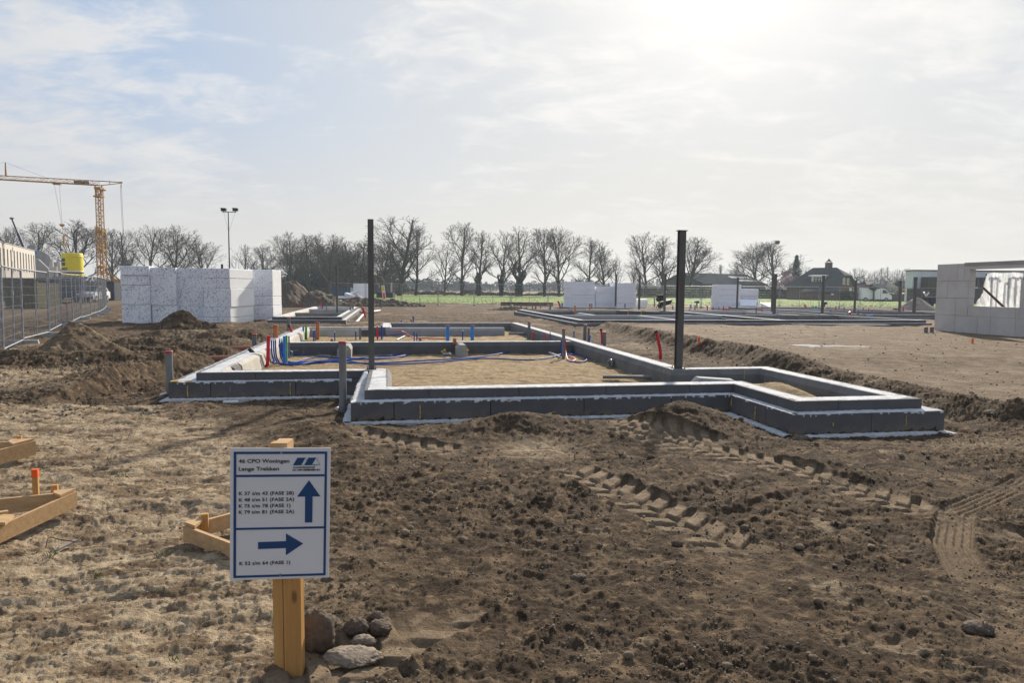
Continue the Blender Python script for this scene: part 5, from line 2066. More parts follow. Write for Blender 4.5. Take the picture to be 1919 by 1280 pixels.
far_foundation('grey foundation behind the speckled foam stacks', F4,
               [((a1 - 2.6, b1 + 5), (a1 - .3, b1 + 5), 'eps_mid'), ((a1 - 2.6, b1 + 11), (a1 - .3, b1 + 11), 'eps_light')], 90, inner='conc')
# strip of loose foundation beams on the right
a1, b1 = ab_of(1500, 609, .2)
t = thing('beam_pile', 'low row of grey beams lying at the near edge of the far right foundations', 'beams', hw(a1, b1))
part('beam', sweep_blocks(MB(), [(a1, b1 + .6), (a1 + 4.4, b1)], [(0, 0), (0, .2), (.5, .2), (.5, 0)], 1.3, 5, closed=False), M['eps_mid'], t)
part('beam', sweep_blocks(MB(), [(a1 - 1.5, b1 + 1.6), (a1 + 2.8, b1 + 1.0)], [(0, 0), (0, .3), (.4, .3), (.4, 0)], 1.3, 6, closed=False), M['eps_light'], t)

# dark bundle of foam strips
c = at(1232, 600, .18)
t = thing('foam_strip_bundle', 'dark bundle of foam strips lying before the long middle distance foundation', 'foam bundle', c)
L0, L1 = far(1154, 600, 37.6), far(1231, 599, 36.4)
d = (L1 - L0)
d.z = 0
Ln = d.length
d.normalize()
n = Vector((-d.y, d.x, 0))
R_ = random.Random(3)
for k in range(5):
    mb = MB()
    for j in range(4):
        q = L0 + d * (Ln / 2 + R_.uniform(-.03, .03)) + n * (.12 + .24 * j)
        q.z = .05 + .09 * k + .045
        mb.box(q, (Ln, .21, .082), math.atan2(d.y, d.x))
    part('strip_layer', mb, M['eps_dark'], t)
for s in (.3, .62):
    q = L0 + d * (Ln * s) + n * .48
    q.z = .28
    part('strap', MB().box(q, (.03, .98, .47), math.atan2(d.y, d.x)), M['yellow_foam'], t)

# rusty sheet piles
c0, c1_ = at(938, 572, .05), at(1037, 573, .05)
d = (c1_ - c0)
t = thing('sheet_pile_stack', 'rusty corrugated steel sheets stacked on the ground before the green field', 'steel sheets', c0)
for k in range(5):
    mb = MB()
    nn_ = 40
    vs, fs = [], []
    for i in range(nn_):
        ph = (i // 2) % 2
        for e, z_ in ((0, 0), (1, 0)):
            pass
    for i in range(nn_):
        s_ = i / (nn_ - 1)
        p = c0 + d * s_
        dy = .05 if (i // 2) % 2 else -.05
        for yy_ in (0, .8):
            for zz_ in (0, .05):
                vs.append((p.x, p.y + yy_ + dy, .04 + k * .065 + zz_ + R_.uniform(0, .006)))
    for i in range(nn_ - 1):
        a, b = i * 4, i * 4 + 4
        fs += [(a, b, b + 1, a + 1), (a + 1, b + 1, b + 3, a + 3), (a + 2, a + 3, b + 3, b + 2)]
    mb.add(vs, fs)
    part('sheet', mb, M['rust'], t)

# ------------------------------------------------------------ far columns
for px, yt, yb, w_, lab in [
    (632, 497, 588, .12, 'dark steel column on the foundation behind the speckled foam stacks'),
    (1153.5, 514, 574, .15, 'dark steel column between the low and the tall white foam stacks'),
    (1197.5, 515, 580, .15, 'dark steel column just right of the three white foam stacks'),
    (1245, 513, 584, .15, 'dark steel column left of the near right steel column'),
    (1381, 520, 578, .14, 'dark steel column in front of the tall white foam stack, with a lumpy head'),
    (1446.5, 518, 585, .15, 'left one of the twin dark columns before the pink tree'),
    (1450.5, 513, 589, .17, 'right one of the twin dark columns before the pink tree'),
    (1540.5, 516, 588, .15, 'dark steel column with square head in front of the farmhouse dormer'),
    (1601, 525, 588, .12, 'thin dark column before the farmhouse gable windows'),
    (1685, 527, 585, .14, 'dark column left of the last one before the pale block wall'),
    (1712.5, 519, 588, .17, 'dark column with square head nearest the pale block wall'),
    (1684.5 + 0, 560, 585, .05, None)]:
    if lab is None:
        continue
    b_, h_ = upx(px, yt, yb, .30)
    t = thing('steel_column', lab, 'steel column', b_)
    w_ *= .78
    part('shaft', MB().box(b_ + Vector((0, 0, h_ / 2)), (w_, w_, h_), HY), M['steel'], t)
    part('head', MB().box(b_ + Vector((0, 0, h_ - .1)), (w_ * 1.25, w_ * 1.1, .2), HY), M['steel'], t)

# ------------------------------------------------------------ pipe ends on the far foundations
def stubs(rows, group, noun):
    for i, (px, yt, yb, dpx, mm, cp) in enumerate(rows):
        b_, h_ = upx(px, yt, yb, .12)
        r = dpx * b_.y / FPX / 2
        colr = {'red': 'red', 'pvc_grey': 'grey', 'pvc_brown': 'orange brown', 'blue_light': 'light blue', 'blue': 'dark blue', 'green': 'green'}[mm]
        same = [k for k in rows if k[4] == mm]
        nth = same.index(rows[i])
        ordn = (ORD + ['ninth', 'tenth', 'eleventh', 'twelfth', 'thirteenth', 'fourteenth', 'fifteenth'])[nth]
        o = solo('pipe_stub', '%s pipe end, %s of its colour from the left %s' % (colr, ordn, noun), 'pipe', MB().tube([b_, b_ + Vector((random.Random(px).uniform(-.03, .03), 0, h_))], r, 8), M[mm], b_, group)
        if cp:
            part('end_cap', MB().tube([b_ + Vector((0, 0, h_ - .05)), b_ + Vector((0, 0, h_ + .01))], r * 1.12, 8), M['cap_red'], o)


stubs([(527, 571, 580, 2.5, 'blue_light', 0), (562, 567, 577, 1.8, 'red', 0), (589.5, 564, 579, 2.4, 'pvc_grey', 0), (602, 567, 583, 1.8, 'red', 0), (605, 570, 585, 1.6, 'blue', 0), (612, 572, 588, 2, 'pvc_grey', 0),
       (617, 583, 591, 3, 'pvc_brown', 0), (625, 566, 580, 2.4, 'pvc_grey', 0), (659, 562, 573, 3, 'pvc_brown', 0), (657, 572, 590, 4, 'pvc_grey', 0), (661, 570, 588, 3, 'pvc_grey', 0), (714, 561, 577, 3, 'pvc_grey', 0)],
      'pipe ends behind the foam stacks', 'behind the foam stacks')
stubs([(976, 572, 582, 2.4, 'pvc_grey', 1), (998, 568, 580, 2, 'pvc_grey', 1), (1004, 574, 582, 3, 'red', 0), (1013, 569, 578, 2, 'pvc_grey', 0), (1029, 577, 585, 2.4, 'red', 0), (1031, 569, 584, 3.2, 'pvc_grey', 0),
       (1053.5, 568, 577, 3, 'blue_light', 0), (1078, 572.5, 592, 3, 'pvc_brown', 0), (1105, 569, 581, 2.6, 'pvc_brown', 0), (1109, 569, 577, 2, 'pvc_grey', 0), (1067, 579, 590, 1.8, 'pvc_grey', 0), (1071, 580, 591, 1.8, 'blue', 0),
       (1171, 569, 577, 2.4, 'pvc_grey', 0), (1226, 559, 575, 2.4, 'pvc_grey', 0)], 'pipe ends on the middle distance foundation', 'on the middle distance foundation')
stubs([(1261, 573, 580, 2, 'blue', 0), (1269, 571, 580, 2.6, 'pvc_grey', 0), (1292, 578, 585, 3, 'red', 0), (1294, 571, 578, 3.6, 'blue_light', 0), (1302, 572, 585, 2.6, 'pvc_grey', 0), (1325, 573, 586, 2.6, 'red', 1), (1336, 575, 586, 1.8, 'blue', 0),
       (1347.5, 574, 587, 2, 'pvc_grey', 0), (1356, 573, 589, 2.4, 'red', 0), (1365, 574, 589, 1.8, 'red', 0), (1389, 577, 587, 1.8, 'blue', 0), (1417, 575, 593, 2.2, 'pvc_grey', 0), (1428, 576, 592, 1.8, 'red', 0), (1426.5, 575, 583, 2, 'pvc_grey', 0),
       (1486, 576, 582, 2.2, 'pvc_grey', 0), (1524, 573, 584, 2.8, 'green', 0), (1529, 573, 584, 3.6, 'blue_light', 0), (1546, 577, 585, 3, 'red', 0), (1557, 579, 590, 2.4, 'pvc_grey', 0), (1565.5, 575, 586, 3, 'pvc_brown', 0), (1572, 573, 584, 1.8, 'blue', 0),
       (1581, 575, 588, 2.2, 'pvc_grey', 0), (1585, 578, 585, 2.2, 'red', 0), (1607, 582, 598, 4, 'pvc_grey', 0), (1584, 588, 598, 2.4, 'pvc_grey', 0), (1574, 590, 597, 1.6, 'blue', 0), (1617, 576, 586, 2, 'pvc_grey', 0),
       (1628, 577, 590, 2, 'red', 0), (1692, 576, 589, 2.4, 'red', 0)], 'pipe ends on the right far foundations', 'on the right far foundations')
for lab, p in [('pair of red tubes leaning together left of the left steel column, left one', [(677, 574), (680, 580), (681, 590)]), ('pair of red tubes leaning together left of the left steel column, right one', [(680, 577), (683, 586), (685, 596)]),
               ('red tube leaning left behind the middle distance foundation', [(1045, 564), (1048, 569), (1050, 577)]),
               ('red tube leaning over behind the far right foundation', [(1507, 571), (1511, 576), (1515, 580)]), ('red tube leaning in front of the farmhouse foundation', [(1592, 584), (1594, 590), (1596, 598)])]:
    f_ = at(p[-1][0], p[-1][1], .1)
    hose(lab, [up(x, y, f_) for x, y in p], 3.6 * f_.y / FPX / 2 * .9, M['red'], n=4)
# white drain lengths on the soil
for lab, p in [('white jointed drain pipe lying beside the rear left foundation', [(655, 603), (668, 603), (674, 597), (680, 590)]), ('white pipe lying behind the left column', [(672, 584), (690, 585), (712, 582)]),
               ('white pipe lying in front of the right far foundations', [(1255, 596.5), (1304, 597)])]:
    hose(lab, [at(x, y, .1) for x, y in p], .06, M['white_pl'], n=4, name='drain_pipe', cat='pipe')
# green and white straps rolled on posts
for i, (px, yy) in enumerate([(1306, 568), (1545, 570)]):
    b_ = at(px, yy + 10, .12)
    tp = up(px, yy, b_)
    t = thing('measuring_tripod', 'green and white surveying device on a short stand, %s' % ['right of the near right column', 'in front of the farmhouse'][i], 'device', b_)
    part('stand', MB().tube([b_, tp], .05, 6), M['steel'], t)
    part('housing', MB().box(tp + Vector((0, 0, .08)), (.34, .3, .16)), M['darkgreen'], t)
    part('top_cover', MB().box(tp + Vector((.04, 0, .20)), (.26, .28, .07)), M['white_pl'], t)
    part('arm', MB().box(tp + Vector((.2, 0, .0)), (.34, .1, .06)), M['white_pl'], t)
# dark pump with hose, by the hedge
b_ = at(1237, 577, .1)
t = thing('pump', 'small black pump on legs standing on the soil before the hedge', 'pump', b_)
part('body', blob(MB(), b_ + Vector((0, 0, .75)), .34, 3, (1, .9, .7), 8, 12), M['black'], t)
part('funnel', MB().lathe([(.12, 0), (.4, .25), (.42, .28)], b_ + Vector((.0, 0, .85)), 14), M['black'], t)
for k in range(3):
    a_ = 2.1 * k
    part('leg', MB().tube([b_ + Vector((.45 * math.cos(a_), .45 * math.sin(a_), 0)), b_ + Vector((0, 0, .7))], .03, 6), M['black'], t)
b_ = at(1247, 578, .1)
t = thing('wheelbarrow', 'dark wheelbarrow tipped on the soil right of the black pump', 'wheelbarrow', b_)
part('tray', MB().hexa([b_ + Vector(v) for v in ((-.3, -.25, .2), (.35, -.25, .35), (.35, .25, .35), (-.3, .25, .2), (-.5, -.38, .55), (.5, -.38, .75), (.5, .38, .75), (-.5, .38, .55))]), M['black'], t)
part('wheel', MB().tube([b_ + Vector((-.45, -.05, .18)), b_ + Vector((-.45, .05, .18))], .18, 14), M['black'], t)
part('handle', MB().tube([b_ + Vector((-.4, -.2, .2)), b_ + Vector((.8, -.3, .5))], .02, 6), M['galv'], t)
part('handle', MB().tube([b_ + Vector((-.4, .2, .2)), b_ + Vector((.8, .3, .5))], .02, 6), M['galv'], t)
# blue skip, tyre, bucket at the right
b_ = at(1746, 578, .1)
t = thing('concrete_bucket', 'blue steel hopper standing left of the pale block wall', 'hopper', b_)
part('bowl', MB().hexa([b_ + Vector(v) for v in ((-.35, -.35, .45), (.35, -.35, .45), (.35, .35, .45), (-.35, .35, .45), (-.75, -.6, 1.1), (.75, -.6, 1.1), (.75, .6, 1.1), (-.75, .6, 1.1))]), M['navy'], t)
for sx in (-1, 1):
    for sy in (-1, 1):
        part('leg', MB().box(b_ + Vector((.33 * sx, .33 * sy, .22)), (.07, .07, .5)), M['navy'], t)
b_ = at(1735, 577, .1)
solo('tyre', 'black tyres stacked on the ground beside the blue hopper', 'tyres', MB().lathe([(.35, 0), (.62, .05), (.66, .2), (.6, .33), (.66, .4), (.62, .52), (.35, .56)], b_, 20), M['black'], b_)
b_ = at(1629, 600, .12)
solo('bucket', 'blue bucket standing on the soil near the pale block wall', 'bucket', MB().lathe([(.11, 0), (.15, .26), (.165, .27), (.16, .30)], b_, 14), M['blue_light'], b_)
for lab, px in [('short grey pipe with red cap left of a pair by the pale block wall', 1735), ('short grey pipe with red cap right of a pair by the pale block wall', 1746)]:
    b_, h_ = upx(px, 613, 624, .25)
    pipe(lab, b_, h_, .06, M['pvc_grey'], M['cap_red'])


# ------------------------------------------------------------ pale block wall with an opening
def build_block_wall():
    # the wall runs along the house depth axis, nearest end out of frame
    far_end = at(1750, 625, .14)
    a_e, b_e = (far_end - HO).dot(HR), (far_end - HO).dot(HD)
    t = thing('block_wall', 'pale aerated concrete block wall with a window opening at the right edge', 'wall', hw(a_e, b_e, .0))
    Lw = 7.5
    top = far(1757, 495.5, far_end.y).z
    # opening edges along the wall
    def sof(px, ref=560):
        r = ray(px, ref)
        # intersect with plane a = a_e
        o = Vector((0, 0, EYE)) - HO
        den = r.dot(HR)
        tt = (a_e - o.dot(HR)) / den
        p = Vector((0, 0, EYE)) + r * tt
        return b_e - (p - HO).dot(HD), p.z
    s0, _ = sof(1815)
    s1, _ = sof(1911)
    _, zb = sof(1840, 574)
    _, ztp = sof(1840, 504)
    print('wall', s0, s1, zb, ztp, top, a_e, b_e)
    th = .24
    R = random.Random(3)
    mb = MB()

    def blk(sa, sb, za, zb_, m=mb):
        if sb - sa < .01:
            return
        c = (sa + sb) / 2
        j = R.uniform(-.0015, .0015)
        p = hw(a_e + th / 2 + j, b_e - c, (za + zb_) / 2)
        m.box(p, (th, sb - sa - .011, zb_ - za - .011), HY)
    zbase = .14
    # courses
    rows = []
    z = zbase + .10
    n = 4
    ch = (top - z) / 4.0
    # thin starter course
    s = 0
    while s < Lw:
        e = min(Lw, s + R.uniform(.5, .62))
        blk(s, e, zbase, z)
        s = e
    for r in range(n):
        z0, z1 = z + r * ch, z + (r + 1) * ch
        if z0 < zb < z1 - .05:
            z1b = zb
        s = -(r % 2) * .45
        ss = [0]
        while ss[-1] < Lw:
            ss.append(ss[-1] + (.9 if (len(ss) + r) % 3 else .5) * R.uniform(.95, 1.05))
        for k in range(len(ss) - 1):
            x0, x1 = ss[k], min(ss[k + 1], Lw)
            # split at the opening
            segs = [(x0, x1)]
            if z1 > zb + .03:
                out = []
                for u, v in segs:
                    if v <= s0 or u >= s1:
                        out.append((u, v))
                    else:
                        if u < s0:
                            out.append((u, s0))
                        if v > s1:
                            out.append((s1, v))
                segs = out
                if z0 < zb - .03 and x1 > s0 and x0 < s1:
                    blk(max(x0, s0), min(x1, s1), z0, zb)
            if r == n - 1:
                segs = [(u, min(v, s0 - .24)) for u, v in segs if u < s0 - .25]
            for u, v in segs:
                blk(u, v, z0, z1)
    part('block_course', mb, M['clc'], t)
    m2 = MB()
    lz0 = ztp + .0
    zm_ = lz0 * .45 + top * .55
    m2.box(hw(a_e + th / 2 - .008, b_e - (s0 - .24 + Lw) / 2, (top + .02 + zm_) / 2), (th + .016, Lw - s0 + .24, top + .02 - zm_), HY)
    part('lintel', m2, M['clc_grey'], t)
    m3 = MB()
    m3.box(hw(a_e + th / 2, b_e - (s0 - .24 + Lw) / 2, (lz0 + zm_) / 2), (th, Lw - s0 + .24, zm_ - lz0 - .004), HY)
    m3.box(hw(a_e + th / 2, b_e - s0 + .12, (lz0 + top - ch) / 2), (th, .23, lz0 - top + ch - .006), HY)
    part('lintel', m3, M['clc'], t)
    # dark foundation strip under it
    m4 = MB()
    sweep_blocks(m4, [(a_e + .02, b_e - 1.6), (a_e + .02, b_e - Lw)], [(0, -.1), (0, zbase - .005), (.3, zbase - .005), (.3, -.1)][::1], 1.2, 4, closed=False, gap=.02)
    part('foam_base', m4, M['eps_dark'], t)
    m5 = MB()
    m5.box(hw(a_e + .16, b_e - 3.6, .02), (.5, 7.6, .2), HY)
    part('footing', m5, M['mortar'], t)
    # second wall of the same building behind the opening (reveal on the right)
    # timber brace behind the opening
    br = thing('wooden_brace', 'dark wooden brace leaning behind the opening of the pale wall', 'brace', hw(a_e + .7, b_e - s0 - 1))
    p0 = hw(a_e + .55, b_e - s0 - .02, zb + .62)
    p1 = hw(a_e + .55, b_e - s0 - 1.0, zb - .12)
    part('board', MB().tube([p0, p1], .045, 4, smooth=False), M['rust'], br)
    # film-wrapped window frames behind the wall
    fr = thing('window_frame_rack', 'white window frames wrapped in plastic film behind the pale block wall', 'window frames', far(1860, 575, 27.5))
    Yf = 27.0
    z0 = far(1860, 590, Yf).z - .6
    zt_ = far(1870, 511, Yf).z
    for k, (xa, xb) in enumerate([(1848, 1862), (1866, 1876), (1881, 1908)]):
        pa, pb = far(xa, 560, Yf + .4 * (k % 2)), far(xb, 560, Yf + .4 * (k % 2))
        w = pb.x - pa.x
        y = pa.y
        mm = MB()
        for xx in (pa.x, pb.x - .06):
            mm.box((xx + .03, y, (z0 + zt_) / 2), (.06, .09, zt_ - z0))
        mm.box(((pa.x + pb.x) / 2, y, zt_ - .03), (w - .125, .09, .06))
        mm.box(((pa.x + pb.x) / 2, y, z0 + .03), (w - .125, .09, .06))
        mm.box(((pa.x + pb.x) / 2, y, zt_ * .35 + z0 * .65), (w - .125, .08, .05))
        if w > .3:
            mm.box(((pa.x + pb.x) / 2, y, (z0 + zt_) / 2), (.05, .088, zt_ - z0 - .14))
        o = part('frame', mm, M['white_paint'], fr)
    # film: a draped sheet
    top_px = [(1826, 575), (1832, 560), (1840, 548), (1846, 530), (1847, 514), (1860, 511), (1880, 512), (1900, 510), (1912, 512)]
    zz = z0
    vs, fs = [], []
    nu, nv = 46, 30
    xs = np.linspace(far(1823, 560, Yf - .3).x, far(1912, 560, Yf - .3).x, nu)
    tpx = np.array([far(a_, b_, Yf - .3).x for a_, b_ in top_px])
    tpz = np.array([far(a_, b_, Yf - .3).z for a_, b_ in top_px])
    for i in range(nu):
        ztp_ = float(np.interp(xs[i], tpx, tpz))
        for j in range(nv):
            v = j / (nv - 1)
            z = ztp_ - (ztp_ - zz) * v
            fold = .05 * math.sin(i * .9 + 2 * v) + .04 * math.sin(i * 2.1 - 3 * v) + .02 * R.uniform(-1, 1)
            vs.append((float(xs[i]) + .03 * math.sin(5 * v + i), Yf - .35 + fold - .25 * v * (1 if i < 18 else .2), z))
    for i in range(nu - 1):
        for j in range(nv - 1):
            a_ = i * nv + j
            fs.append((a_, a_ + nv, a_ + nv + 1, a_ + 1))
    f2 = MB()
    f2.add(vs, fs, True)
    part('film', f2, M['film'], fr)
    # black clips under the film
    for k, (xa, ya) in enumerate([(1850, 516), (1862, 515), (1870, 521)]):
        p = far(xa, ya, Yf - .15)
        part('black_strap', MB().box(p, (.10, .04, .07), M=Matrix.Rotation(.5, 3, 'Y')), M['black'], fr)


build_block_wall()

# ------------------------------------------------------------ bare winter trees
class Fast:
    """append-only tube collector for thousands of twigs"""
    def __init__(self):
        self.v, self.f = [], []

    def tube(self, pts, rs, n):
        o = len(self.v)
        prev = None
        m = len(pts)
        for i in range(m):
            p = pts[i]
            q0, q1 = pts[max(i - 1, 0)], pts[min(i + 1, m - 1)]
            t = (q1 - q0).normalized()
            if prev is None:
                u = t.orthogonal().normalized()
            else:
                u = prev - t * prev.dot(t)
                u = u.normalized() if u.length > 1e-6 else t.orthogonal().normalized()
            prev = u
            w = t.cross(u)
            for k in range(n):
                a = 6.28318 * k / n
                self.v.append(p + (u * math.cos(a) + w * math.sin(a)) * rs[i])
        for i in range(m - 1):
            for k in range(n):
                k2 = (k + 1) % n
                self.f.append((o + i * n + k, o + i * n + k2, o + (i + 1) * n + k2, o + (i + 1) * n + k))

    def mesh(self, name, m):
        me = bpy.data.meshes.new(name)
        me.from_pydata([tuple(p) for p in self.v], [], self.f)
        me.materials.append(m)
        me.polygons.foreach_set('use_smooth', [True] * len(self.f))
        return me


def tree_proto(seed, H=18.0, spread=.36, fork=.25, n1=13, up=.55, twigs=1.0, multi=1):
    """meshes of one bare tree: trunk with limbs, crown of twigs; unit height H"""
    R = random.Random(seed)
    T, Cn = Fast(), Fast()

    def rv():
        return Vector((R.gauss(0, 1), R.gauss(0, 1), R.gauss(0, 1)))

    def branch(p, d, L, r, lev):
        nseg = (7, 5, 4, 3, 2)[lev]
        pts, rs = [p.copy()], [r]
        q = p.copy()
        d = d.normalized()
        wig = (.035, .09, .11, .13, .15)[lev]
        for i in range(nseg):
            d = (d + rv() * wig + Vector((0, 0, (.02, .10 * up, .09 * up, .05, .0)[lev]))).normalized()
            q = q + d * (L / nseg)
            pts.append(q.copy())
            rs.append(max(r * (1 - .78 * (i + 1) / nseg), .014))
        (T if lev <= 1 else Cn).tube(pts, rs, (8, 5, 4, 3, 3)[lev])
        if lev >= 4:
            return
        nch = (n1, int(10 * twigs), int(8 * twigs), int(5 * twigs))[lev]
        if lev:
            nch = max(3, int(nch * min(1, L / (H * (.33, .33, .15, .07)[lev]))))
        for k in range(nch):
            if lev == 0:
                s = fork + (1 - fork) * ((k + R.uniform(.0, .9)) / nch) ** 1.15
            else:
                s = .22 + .78 * (k + R.random()) / nch
            f_ = s * nseg
            i = min(int(f_), nseg - 1)
            pos = pts[i].lerp(pts[i + 1], f_ - i)
            ax = (pts[i + 1] - pts[i]).normalized()
            side = ax.orthogonal().normalized()
            side = Matrix.Rotation(k * 2.4 + R.uniform(-.5, .5), 3, ax) @ side
            if lev == 0:
                ang = math.radians(R.uniform(34, 60) - 26 * s)
                ln = 0
            else:
                ang = math.radians(R.uniform(20, 46))
                ln = L * (.5, .50, .52, .5)[lev] * R.uniform(.6, 1.15) * (1.2 - .6 * s)
            nd = ax * math.cos(ang) + side * math.sin(ang)
            # the crown's outline: an egg round the upper trunk
            rr = Vector((pos.x / (H * spread), pos.y / (H * spread), (pos.z - .56 * H) / (.44 * H)))
            dd = Vector((nd.x / (H * spread), nd.y / (H * spread), nd.z / (.44 * H)))
            qa, qb, qc = dd.dot(dd), 2 * rr.dot(dd), rr.dot(rr) - 1
            disc = qb * qb - 4 * qa * qc
            lim = (-qb + math.sqrt(disc)) / (2 * qa) if disc > 0 else .8
            lim = max(lim, .6)
            ln = lim * R.uniform(.74, 1.04) if lev == 0 else min(ln, lim * 1.05)
            branch(pos, nd, ln, max(rs[i] * (.58, .60, .55, .6)[lev], .016), lev + 1)
    for k in range(multi):
        off = Vector((R.uniform(-.5, .5), R.uniform(-.3, .3), 0)) if multi > 1 else Vector((0, 0, 0))
        d0 = Vector((R.uniform(-.06, .06), R.uniform(-.05, .05), 1))
        branch(off, d0, H * R.uniform(.86, .97), H * .017 / (1 if multi == 1 else 1.3), 0)
    return T.mesh('trunk', M['bark']), Cn.mesh('crown', M['twig'])


PROT = {
    'oak': [tree_proto(s, 18, .36, .17, 15, .7) for s in (1, 2, 3, 9)],
    'tall': [tree_proto(s, 18, .25, .17, 16, .9) for s in (4, 5, 6, 10)],
    'small': [tree_proto(s, 18, .40, .10, 13, .6, .85) for s in (7, 8)],
}


def ivy_mesh(seed):
    R = random.Random(seed)
    vs, fs = [], []
    for k in range(4200):
        z = 9.0 * R.random() ** 1.1
        r = (1.15 - .085 * z) * (.5 + .7 * R.random()) * (1 + .35 * math.sin(z * 1.7 + seed))
        a = R.uniform(0, 6.28)
        b_ = k % 5
        r *= .55
        off = Vector((math.cos(b_ * 1.3 + seed), math.sin(b_ * 1.3 + seed), 0)) * (.16 * z * (b_ > 1)) + Vector((.4 * math.sin(z * 1.1 + b_), 0, 0))
        if z > 4.5 + b_ * 1.1:
            continue
        c = Vector((r * math.cos(a), r * math.sin(a), z)) + off
        u = Vector((R.gauss(0, 1), R.gauss(0, 1), R.gauss(0, 1))).normalized() * .19
        w = u.orthogonal().normalized() * .17
        o = len(vs)
        vs += [c - u, c + w, c + u, c - w]
        fs.append((o, o + 1, o + 2, o + 3))
    me = bpy.data.meshes.new('ivy')
    me.from_pydata([tuple(v) for v in vs], [], fs)
    me.materials.append(M['ivy'])
    return me


IVY = [ivy_mesh(3), ivy_mesh(4)]
TREE_N = [0]


def tree(kind, px, ytop, Y, label, wpx=None, idx=None, ivy=0.0, group='bare trees along the field', rz=None, nest=None):
    tp = far(px, ytop, Y)
    base = Vector((tp.x, Y, 0))
    TREE_N[0] += 1
    k = TREE_N[0] if idx is None else idx
    tm, cm = PROT[kind][k % len(PROT[kind])]
    zt = max(v.co.z for v in cm.vertices)
    xs = [v.co.x for v in cm.vertices]
    s = tp.z / zt
    t = thing('bare_tree', label, 'tree', base, TREE_N[0] * 1.9 if rz is None else rz, group)
    sx = s
    if wpx:
        xs.sort()
        n_ = len(xs)
        sx = (1.12 * wpx * Y / FPX) / (xs[int(n_ * .98)] - xs[int(n_ * .02)])
    t.scale = (sx, sx, s)
    for nm, me in (('trunk', tm), ('crown', cm)):
        o = bpy.data.objects.new(nm, me)
        COL.objects.link(o)
        o.parent = t
    if ivy:
        o = bpy.data.objects.new('ivy', IVY[k % 2])
        COL.objects.link(o)
        o.parent = t
        o.scale = (ivy * .55, ivy * .55, ivy * .8)
    return t


# kind, px of the top, py of the top, distance, width px, ivy, label
TREES = [
    ('oak', 8, 419, 150, 66, 0, 'bare tree cut by the left edge of the picture'),
    ('oak', 62, 415, 150, 84, 0, 'bare tree behind the blue boom at the left'),
    ('oak', 140, 408, 145, 112, 0, 'wide bare tree behind the yellow silo'),
    ('tall', 207, 426, 160, 52, 0, 'slim bare tree just right of the crane mast'),
    ('tall', 228, 428, 158, 50, 0, 'slim bare tree behind the hanging crane rope'),
    ('oak', 277, 420, 150, 78, 0, 'bare tree above the left end of the speckled foam row'),
    ('oak', 328, 418, 150, 82, 0, 'rounded bare tree above the middle of the speckled foam row'),
    ('oak', 380, 446, 155, 68, 0, 'lower bare tree left of the floodlight mast'),
    ('small', 458, 456, 160, 52, 0, 'small bare tree just right of the floodlight mast'),
    ('oak', 497, 456, 165, 74, 0, 'small wide bare tree above the right end of the foam row'),
    ('oak', 543, 431, 150, 72, 0, 'bare tree left of the dark thicket'),
    ('tall', 577, 438, 160, 50, 0, 'slim bare tree at the left end of the dark thicket'),
    ('oak', 612, 434, 152, 84, 0, 'broad bare tree above the big dark soil heap'),
    ('oak', 652, 452, 165, 66, 0, 'bare tree inside the dark thicket left of the left column'),
    ('tall', 676, 447, 160, 60, 0, 'tall bare tree right behind the left steel column, left side'),
    ('oak', 716, 450, 155, 66, 0, 'thin bare tree just right of the left steel column'),
    ('tall', 748, 404, 142, 92, 0, 'tallest bare tree of the row'),
    ('oak', 779, 420, 146, 72, 0, 'bushy bare tree leaning against the tallest one'),
    ('small', 833, 455, 150, 66, 0, 'open low bare tree between the two tall groups'),
    ('tall', 866, 413, 150, 58, .6, 'tall narrow bare tree with some ivy low on its trunk'),
    ('tall', 898, 430, 150, 50, 1.0, 'bare tree with ivy covered lower trunk, right of the tall narrow one'),
    ('oak', 940, 430, 150, 60, 1.15, 'bare tree with thick ivy up its forked trunk'),
    ('tall', 974, 421, 150, 62, 1.25, 'bare tree with the widest dark ivy at its foot'),
    ('tall', 1022, 424, 150, 58, .5, 'bare tree left of a close pair in the middle'),
    ('oak', 1050, 421, 148, 82, 0, 'rounded bare tree, right of a close pair in the middle'),
    ('oak', 1108, 443, 150, 66, 0, 'round bare tree above the left white foam stacks'),
    ('tall', 1135, 450, 152, 42, 0, 'slim bare tree above the low white foam stack'),
    ('small', 1156, 482, 150, 40, 0, 'small bare tree above the right white foam stack'),
    ('small', 1186, 490, 170, 36, 0, 'little bare tree left of the trees by the right column'),
    ('oak', 1214, 433, 150, 74, 0, 'bare tree left of the near right steel column'),
    ('tall', 1246, 442, 152, 56, 0, 'bare tree touching the near right steel column on its left'),
    ('oak', 1293, 441, 152, 82, 0, 'bare tree just right of the near right steel column'),
    ('oak', 1414, 452, 185, 74, 0, 'bare tree behind the green barn, left of a pair'),
    ('oak', 1450, 449, 180, 96, 0, 'wide bare tree behind the green barn with a bird nest'),
    ('small', 1350, 494, 230, 44, 0, 'far small bare tree over the left part of the barn roof'),
    ('small', 1380, 496, 230, 40, 0, 'far small bare tree over the middle of the barn roof'),
    ('small', 1515, 497, 210, 44, 0, 'small bare tree left of the farmhouse chimney'),
    ('small', 1604, 500, 240, 34, 0, 'small far bare tree right of the farmhouse chimney'),
]
for kind, px, yt, Y, wp, iv, lab in TREES:
    tree(kind, px, yt, Y, lab, wp, None, iv)
TH = [0, 1, 3, 5, 6, 7, 9, 11, 8, 10, 4, 2]
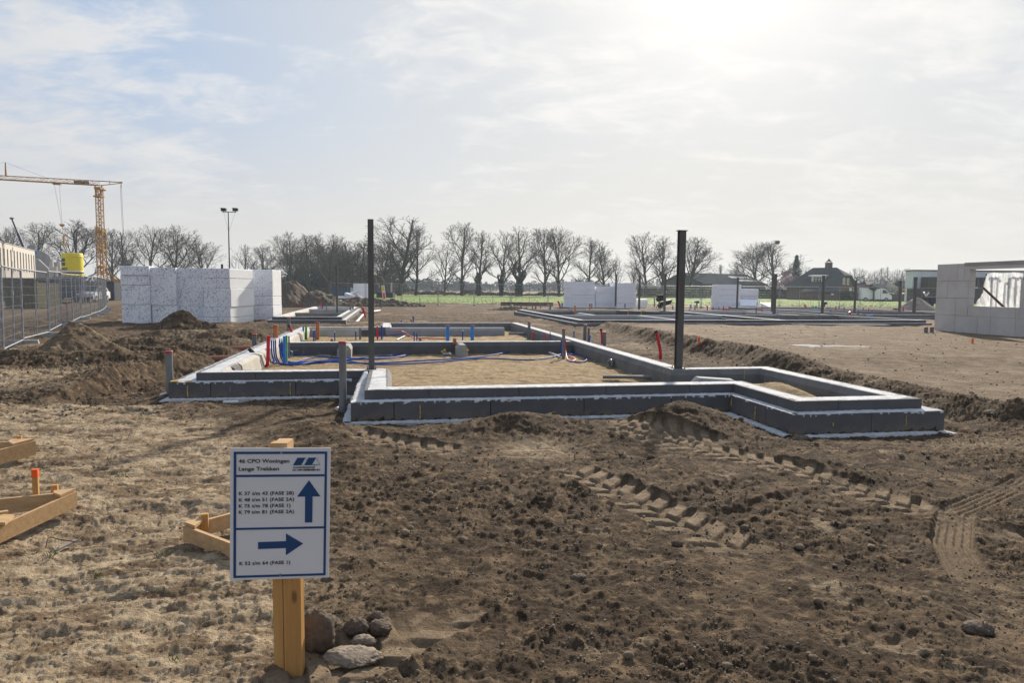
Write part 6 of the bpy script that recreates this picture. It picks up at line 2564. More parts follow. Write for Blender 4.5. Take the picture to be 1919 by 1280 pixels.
for i, (px, yt) in enumerate([(532, 470), (556, 462), (590, 458), (598, 465), (628, 462), (640, 456), (662, 450), (690, 452), (648, 470), (672, 468), (618, 472), (572, 470)]):
    o = tree('oak' if i % 2 else 'tall', px, yt, 178 + 3 * (i % 4), '%s bare tree from the left at the rear of the dark thicket' % NTH[TH[i]], 62, None, 0, 'bare trees of the dark thicket')
for i, (px, yt) in enumerate([(1622, 503), (1640, 505), (1652, 500), (1664, 498), (1680, 503), (1690, 505), (1712, 510), (1700, 506)]):
    o = tree('small', px, yt, 260, '%s pale bare tree from the left in the distant row beyond the farmhouse' % NTH[(0, 1, 2, 3, 4, 5, 7, 6)[i]], 26, None, 0, 'distant pale bare trees beyond the farmhouse')
c = far(1457, 454, 180)
solo('bird_nest', 'dark bird nest in the top of the wide tree behind the green barn', 'nest', blob(MB(), c, .55, 3, (1, 1, .8), 6, 9), M['bark'], c)


def leafy(name, label, cat, c, r, n, size, m, seed, trunk=None, hollow=.35, group=None, kind=None):
    """a bush or crown of many small leaf faces"""
    R = random.Random(seed)
    cl = [(Vector((R.gauss(0, .45), R.gauss(0, .45), R.gauss(0, .45))), R.uniform(.3, .55)) for _ in range(16)]
    vs, fs = [], []
    for k in range(n):
        q, cr = cl[R.randrange(16)]
        d = Vector((R.gauss(0, 1), R.gauss(0, 1), R.gauss(0, 1))).normalized() * cr * (hollow + (1 - hollow) * R.random())
        p = q + d
        if p.length > 1.05:
            p = p * (1.05 / p.length)
        p = Vector((p.x * r[0], p.y * r[1], p.z * r[2])) + c
        u = Vector((R.gauss(0, 1), R.gauss(0, 1), R.gauss(0, 1))).normalized() * size * R.uniform(.6, 1.3)
        w = u.orthogonal().normalized() * size * .7
        o = len(vs)
        vs += [p - u, p + w, p + u, p - w]
        fs.append((o, o + 1, o + 2, o + 3))
    mb = MB()
    mb.add(vs, fs)
    t = thing(name, label, cat, (c.x, c.y, 0), 0, group)
    part('crown', mb, m, t)
    tk = MB()
    b0 = Vector((c.x, c.y, 0))
    tk.tube([b0, b0.lerp(c, .6), c + Vector((0, 0, r[2] * .4))], [.16, .12, .04], 7)
    for k in range(7):
        a = 6.28 * k / 7
        tk.tube([b0.lerp(c, .7), c + Vector((math.cos(a) * r[0] * .6, math.sin(a) * r[1] * .6, r[2] * .3))], [.06, .02], 5)
    part('trunk', tk, M['bark'], t)
    return t


c = far(1477, 526, 165)
leafy('blossom_tree', 'pink blossoming tree between the green barn and the farmhouse', 'tree', Vector((c.x, c.y, 3.3)), (2.9, 2.5, 3.0), 5200, .14, M['pink'], 5)
c = far(1492, 510, 172)
t = thing('conifer', 'dark narrow conifer behind the pink blossoming tree', 'tree', (c.x, c.y, 0))
R_ = random.Random(6)
vs, fs = [], []
zt = far(1491, 478, 172).z
for k in range(3200):
    z = zt * (.12 + .88 * R_.random())
    r = 2.6 * (1 - z / zt) ** .8 * (.35 + .65 * R_.random()) * (1 + .3 * math.sin(z * 3.1)) + .12
    a = R_.uniform(0, 6.28)
    p = Vector((c.x + r * math.cos(a), c.y + r * math.sin(a), z))
    u = Vector((math.cos(a), math.sin(a), -.45)).normalized() * R_.uniform(.2, .45)
    w = Vector((-math.sin(a), math.cos(a), .2)) * .10
    o = len(vs)
    vs += [p - u, p + w, p + u, p - w]
    fs.append((o, o + 1, o + 2, o + 3))
mb = MB()
mb.add(vs, fs)
part('crown', mb, M['conifer'], t)
part('trunk', MB().tube([Vector((c.x, c.y, 0)), Vector((c.x, c.y, zt * .95))], [.22, .03], 7), M['bark'], t)
c = far(1500, 533, 160)
leafy('shrub', 'dark green shrub left of the farmhouse roof', 'shrub', Vector((c.x, c.y, 2.4)), (1.6, 1.4, 2.4), 2200, .16, M['conifer'], 8)
c = far(1640, 545, 120)
leafy('clipped_tree', 'round clipped tree on a stem right of the farmhouse gable', 'tree', Vector((c.x - .2, c.y, 2.3)), (.85, .8, .38), 1600, .09, M['ivy'], 9)
c = far(1671, 545, 135)
leafy('blossom_bush', 'pale blossoming bush among the far parked cars', 'bush', Vector((c.x, c.y, 1.9)), (1.5, 1.3, 1.9), 2600, .09, M['blossom'], 10)
c = far(1450, 548, 150)
leafy('shrub', 'bare brown shrub under the dark thicket behind the blue container', 'shrub', Vector((far(640, 545, 165).x, 165, 1.6)), (4.5, 2, 1.8), 2600, .16, M['tar'], 11)


# undergrowth and distant woodland (nobody could count these)
def scrub(name, label, spans, m, seed, per=420, size=.3, stick=True):
    R = random.Random(seed)
    vs, fs = [], []
    for px0, px1, ytop, Y, dY in spans:
        x0, x1 = far(px0, 550, Y).x, far(px1, 550, Y).x
        zt = far((px0 + px1) / 2, ytop, Y).z
        n = int(per * (x1 - x0) / 10)
        for _ in range(n):
            x = R.uniform(x0, x1)
            e = .62 + .38 * math.sin(x * .55 + seed) * math.sin(x * .23 + 1) + .12 * math.sin(x * 2.1)
            z = zt * max(.2, min(1, e)) * R.random() ** .75
            p = Vector((x, Y + R.uniform(0, dY), z))
            if stick and R.random() < .6:
                u = Vector((R.gauss(0, .35), R.gauss(0, .35), 1)).normalized() * size * R.uniform(.8, 2.0)
                w = Vector((size * .07, 0, 0))
            else:
                u = Vector((R.gauss(0, 1), R.gauss(0, 1), R.gauss(0, 1))).normalized() * size
                w = u.orthogonal().normalized() * size * .7
            o = len(vs)
            vs += [p - u, p + w, p + u, p - w]
            fs.append((o, o + 1, o + 2, o + 3))
    mb = MB()
    mb.add(vs, fs)
    return solo(name, label, 'undergrowth', mb, m, kind='stuff')


scrub('undergrowth', 'brown reeds and brambles along the far edge of the field', [(735, 900, 541, 158, 5), (890, 1070, 546, 158, 5), (525, 740, 538, 170, 8), (230, 540, 540, 170, 8), (1060, 1200, 548, 160, 4)],
      M['tar'], 3, 1500, .22)
scrub('thicket', 'dense brushwood in the dark thicket behind the big soil heap', [(520, 740, 480, 190, 26), (520, 720, 505, 182, 10)], M['twig'], 5, 2600, .50)
scrub('thicket', 'brushwood below the bare trees at the left behind the crane', [(0, 230, 515, 185, 15), (230, 420, 520, 185, 15), (380, 420, 500, 175, 4)], M['twig'], 8, 1100, .40)


def woodland():
    R = random.Random(4)
    vs, fs = [], []
    for px0, px1, yt, Y, dens in [(-60, 560, 522, 430, 9), (520, 1010, 524, 430, 9), (1000, 1290, 526, 430, 9), (1280, 2000, 524, 480, 8), (700, 900, 518, 360, 6), (1040, 1300, 521, 380, 6), (1600, 1760, 516, 330, 6)]:
        x0, x1 = far(px0, 550, Y).x, far(px1, 550, Y).x
        x = x0
        while x < x1:
            w_ = R.uniform(5, 12)
            h_ = far((px0 + px1) / 2, yt, Y).z * R.uniform(.62, 1.12)
            yy = Y + R.uniform(-15, 25)
            for _ in range(int(dens * w_ * 5)):
                a = R.uniform(0, 6.28)
                rr = R.random() ** .5
                zz = R.random() ** .7
                p = Vector((x + rr * w_ * .62 * math.cos(a), yy + rr * w_ * .5 * math.sin(a), h_ * zz * (1 - .35 * rr * rr)))
                s_ = R.uniform(.35, .9)
                u = Vector((R.gauss(0, 1), R.gauss(0, 1), R.gauss(0, 1.4))).normalized() * s_
                w = u.orthogonal().normalized() * s_ * .55
                o = len(vs)
                vs += [p - u, p + w, p + u, p - w]
                fs.append((o, o + 1, o + 2, o + 3))
            x += w_ * .75
    mb = MB()
    mb.add(vs, fs)
    return solo('woodland', 'distant hazy belt of woodland along the horizon', 'woodland', mb, M['wood_far'], kind='stuff')


woodland()

# ------------------------------------------------------------ clipped hedge
def hedge(label, px0, px1, ytop, Y0, Y1, seed, th=1.1):
    p0, p1 = far(px0, 550, Y0), far(px1, 550, Y1)
    h = far((px0 + px1) / 2, ytop, (Y0 + Y1) / 2).z
    p0.z = p1.z = 0
    d = (p1 - p0)
    L = d.length
    d.normalize()
    n = Vector((-d.y, d.x, 0))
    R = random.Random(seed)
    t = thing('hedge', label, 'hedge', p0)
    m = MB()
    m.box((p0 + p1) / 2 + n * th / 2 + Vector((0, 0, h * .49)), (L, th * .8, h * .94), math.atan2(d.y, d.x))
    part('branches', m, M['hedge'], t)
    vs, fs = [], []
    for _ in range(int(L * 130)):
        s_ = R.uniform(0, L)
        if R.random() < .68:
            p = p0 + d * s_ + n * R.uniform(-.05, .12) + Vector((0, 0, R.uniform(.02, h)))
        else:
            p = p0 + d * s_ + n * R.uniform(0, th) + Vector((0, 0, h * R.uniform(.96, 1.03)))
        u = Vector((R.gauss(0, 1), R.gauss(0, 1), R.gauss(0, 1))).normalized() * R.uniform(.05, .13)
        w = u.orthogonal().normalized() * .08
        o = len(vs)
        vs += [p - u, p + w, p + u, p - w]
        fs.append((o, o + 1, o + 2, o + 3))
    m = MB()
    m.add(vs, fs)
    part('leaves', m, M['hedge'], t)
    return t


hedge('long clipped green hedge along the field in front of the green barn', 1194, 1500, 541.5, 152, 138, 3)
hedge('dark clipped hedge in front of the farmhouse', 1502, 1596, 545.5, 136, 128, 4)
t = thing('garden_wall', 'low brown wall running right from the farmhouse', 'wall', far(1600, 560, 125))
pa, pb = far(1597, 560, 127), far(1762, 560, 112)
part('panel', MB().hexa([Vector((pa.x, pa.y, 0)), Vector((pb.x, pb.y, 0)), Vector((pb.x, pb.y + .3, 0)), Vector((pa.x, pa.y + .3, 0)),
                        Vector((pa.x, pa.y, 1.15)), Vector((pb.x, pb.y, 1.05)), Vector((pb.x, pb.y + .3, 1.05)), Vector((pa.x, pa.y + .3, 1.15))]), M['brick'], t)
part('coping', MB().tube([Vector((pa.x, pa.y + .15, 1.2)), Vector((pb.x, pb.y + .15, 1.1))], .12, 5), M['slate'], t)


# ------------------------------------------------------------ buildings
def frame3(corner, yaw):
    c, s = math.cos(yaw), math.sin(yaw)

    def f(u, v, z):
        return Vector((corner.x + u * c - v * s, corner.y + u * s + v * c, z))
    return f


def quadslab(mb, ps, th=.12):
    """thick slab from four points (roof sheet); thickness downward"""
    dn = Vector((0, 0, -th))
    return mb.hexa([p + dn for p in ps] + list(ps))


def build_barn():
    Y = 168
    c = far(1315, 545, Y)
    L = Vector((.80, .60, 0))
    G = Vector((-.60, .80, 0))
    ze, zr = far(1315, 530.5, Y).z, far(1289, 512, Y + 5).z
    wl = 27.0
    gw = 12.4
    O_ = Vector((c.x, c.y, 0))
    t = thing('barn', 'green clad barn with a long grey roof behind the hedge', 'barn', O_)

    def q(u, v, z):
        return O_ + L * u + G * v + Vector((0, 0, z))
    gable = MB()
    gable.add([q(0, 0, 0), q(0, gw, 0), q(0, gw, ze), q(0, gw / 2, zr), q(0, 0, ze), q(.3, 0, 0), q(.3, gw, 0), q(.3, gw, ze), q(.3, gw / 2, zr), q(.3, 0, ze)],
              [(0, 4, 3, 2, 1), (5, 6, 7, 8, 9), (0, 1, 6, 5), (1, 2, 7, 6), (2, 3, 8, 7), (3, 4, 9, 8), (4, 0, 5, 9)])
    part('gable_wall', gable, mat('dark_green_boards', (.060, .095, .085), (.045, .075, .065), .7, 1.0, stretch=(3, 3, .2)), t)
    part('wall', MB().hexa([q(.31, 0, 0), q(wl, 0, 0), q(wl, .3, 0), q(.31, .3, 0), q(.31, 0, ze), q(wl, 0, ze), q(wl, .3, ze), q(.31, .3, ze)]),
         mat('moss_green_boards', (.13, .17, .10), (.10, .14, .08), .8, 1.0, stretch=(3, 3, .2)), t)
    part('wall', MB().hexa([q(wl, .31, 0), q(wl, gw, 0), q(wl - .3, gw, 0), q(wl - .3, .31, 0), q(wl, .31, ze), q(wl, gw, ze), q(wl - .3, gw, ze), q(wl - .3, .31, ze)]), M['barn_green'], t)
    part('wall', MB().hexa([q(.31, gw, 0), q(wl - .31, gw, 0), q(wl - .31, gw - .3, 0), q(.31, gw - .3, 0), q(.31, gw, ze), q(wl - .31, gw, ze), q(wl - .31, gw - .3, ze), q(.31, gw - .3, ze)]), M['barn_green'], t)
    r1 = MB()
    quadslab(r1, [q(-.4, -.5, ze - .12), q(wl + .4, -.5, ze - .12), q(wl + .4, gw / 2, zr + .18), q(-.4, gw / 2, zr + .18)], .15)
    part('roof', r1, M['slate'], t)
    r2 = MB()
    quadslab(r2, [q(wl + .4, gw + .5, ze - .12), q(-.4, gw + .5, ze - .12), q(-.4, gw / 2 + .01, zr + .18), q(wl + .4, gw / 2 + .01, zr + .18)], .15)
    part('roof', r2, M['slate'], t)
    bm_ = MB()
    for a_, b_ in ((q(-.42, -.5, ze - .1), q(-.42, gw / 2, zr + .2)), (q(-.42, gw / 2, zr + .2), q(-.42, gw + .5, ze - .1))):
        bm_.tube([a_, b_], .10, 4, smooth=False)
    part('barge_board', bm_, M['darkbrick'], t)
    for u0, u1, v0, v1 in ((16.5, 25.5, 3.3, 4.5), (17.5, 27.0, 1.3, 2.4)):
        zz = lambda v: ze - .12 + (zr + .30) * 0 + (zr + .18 - ze + .12) * (v + .5) / (gw / 2 + .5) + .08
        m = MB()
        quadslab(m, [q(u0, v0, zz(v0)), q(u1, v0, zz(v0)), q(u1, v1, zz(v1)), q(u0, v1, zz(v1))], .06)
        part('roof_light', m, mat('pale_roof_light', (.55, .60, .62), (.48, .52, .54), .25, 2, spec=.6), t)


build_barn()


def win(parent, O_, ux, nz, w, h, cx, z, mullions=2, fm=None):
    """window on a wall: O_ + ux*cx, normal nz outward"""
    fr = MB()
    c = O_ + ux * cx + nz * .05
    yaw = math.atan2(ux.y, ux.x)
    for s in (-1, 1):
        fr.box(c + ux * s * (w / 2 - .06) + Vector((0, 0, z + h / 2)), (.12, .10, h), yaw)
    for zz in (z + .06, z + h - .06):
        fr.box(c + Vector((0, 0, zz)), (w - .245, .10, .12), yaw)
    for k in range(1, mullions):
        fr.box(c + ux * (-w / 2 + w * k / mullions) + Vector((0, 0, z + h / 2)), (.08, .09, h - .245), yaw)
    fr.box(c + Vector((0, 0, z + h * .62)), (w - .25, .085, .05), yaw)
    o = part('window', fr, fm or M['white_paint'], parent)
    part('pane', MB().box(O_ + ux * cx + nz * .03 + Vector((0, 0, z + h / 2)), (w - .2, .03, h - .2), yaw), M['glass'], o)
    return o


def build_farmhouse():
    Y = 128
    c = far(1567, 545, Y)
    G = Vector((.70, .714, 0))
    L = Vector((-.80, .60, 0))
    L = Vector((-.714, .70, 0))
    O_ = Vector((c.x, c.y, 0))
    t = thing('farmhouse', 'brown brick farmhouse with a big grey half hipped roof, dormer and chimney', 'house', O_)

    def q(u, v, z):
        return O_ + L * u + G * v + Vector((0, 0, z))
    gl = (1629 - 1567) * Y / FPX / .70 * 1.0
    gl = 9.3
    ll = 9.2
    ze = far(1567, 535, Y).z
    zr = far(1590, 502.5, Y + 3.5).z
    zh = far(1583, 519.5, Y + 1.5).z + .3
    # gable wall, top clipped by the half hip
    v1 = gl / 2 * (zh - ze) / (zr - ze)
    g = [(0, 0), (gl, 0), (gl, ze), (gl - v1, zh), (v1, zh), (0, ze)]
    gm = MB()
    gm.add([q(0, a, b) for a, b in g] + [q(.3, a, b) for a, b in g], [tuple(range(6)), tuple(range(11, 5, -1))] + [(i, i + 6, (i + 1) % 6 + 6, (i + 1) % 6) for i in range(6)])
    part('gable_wall', gm, M['brick'], t)
    part('wall', MB().hexa([q(.31, 0, 0), q(ll, 0, 0), q(ll, .3, 0), q(.31, .3, 0), q(.31, 0, ze - .02), q(ll, 0, ze - .02), q(ll, .3, ze - .02), q(.31, .3, ze - .02)]), M['brick'], t)
    part('wall', MB().hexa([q(.31, gl, 0), q(ll, gl, 0), q(ll, gl - .3, 0), q(.31, gl - .3, 0), q(.31, gl, ze), q(ll, gl, ze), q(ll, gl - .3, ze), q(.31, gl - .3, ze)]), M['brick'], t)
    part('wall', MB().hexa([q(ll, .31, 0), q(ll, gl - .31, 0), q(ll - .3, gl - .31, 0), q(ll - .3, .31, 0), q(ll, .31, ze), q(ll, gl - .31, ze), q(ll - .3, gl - .31, ze), q(ll - .3, .31, ze)]), M['brick'], t)
    # roof planes: ridge from u=ra to u=rb
    ra, rb = 1.7, 6.2
    e = .5
    zo = -.22
    rf = MB()
    E0, E1, E2, E3 = q(-e, -e, ze + zo), q(ll + e, -e, ze + zo), q(ll + e, gl + e, ze + zo), q(-e, gl + e, ze + zo)
    H0, H1 = q(-e, v1, zh + .1), q(-e, gl - v1, zh + .1)
    Ra, Rb = q(ra, gl / 2, zr + .15), q(rb, gl / 2, zr + .15)
    vs = [E0, E1, E2, E3, H0, H1, Ra, Rb]
    dn = [p + Vector((0, 0, -.15)) for p in vs]
    rf.add(vs + dn, [(0, 4, 6, 7, 1), (3, 2, 7, 6, 5), (4, 5, 6), (1, 7, 2), (8, 9, 15, 14, 12), (11, 13, 14, 15, 10), (12, 14, 13), (9, 10, 15),
                     (0, 1, 9, 8), (1, 2, 10, 9), (2, 3, 11, 10), (0, 8, 12, 4), (4, 12, 13, 5), (5, 13, 11, 3)])
    part('roof', rf, M['thatch'], t)
    # chimney with a capped pot
    ch = MB().box(q(3.2, gl / 2, zr + .45), (1.15, .75, 1.3), math.atan2(L.y, L.x))
    cho = part('chimney', ch, M['brick'], t)
    part('chimney_rim', MB().box(q(3.2, gl / 2, zr + 1.13), (1.35, .95, .08), math.atan2(L.y, L.x)), M['white_wall'], cho)
    cp = MB()
    b = q(3.2, gl / 2, zr + 1.35)
    cp.lathe([(.62, 0), (.30, .16), (.14, .42), (.02, .55)], b, 8)
    part('chimney_cap', cp, M['thatch'], cho)
    lg = MB()
    for sx in (-1, 1):
        for sy in (-1, 1):
            lg.tube([q(3.2 + .35 * sx, gl / 2 + .25 * sy, zr + 1.1), q(3.2 + .35 * sx, gl / 2 + .25 * sy, zr + 1.4)], .05, 5)
    part('chimney_post', lg, M['brick'], cho)
    # gable windows and shutter
    n = -L
    for v, z, w, h in ((gl * .40, ze + .25, 1.05, 1.25), (gl * .64, ze + .2, .95, 1.25)):
        win(t, O_, G, n, w, h, v, z)
    part('shutter', MB().box(O_ + G * (gl * .80) + n * .06 + Vector((0, 0, .95 + .75)), (1.1, .08, 1.3), math.atan2(G.y, G.x)), M['white_paint'], t)
    # dormer on the long side with its own flat roof
    nn = -G
    v_ = .55
    zd = ze + .35
    dm = MB()
    dm.hexa([q(2.6, .9, zd), q(5.0, .9, zd), q(5.0, 3.6, zd), q(2.6, 3.6, zd), q(2.6, .9, zd + 1.45), q(5.0, .9, zd + 1.45), q(5.0, 3.6, zd + 1.45), q(2.6, 3.6, zd + 1.45)])
    d_ = part('dormer', dm, M['white_wall'], t)
    win(d_, q(0, .9, 0), L, nn, 1.7, 1.1, 3.8, zd + .2, 3)
    m = MB()
    quadslab(m, [q(2.3, .4, zd + 1.55), q(5.4, .4, zd + 1.55), q(5.4, 4.3, zd + 1.72), q(2.3, 4.3, zd + 1.72)], .12)
    part('dormer_roof', m, M['white_wall'], t)
    # lean-to in front of the gable foot
    m = MB()
    z1, z0 = far(1545, 538.5, Y - 3).z, far(1545, 546, Y - 6).z
    quadslab(m, [q(5.2, -4.2, z0), q(-2.6, -4.2, z0), q(-.4, -.1, z1), q(5.2, -.1, z1)][::-1], .14)
    part('porch_roof', m, M['slate'], t)
    part('porch_wall', MB().hexa([q(-2.0, -3.8, 0), q(4.9, -3.8, 0), q(4.9, -3.5, 0), q(-2.0, -3.5, 0), q(-2.0, -3.8, z0), q(4.9, -3.8, z0), q(4.9, -3.5, z0), q(-2.0, -3.5, z0)]), M['brick'], t)


build_farmhouse()


def build_modern():
    Y = 105
    x0, x1 = far(1722, 520, Y), far(1990, 520, Y)
    zt, zb = far(1740, 507, Y).z, far(1740, 519, Y).z
    t = thing('school_building', 'modern building with white upper floor and dark brown lower walls behind the block wall', 'building', (x0.x, Y, 0))
    part('upper_wall', MB().box(((x0.x + x1.x) / 2, Y + 2.6, (zt + 0) / 2), (x1.x - x0.x, 2, zt)), M['white_wall'], t)
    xb = far(1737, 520, Y).x
    zc = far(1740, 519, Y).z
    o = part('brick_block', MB().box(((xb + x1.x) / 2, Y + .5, zc / 2), (x1.x - xb, 2.0, zc)), M['darkbrick'], t)
    xc = far(1709, 541, Y).x
    part('brick_block', MB().box(((xc + xb) / 2 - .003, Y + .2, far(1720, 541, Y).z / 2), (xb - xc - .01, 2.2, far(1720, 541, Y).z)), M['darkbrick'], t)
    part('parapet', MB().box(((x0.x + x1.x) / 2, Y + 2.6, zt + .08), (x1.x - x0.x + .3, 2.3, .16)), M['slate'], t)
    for px, ya, yb, w in ((1727, 526, 539, 5), (1823, 519, 530, 4), (1833, 523, 537, 5), (1843, 520, 532, 4), (1853, 523, 537, 5), (1864, 523, 537, 5)):
        p0, p1 = far(px, ya, Y - .6), far(px, yb, Y - .6)
        if px < 1737:
            p0.y += 1.5
            p1.y += 1.5
        ww = w * Y / FPX
        fr = MB().box((p0.x, p0.y, (p0.z + p1.z) / 2), (ww, .12, p0.z - p1.z))
        f_ = part('window', fr, M['white_paint'] if px < 1737 else M['slate'], t)
        part('pane', MB().box((p0.x, p0.y - .07, (p0.z + p1.z) / 2), (ww - .14, .03, p0.z - p1.z - .14)), M['glass'], f_)
    part('sign_panel', MB().box((far(1832, 539, Y - 1.5).x, Y - 1.2, far(1832, 539, Y - 1.5).z), (.5, .06, .16)), M['white_paint'], t)
    # low houses between farmhouse and school
    for px0, px1, ya, yb, YY, mm, lab in [(1640, 1668, 531, 545, 185, 'slate', 'low dark roofed shed beyond the farmhouse'), (1625, 1642, 526, 540, 190, 'brick', 'low brick house with brown roof beyond the farmhouse gable'),
                                         (1690, 1722, 527, 545, 175, 'slate', 'grey roofed house left of the modern building')]:
        a, b = far(px0, yb, YY), far(px1, yb, YY)
        zt2, ze2 = far(px0, ya, YY).z, far(px0, (ya + yb) / 2, YY).z
        tt = thing('house', lab, 'house', (a.x, YY, 0))
        part('wall', MB().box(((a.x + b.x) / 2, YY + 3, ze2 / 2), (b.x - a.x, 6, ze2)), M['brick'], tt)
        m = MB()
        quadslab(m, [Vector((a.x - .3, YY - .3, ze2)), Vector((b.x + .3, YY - .3, ze2)), Vector((b.x - .8, YY + 3, zt2)), Vector((a.x + .8, YY + 3, zt2))], .15)
        quadslab(m, [Vector((b.x + .3, YY + 6.3, ze2)), Vector((a.x - .3, YY + 6.3, ze2)), Vector((a.x + .8, YY + 3.01, zt2)), Vector((b.x - .8, YY + 3.01, zt2))], .15)
        part('roof', m, M[mm], tt)


build_modern()


def build_left_block():
    """pale new building with a row of slot windows at the left edge"""
    z = 6.6
    A_, B_ = far(-45, 460, 74), far(65, 472, 107)
    A = Vector((A_.x, A_.y, 0))
    B = Vector((B_.x, B_.y, 0))
    d = (B - A)
    L = d.length
    d.normalize()
    n = Vector((d.y, -d.x, 0))            # toward the site (right)
    if n.x < 0:
        n = -n
    z = far(0, 455, A.y + (B.y - A.y) * .38).z
    t = thing('apartment_block', 'pale concrete shell of a new building with narrow dark windows at the left edge', 'building', A)
    yaw = math.atan2(d.y, d.x)
    zsill, zhead = z * .50, z * .90
    def bx(s0, s1, z0, z1, off=0, th=.3):
        return (A + d * (s0 + s1) / 2 - n * (th / 2 - off) + Vector((0, 0, (z0 + z1) / 2))), (s1 - s0, th, z1 - z0)
    wl = MB()
    for s0, s1, z0, z1 in ((0, L, zhead, z), (0, L, 1.9, zsill)):
        c, s = bx(s0, s1, z0, z1)
        wl.box(c, s, yaw)
    # piers between windows
    k = 0
    nW = 17
    pos = []
    for i in range(nW):
        c_ = (i + .5) * L / nW
        pos.append((c_ - .42, c_ + .42))
    prev = 0
    for a, b in pos + [(L, L)]:
        c, s = bx(prev, a, zsill, zhead)
        wl.box(c, s, yaw)
        prev = b
    part('wall', wl, M['pale_wall'], t)
    for a, b in pos:
        c, s = bx(a, b, zsill, zhead, -.15, .04)
        part('window', MB().box(c, s, yaw), M['glass'], t)
    c, s = bx(0, L, z, z + .12, .06, .5)
    part('parapet', MB().box(c, s, yaw), M['grey_wall'], t)
    # far side and end walls, floor slab
    part('rear_wall', MB().box(A + d * (L / 2) - n * 9 + Vector((0, 0, z / 2)), (L, .3, z), yaw), M['grey_wall'], t)
    part('end_wall', MB().box(B - n * 4.6 - d * .16 + Vector((0, 0, z / 2)), (.3, 8.4, z), yaw), M['grey_wall'], t)
    part('roof_slab', MB().box(A + d * (L / 2) - n * 4.6 + Vector((0, 0, z - .5)), (L - .7, 8.5, .25), yaw), M['grey_wall'], t)
    # recessed ground floor with dark openings and yellow props
    c, s = bx(0, L, 0, 1.88, -1.2, .3)
    part('ground_floor', MB().box(c, s, yaw), M['darkbrick'], t)
    for i in range(14):
        p = A + d * (L * (i + .5) / 14) + n * .05
        o = thing('prop', '%s yellow steel prop from the near end under the pale building shell' % NTH[i], 'prop', p, 0, 'yellow props under the pale building')
        part('tube', MB().tube([p + Vector((0, 0, 0)), p + Vector((0, 0, 1.88))], .05, 6), M['yellow'], o)
        part('collar', MB().tube([p + Vector((0, 0, 1.0)), p + Vector((0, 0, 1.1))], .09, 6), M['yellow'], o)
    # grey party walls with sloping tops farther along the row
    sil = [([(65, 531), (65, 470), (77, 470), (92, 478), (97, 491), (116, 491), (116, 531)], 124, 'stepped grey party wall nearest the pale building'),
           ([(66, 531), (66, 485), (72, 486), (90, 503), (90, 531)], 112, 'grey gable wall with a sloping top beside the pale building'),
           ([(90, 531), (90, 504), (95, 486), (98, 486), (99, 500), (106, 500), (106, 531)], 118, 'narrow grey wall pier left of the yellow silo'),
           ([(104, 531), (104, 506), (108, 490), (112, 490), (113, 503), (119, 503), (119, 531)], 122, 'last narrow grey wall pier beside the yellow silo'),
           ([(50, 531), (50, 462), (57, 458), (66, 458), (66, 531)], 125, 'grey stair tower rising behind the pale building')]
    for i, (ps, YY, lab) in enumerate(sil):
        w = [far(x, y, YY) for x, y in ps]
        for p in w:
            if p.z < 1.9:
                p.z = 0
        n_ = len(w)
        b_ = [p + Vector((.02, .3, 0)) for p in w]
        m = MB()
        m.add(w + b_, [tuple(range(n_)), tuple(range(2 * n_ - 1, n_ - 1, -1))] + [(k, k + n_, (k + 1) % n_ + n_, (k + 1) % n_) for k in range(n_)])
        solo('party_wall', lab, 'wall', m, M['grey_wall'] if i not in (2, 3) else M['pale_wall'], (w[0].x, YY, 0))
    # scaffold on top
    t = thing('scaffold', 'thin steel scaffold standing above the grey party walls', 'scaffold', far(60, 480, 123))
    m = MB()
    for px in (52, 58, 64, 70, 77, 84):
        p0, p1 = far(px, 500, 122), far(px, 455 + abs(px - 60) * .6, 122)
        m.tube([p0, p1], .05, 5)
        p0, p1 = far(px, 500, 124), far(px, 455 + abs(px - 60) * .6, 124)
        m.tube([p0, p1], .05, 5)
    part('standard', m, M['galv'], t)
    m = MB()
    for yy in (462, 470, 480):
        m.tube([far(52, yy, 121.9), far(84, yy + 2, 121.9)], .04, 5)
    part('ledger', m, M['galv'], t)
    part('netting', MB().box(far(66.5, 473, 121.7), (.5, .05, .6)), M['blue_light'], t)


build_left_block()


# ------------------------------------------------------------ tower crane
def truss(mb, pts4a, pts4b, n, rc, rb):
    """lattice between two rectangles/triangles of chord ends"""
    m = len(pts4a)
    for a, b in zip(pts4a, pts4b):
        mb.tube([a, b], rc, 5)
    for i in range(n):
        for k in range(m):
            k2 = (k + 1) % m
            if m == 2 and k == 1:
                continue
            t0, t1 = i / n, (i + 1) / n
            a0 = pts4a[k].lerp(pts4b[k], t0)
            a1 = pts4a[k2].lerp(pts4b[k2], t1)
            am = pts4a[k2].lerp(pts4b[k2], t0)
            if i % 2 == 0:
                mb.tube([a0, a1], rb, 4, caps=False)
            else:
                mb.tube([am, pts4a[k].lerp(pts4b[k], t1)], rb, 4, caps=False)
            mb.tube([a0, am], rb * .8, 4, caps=False)


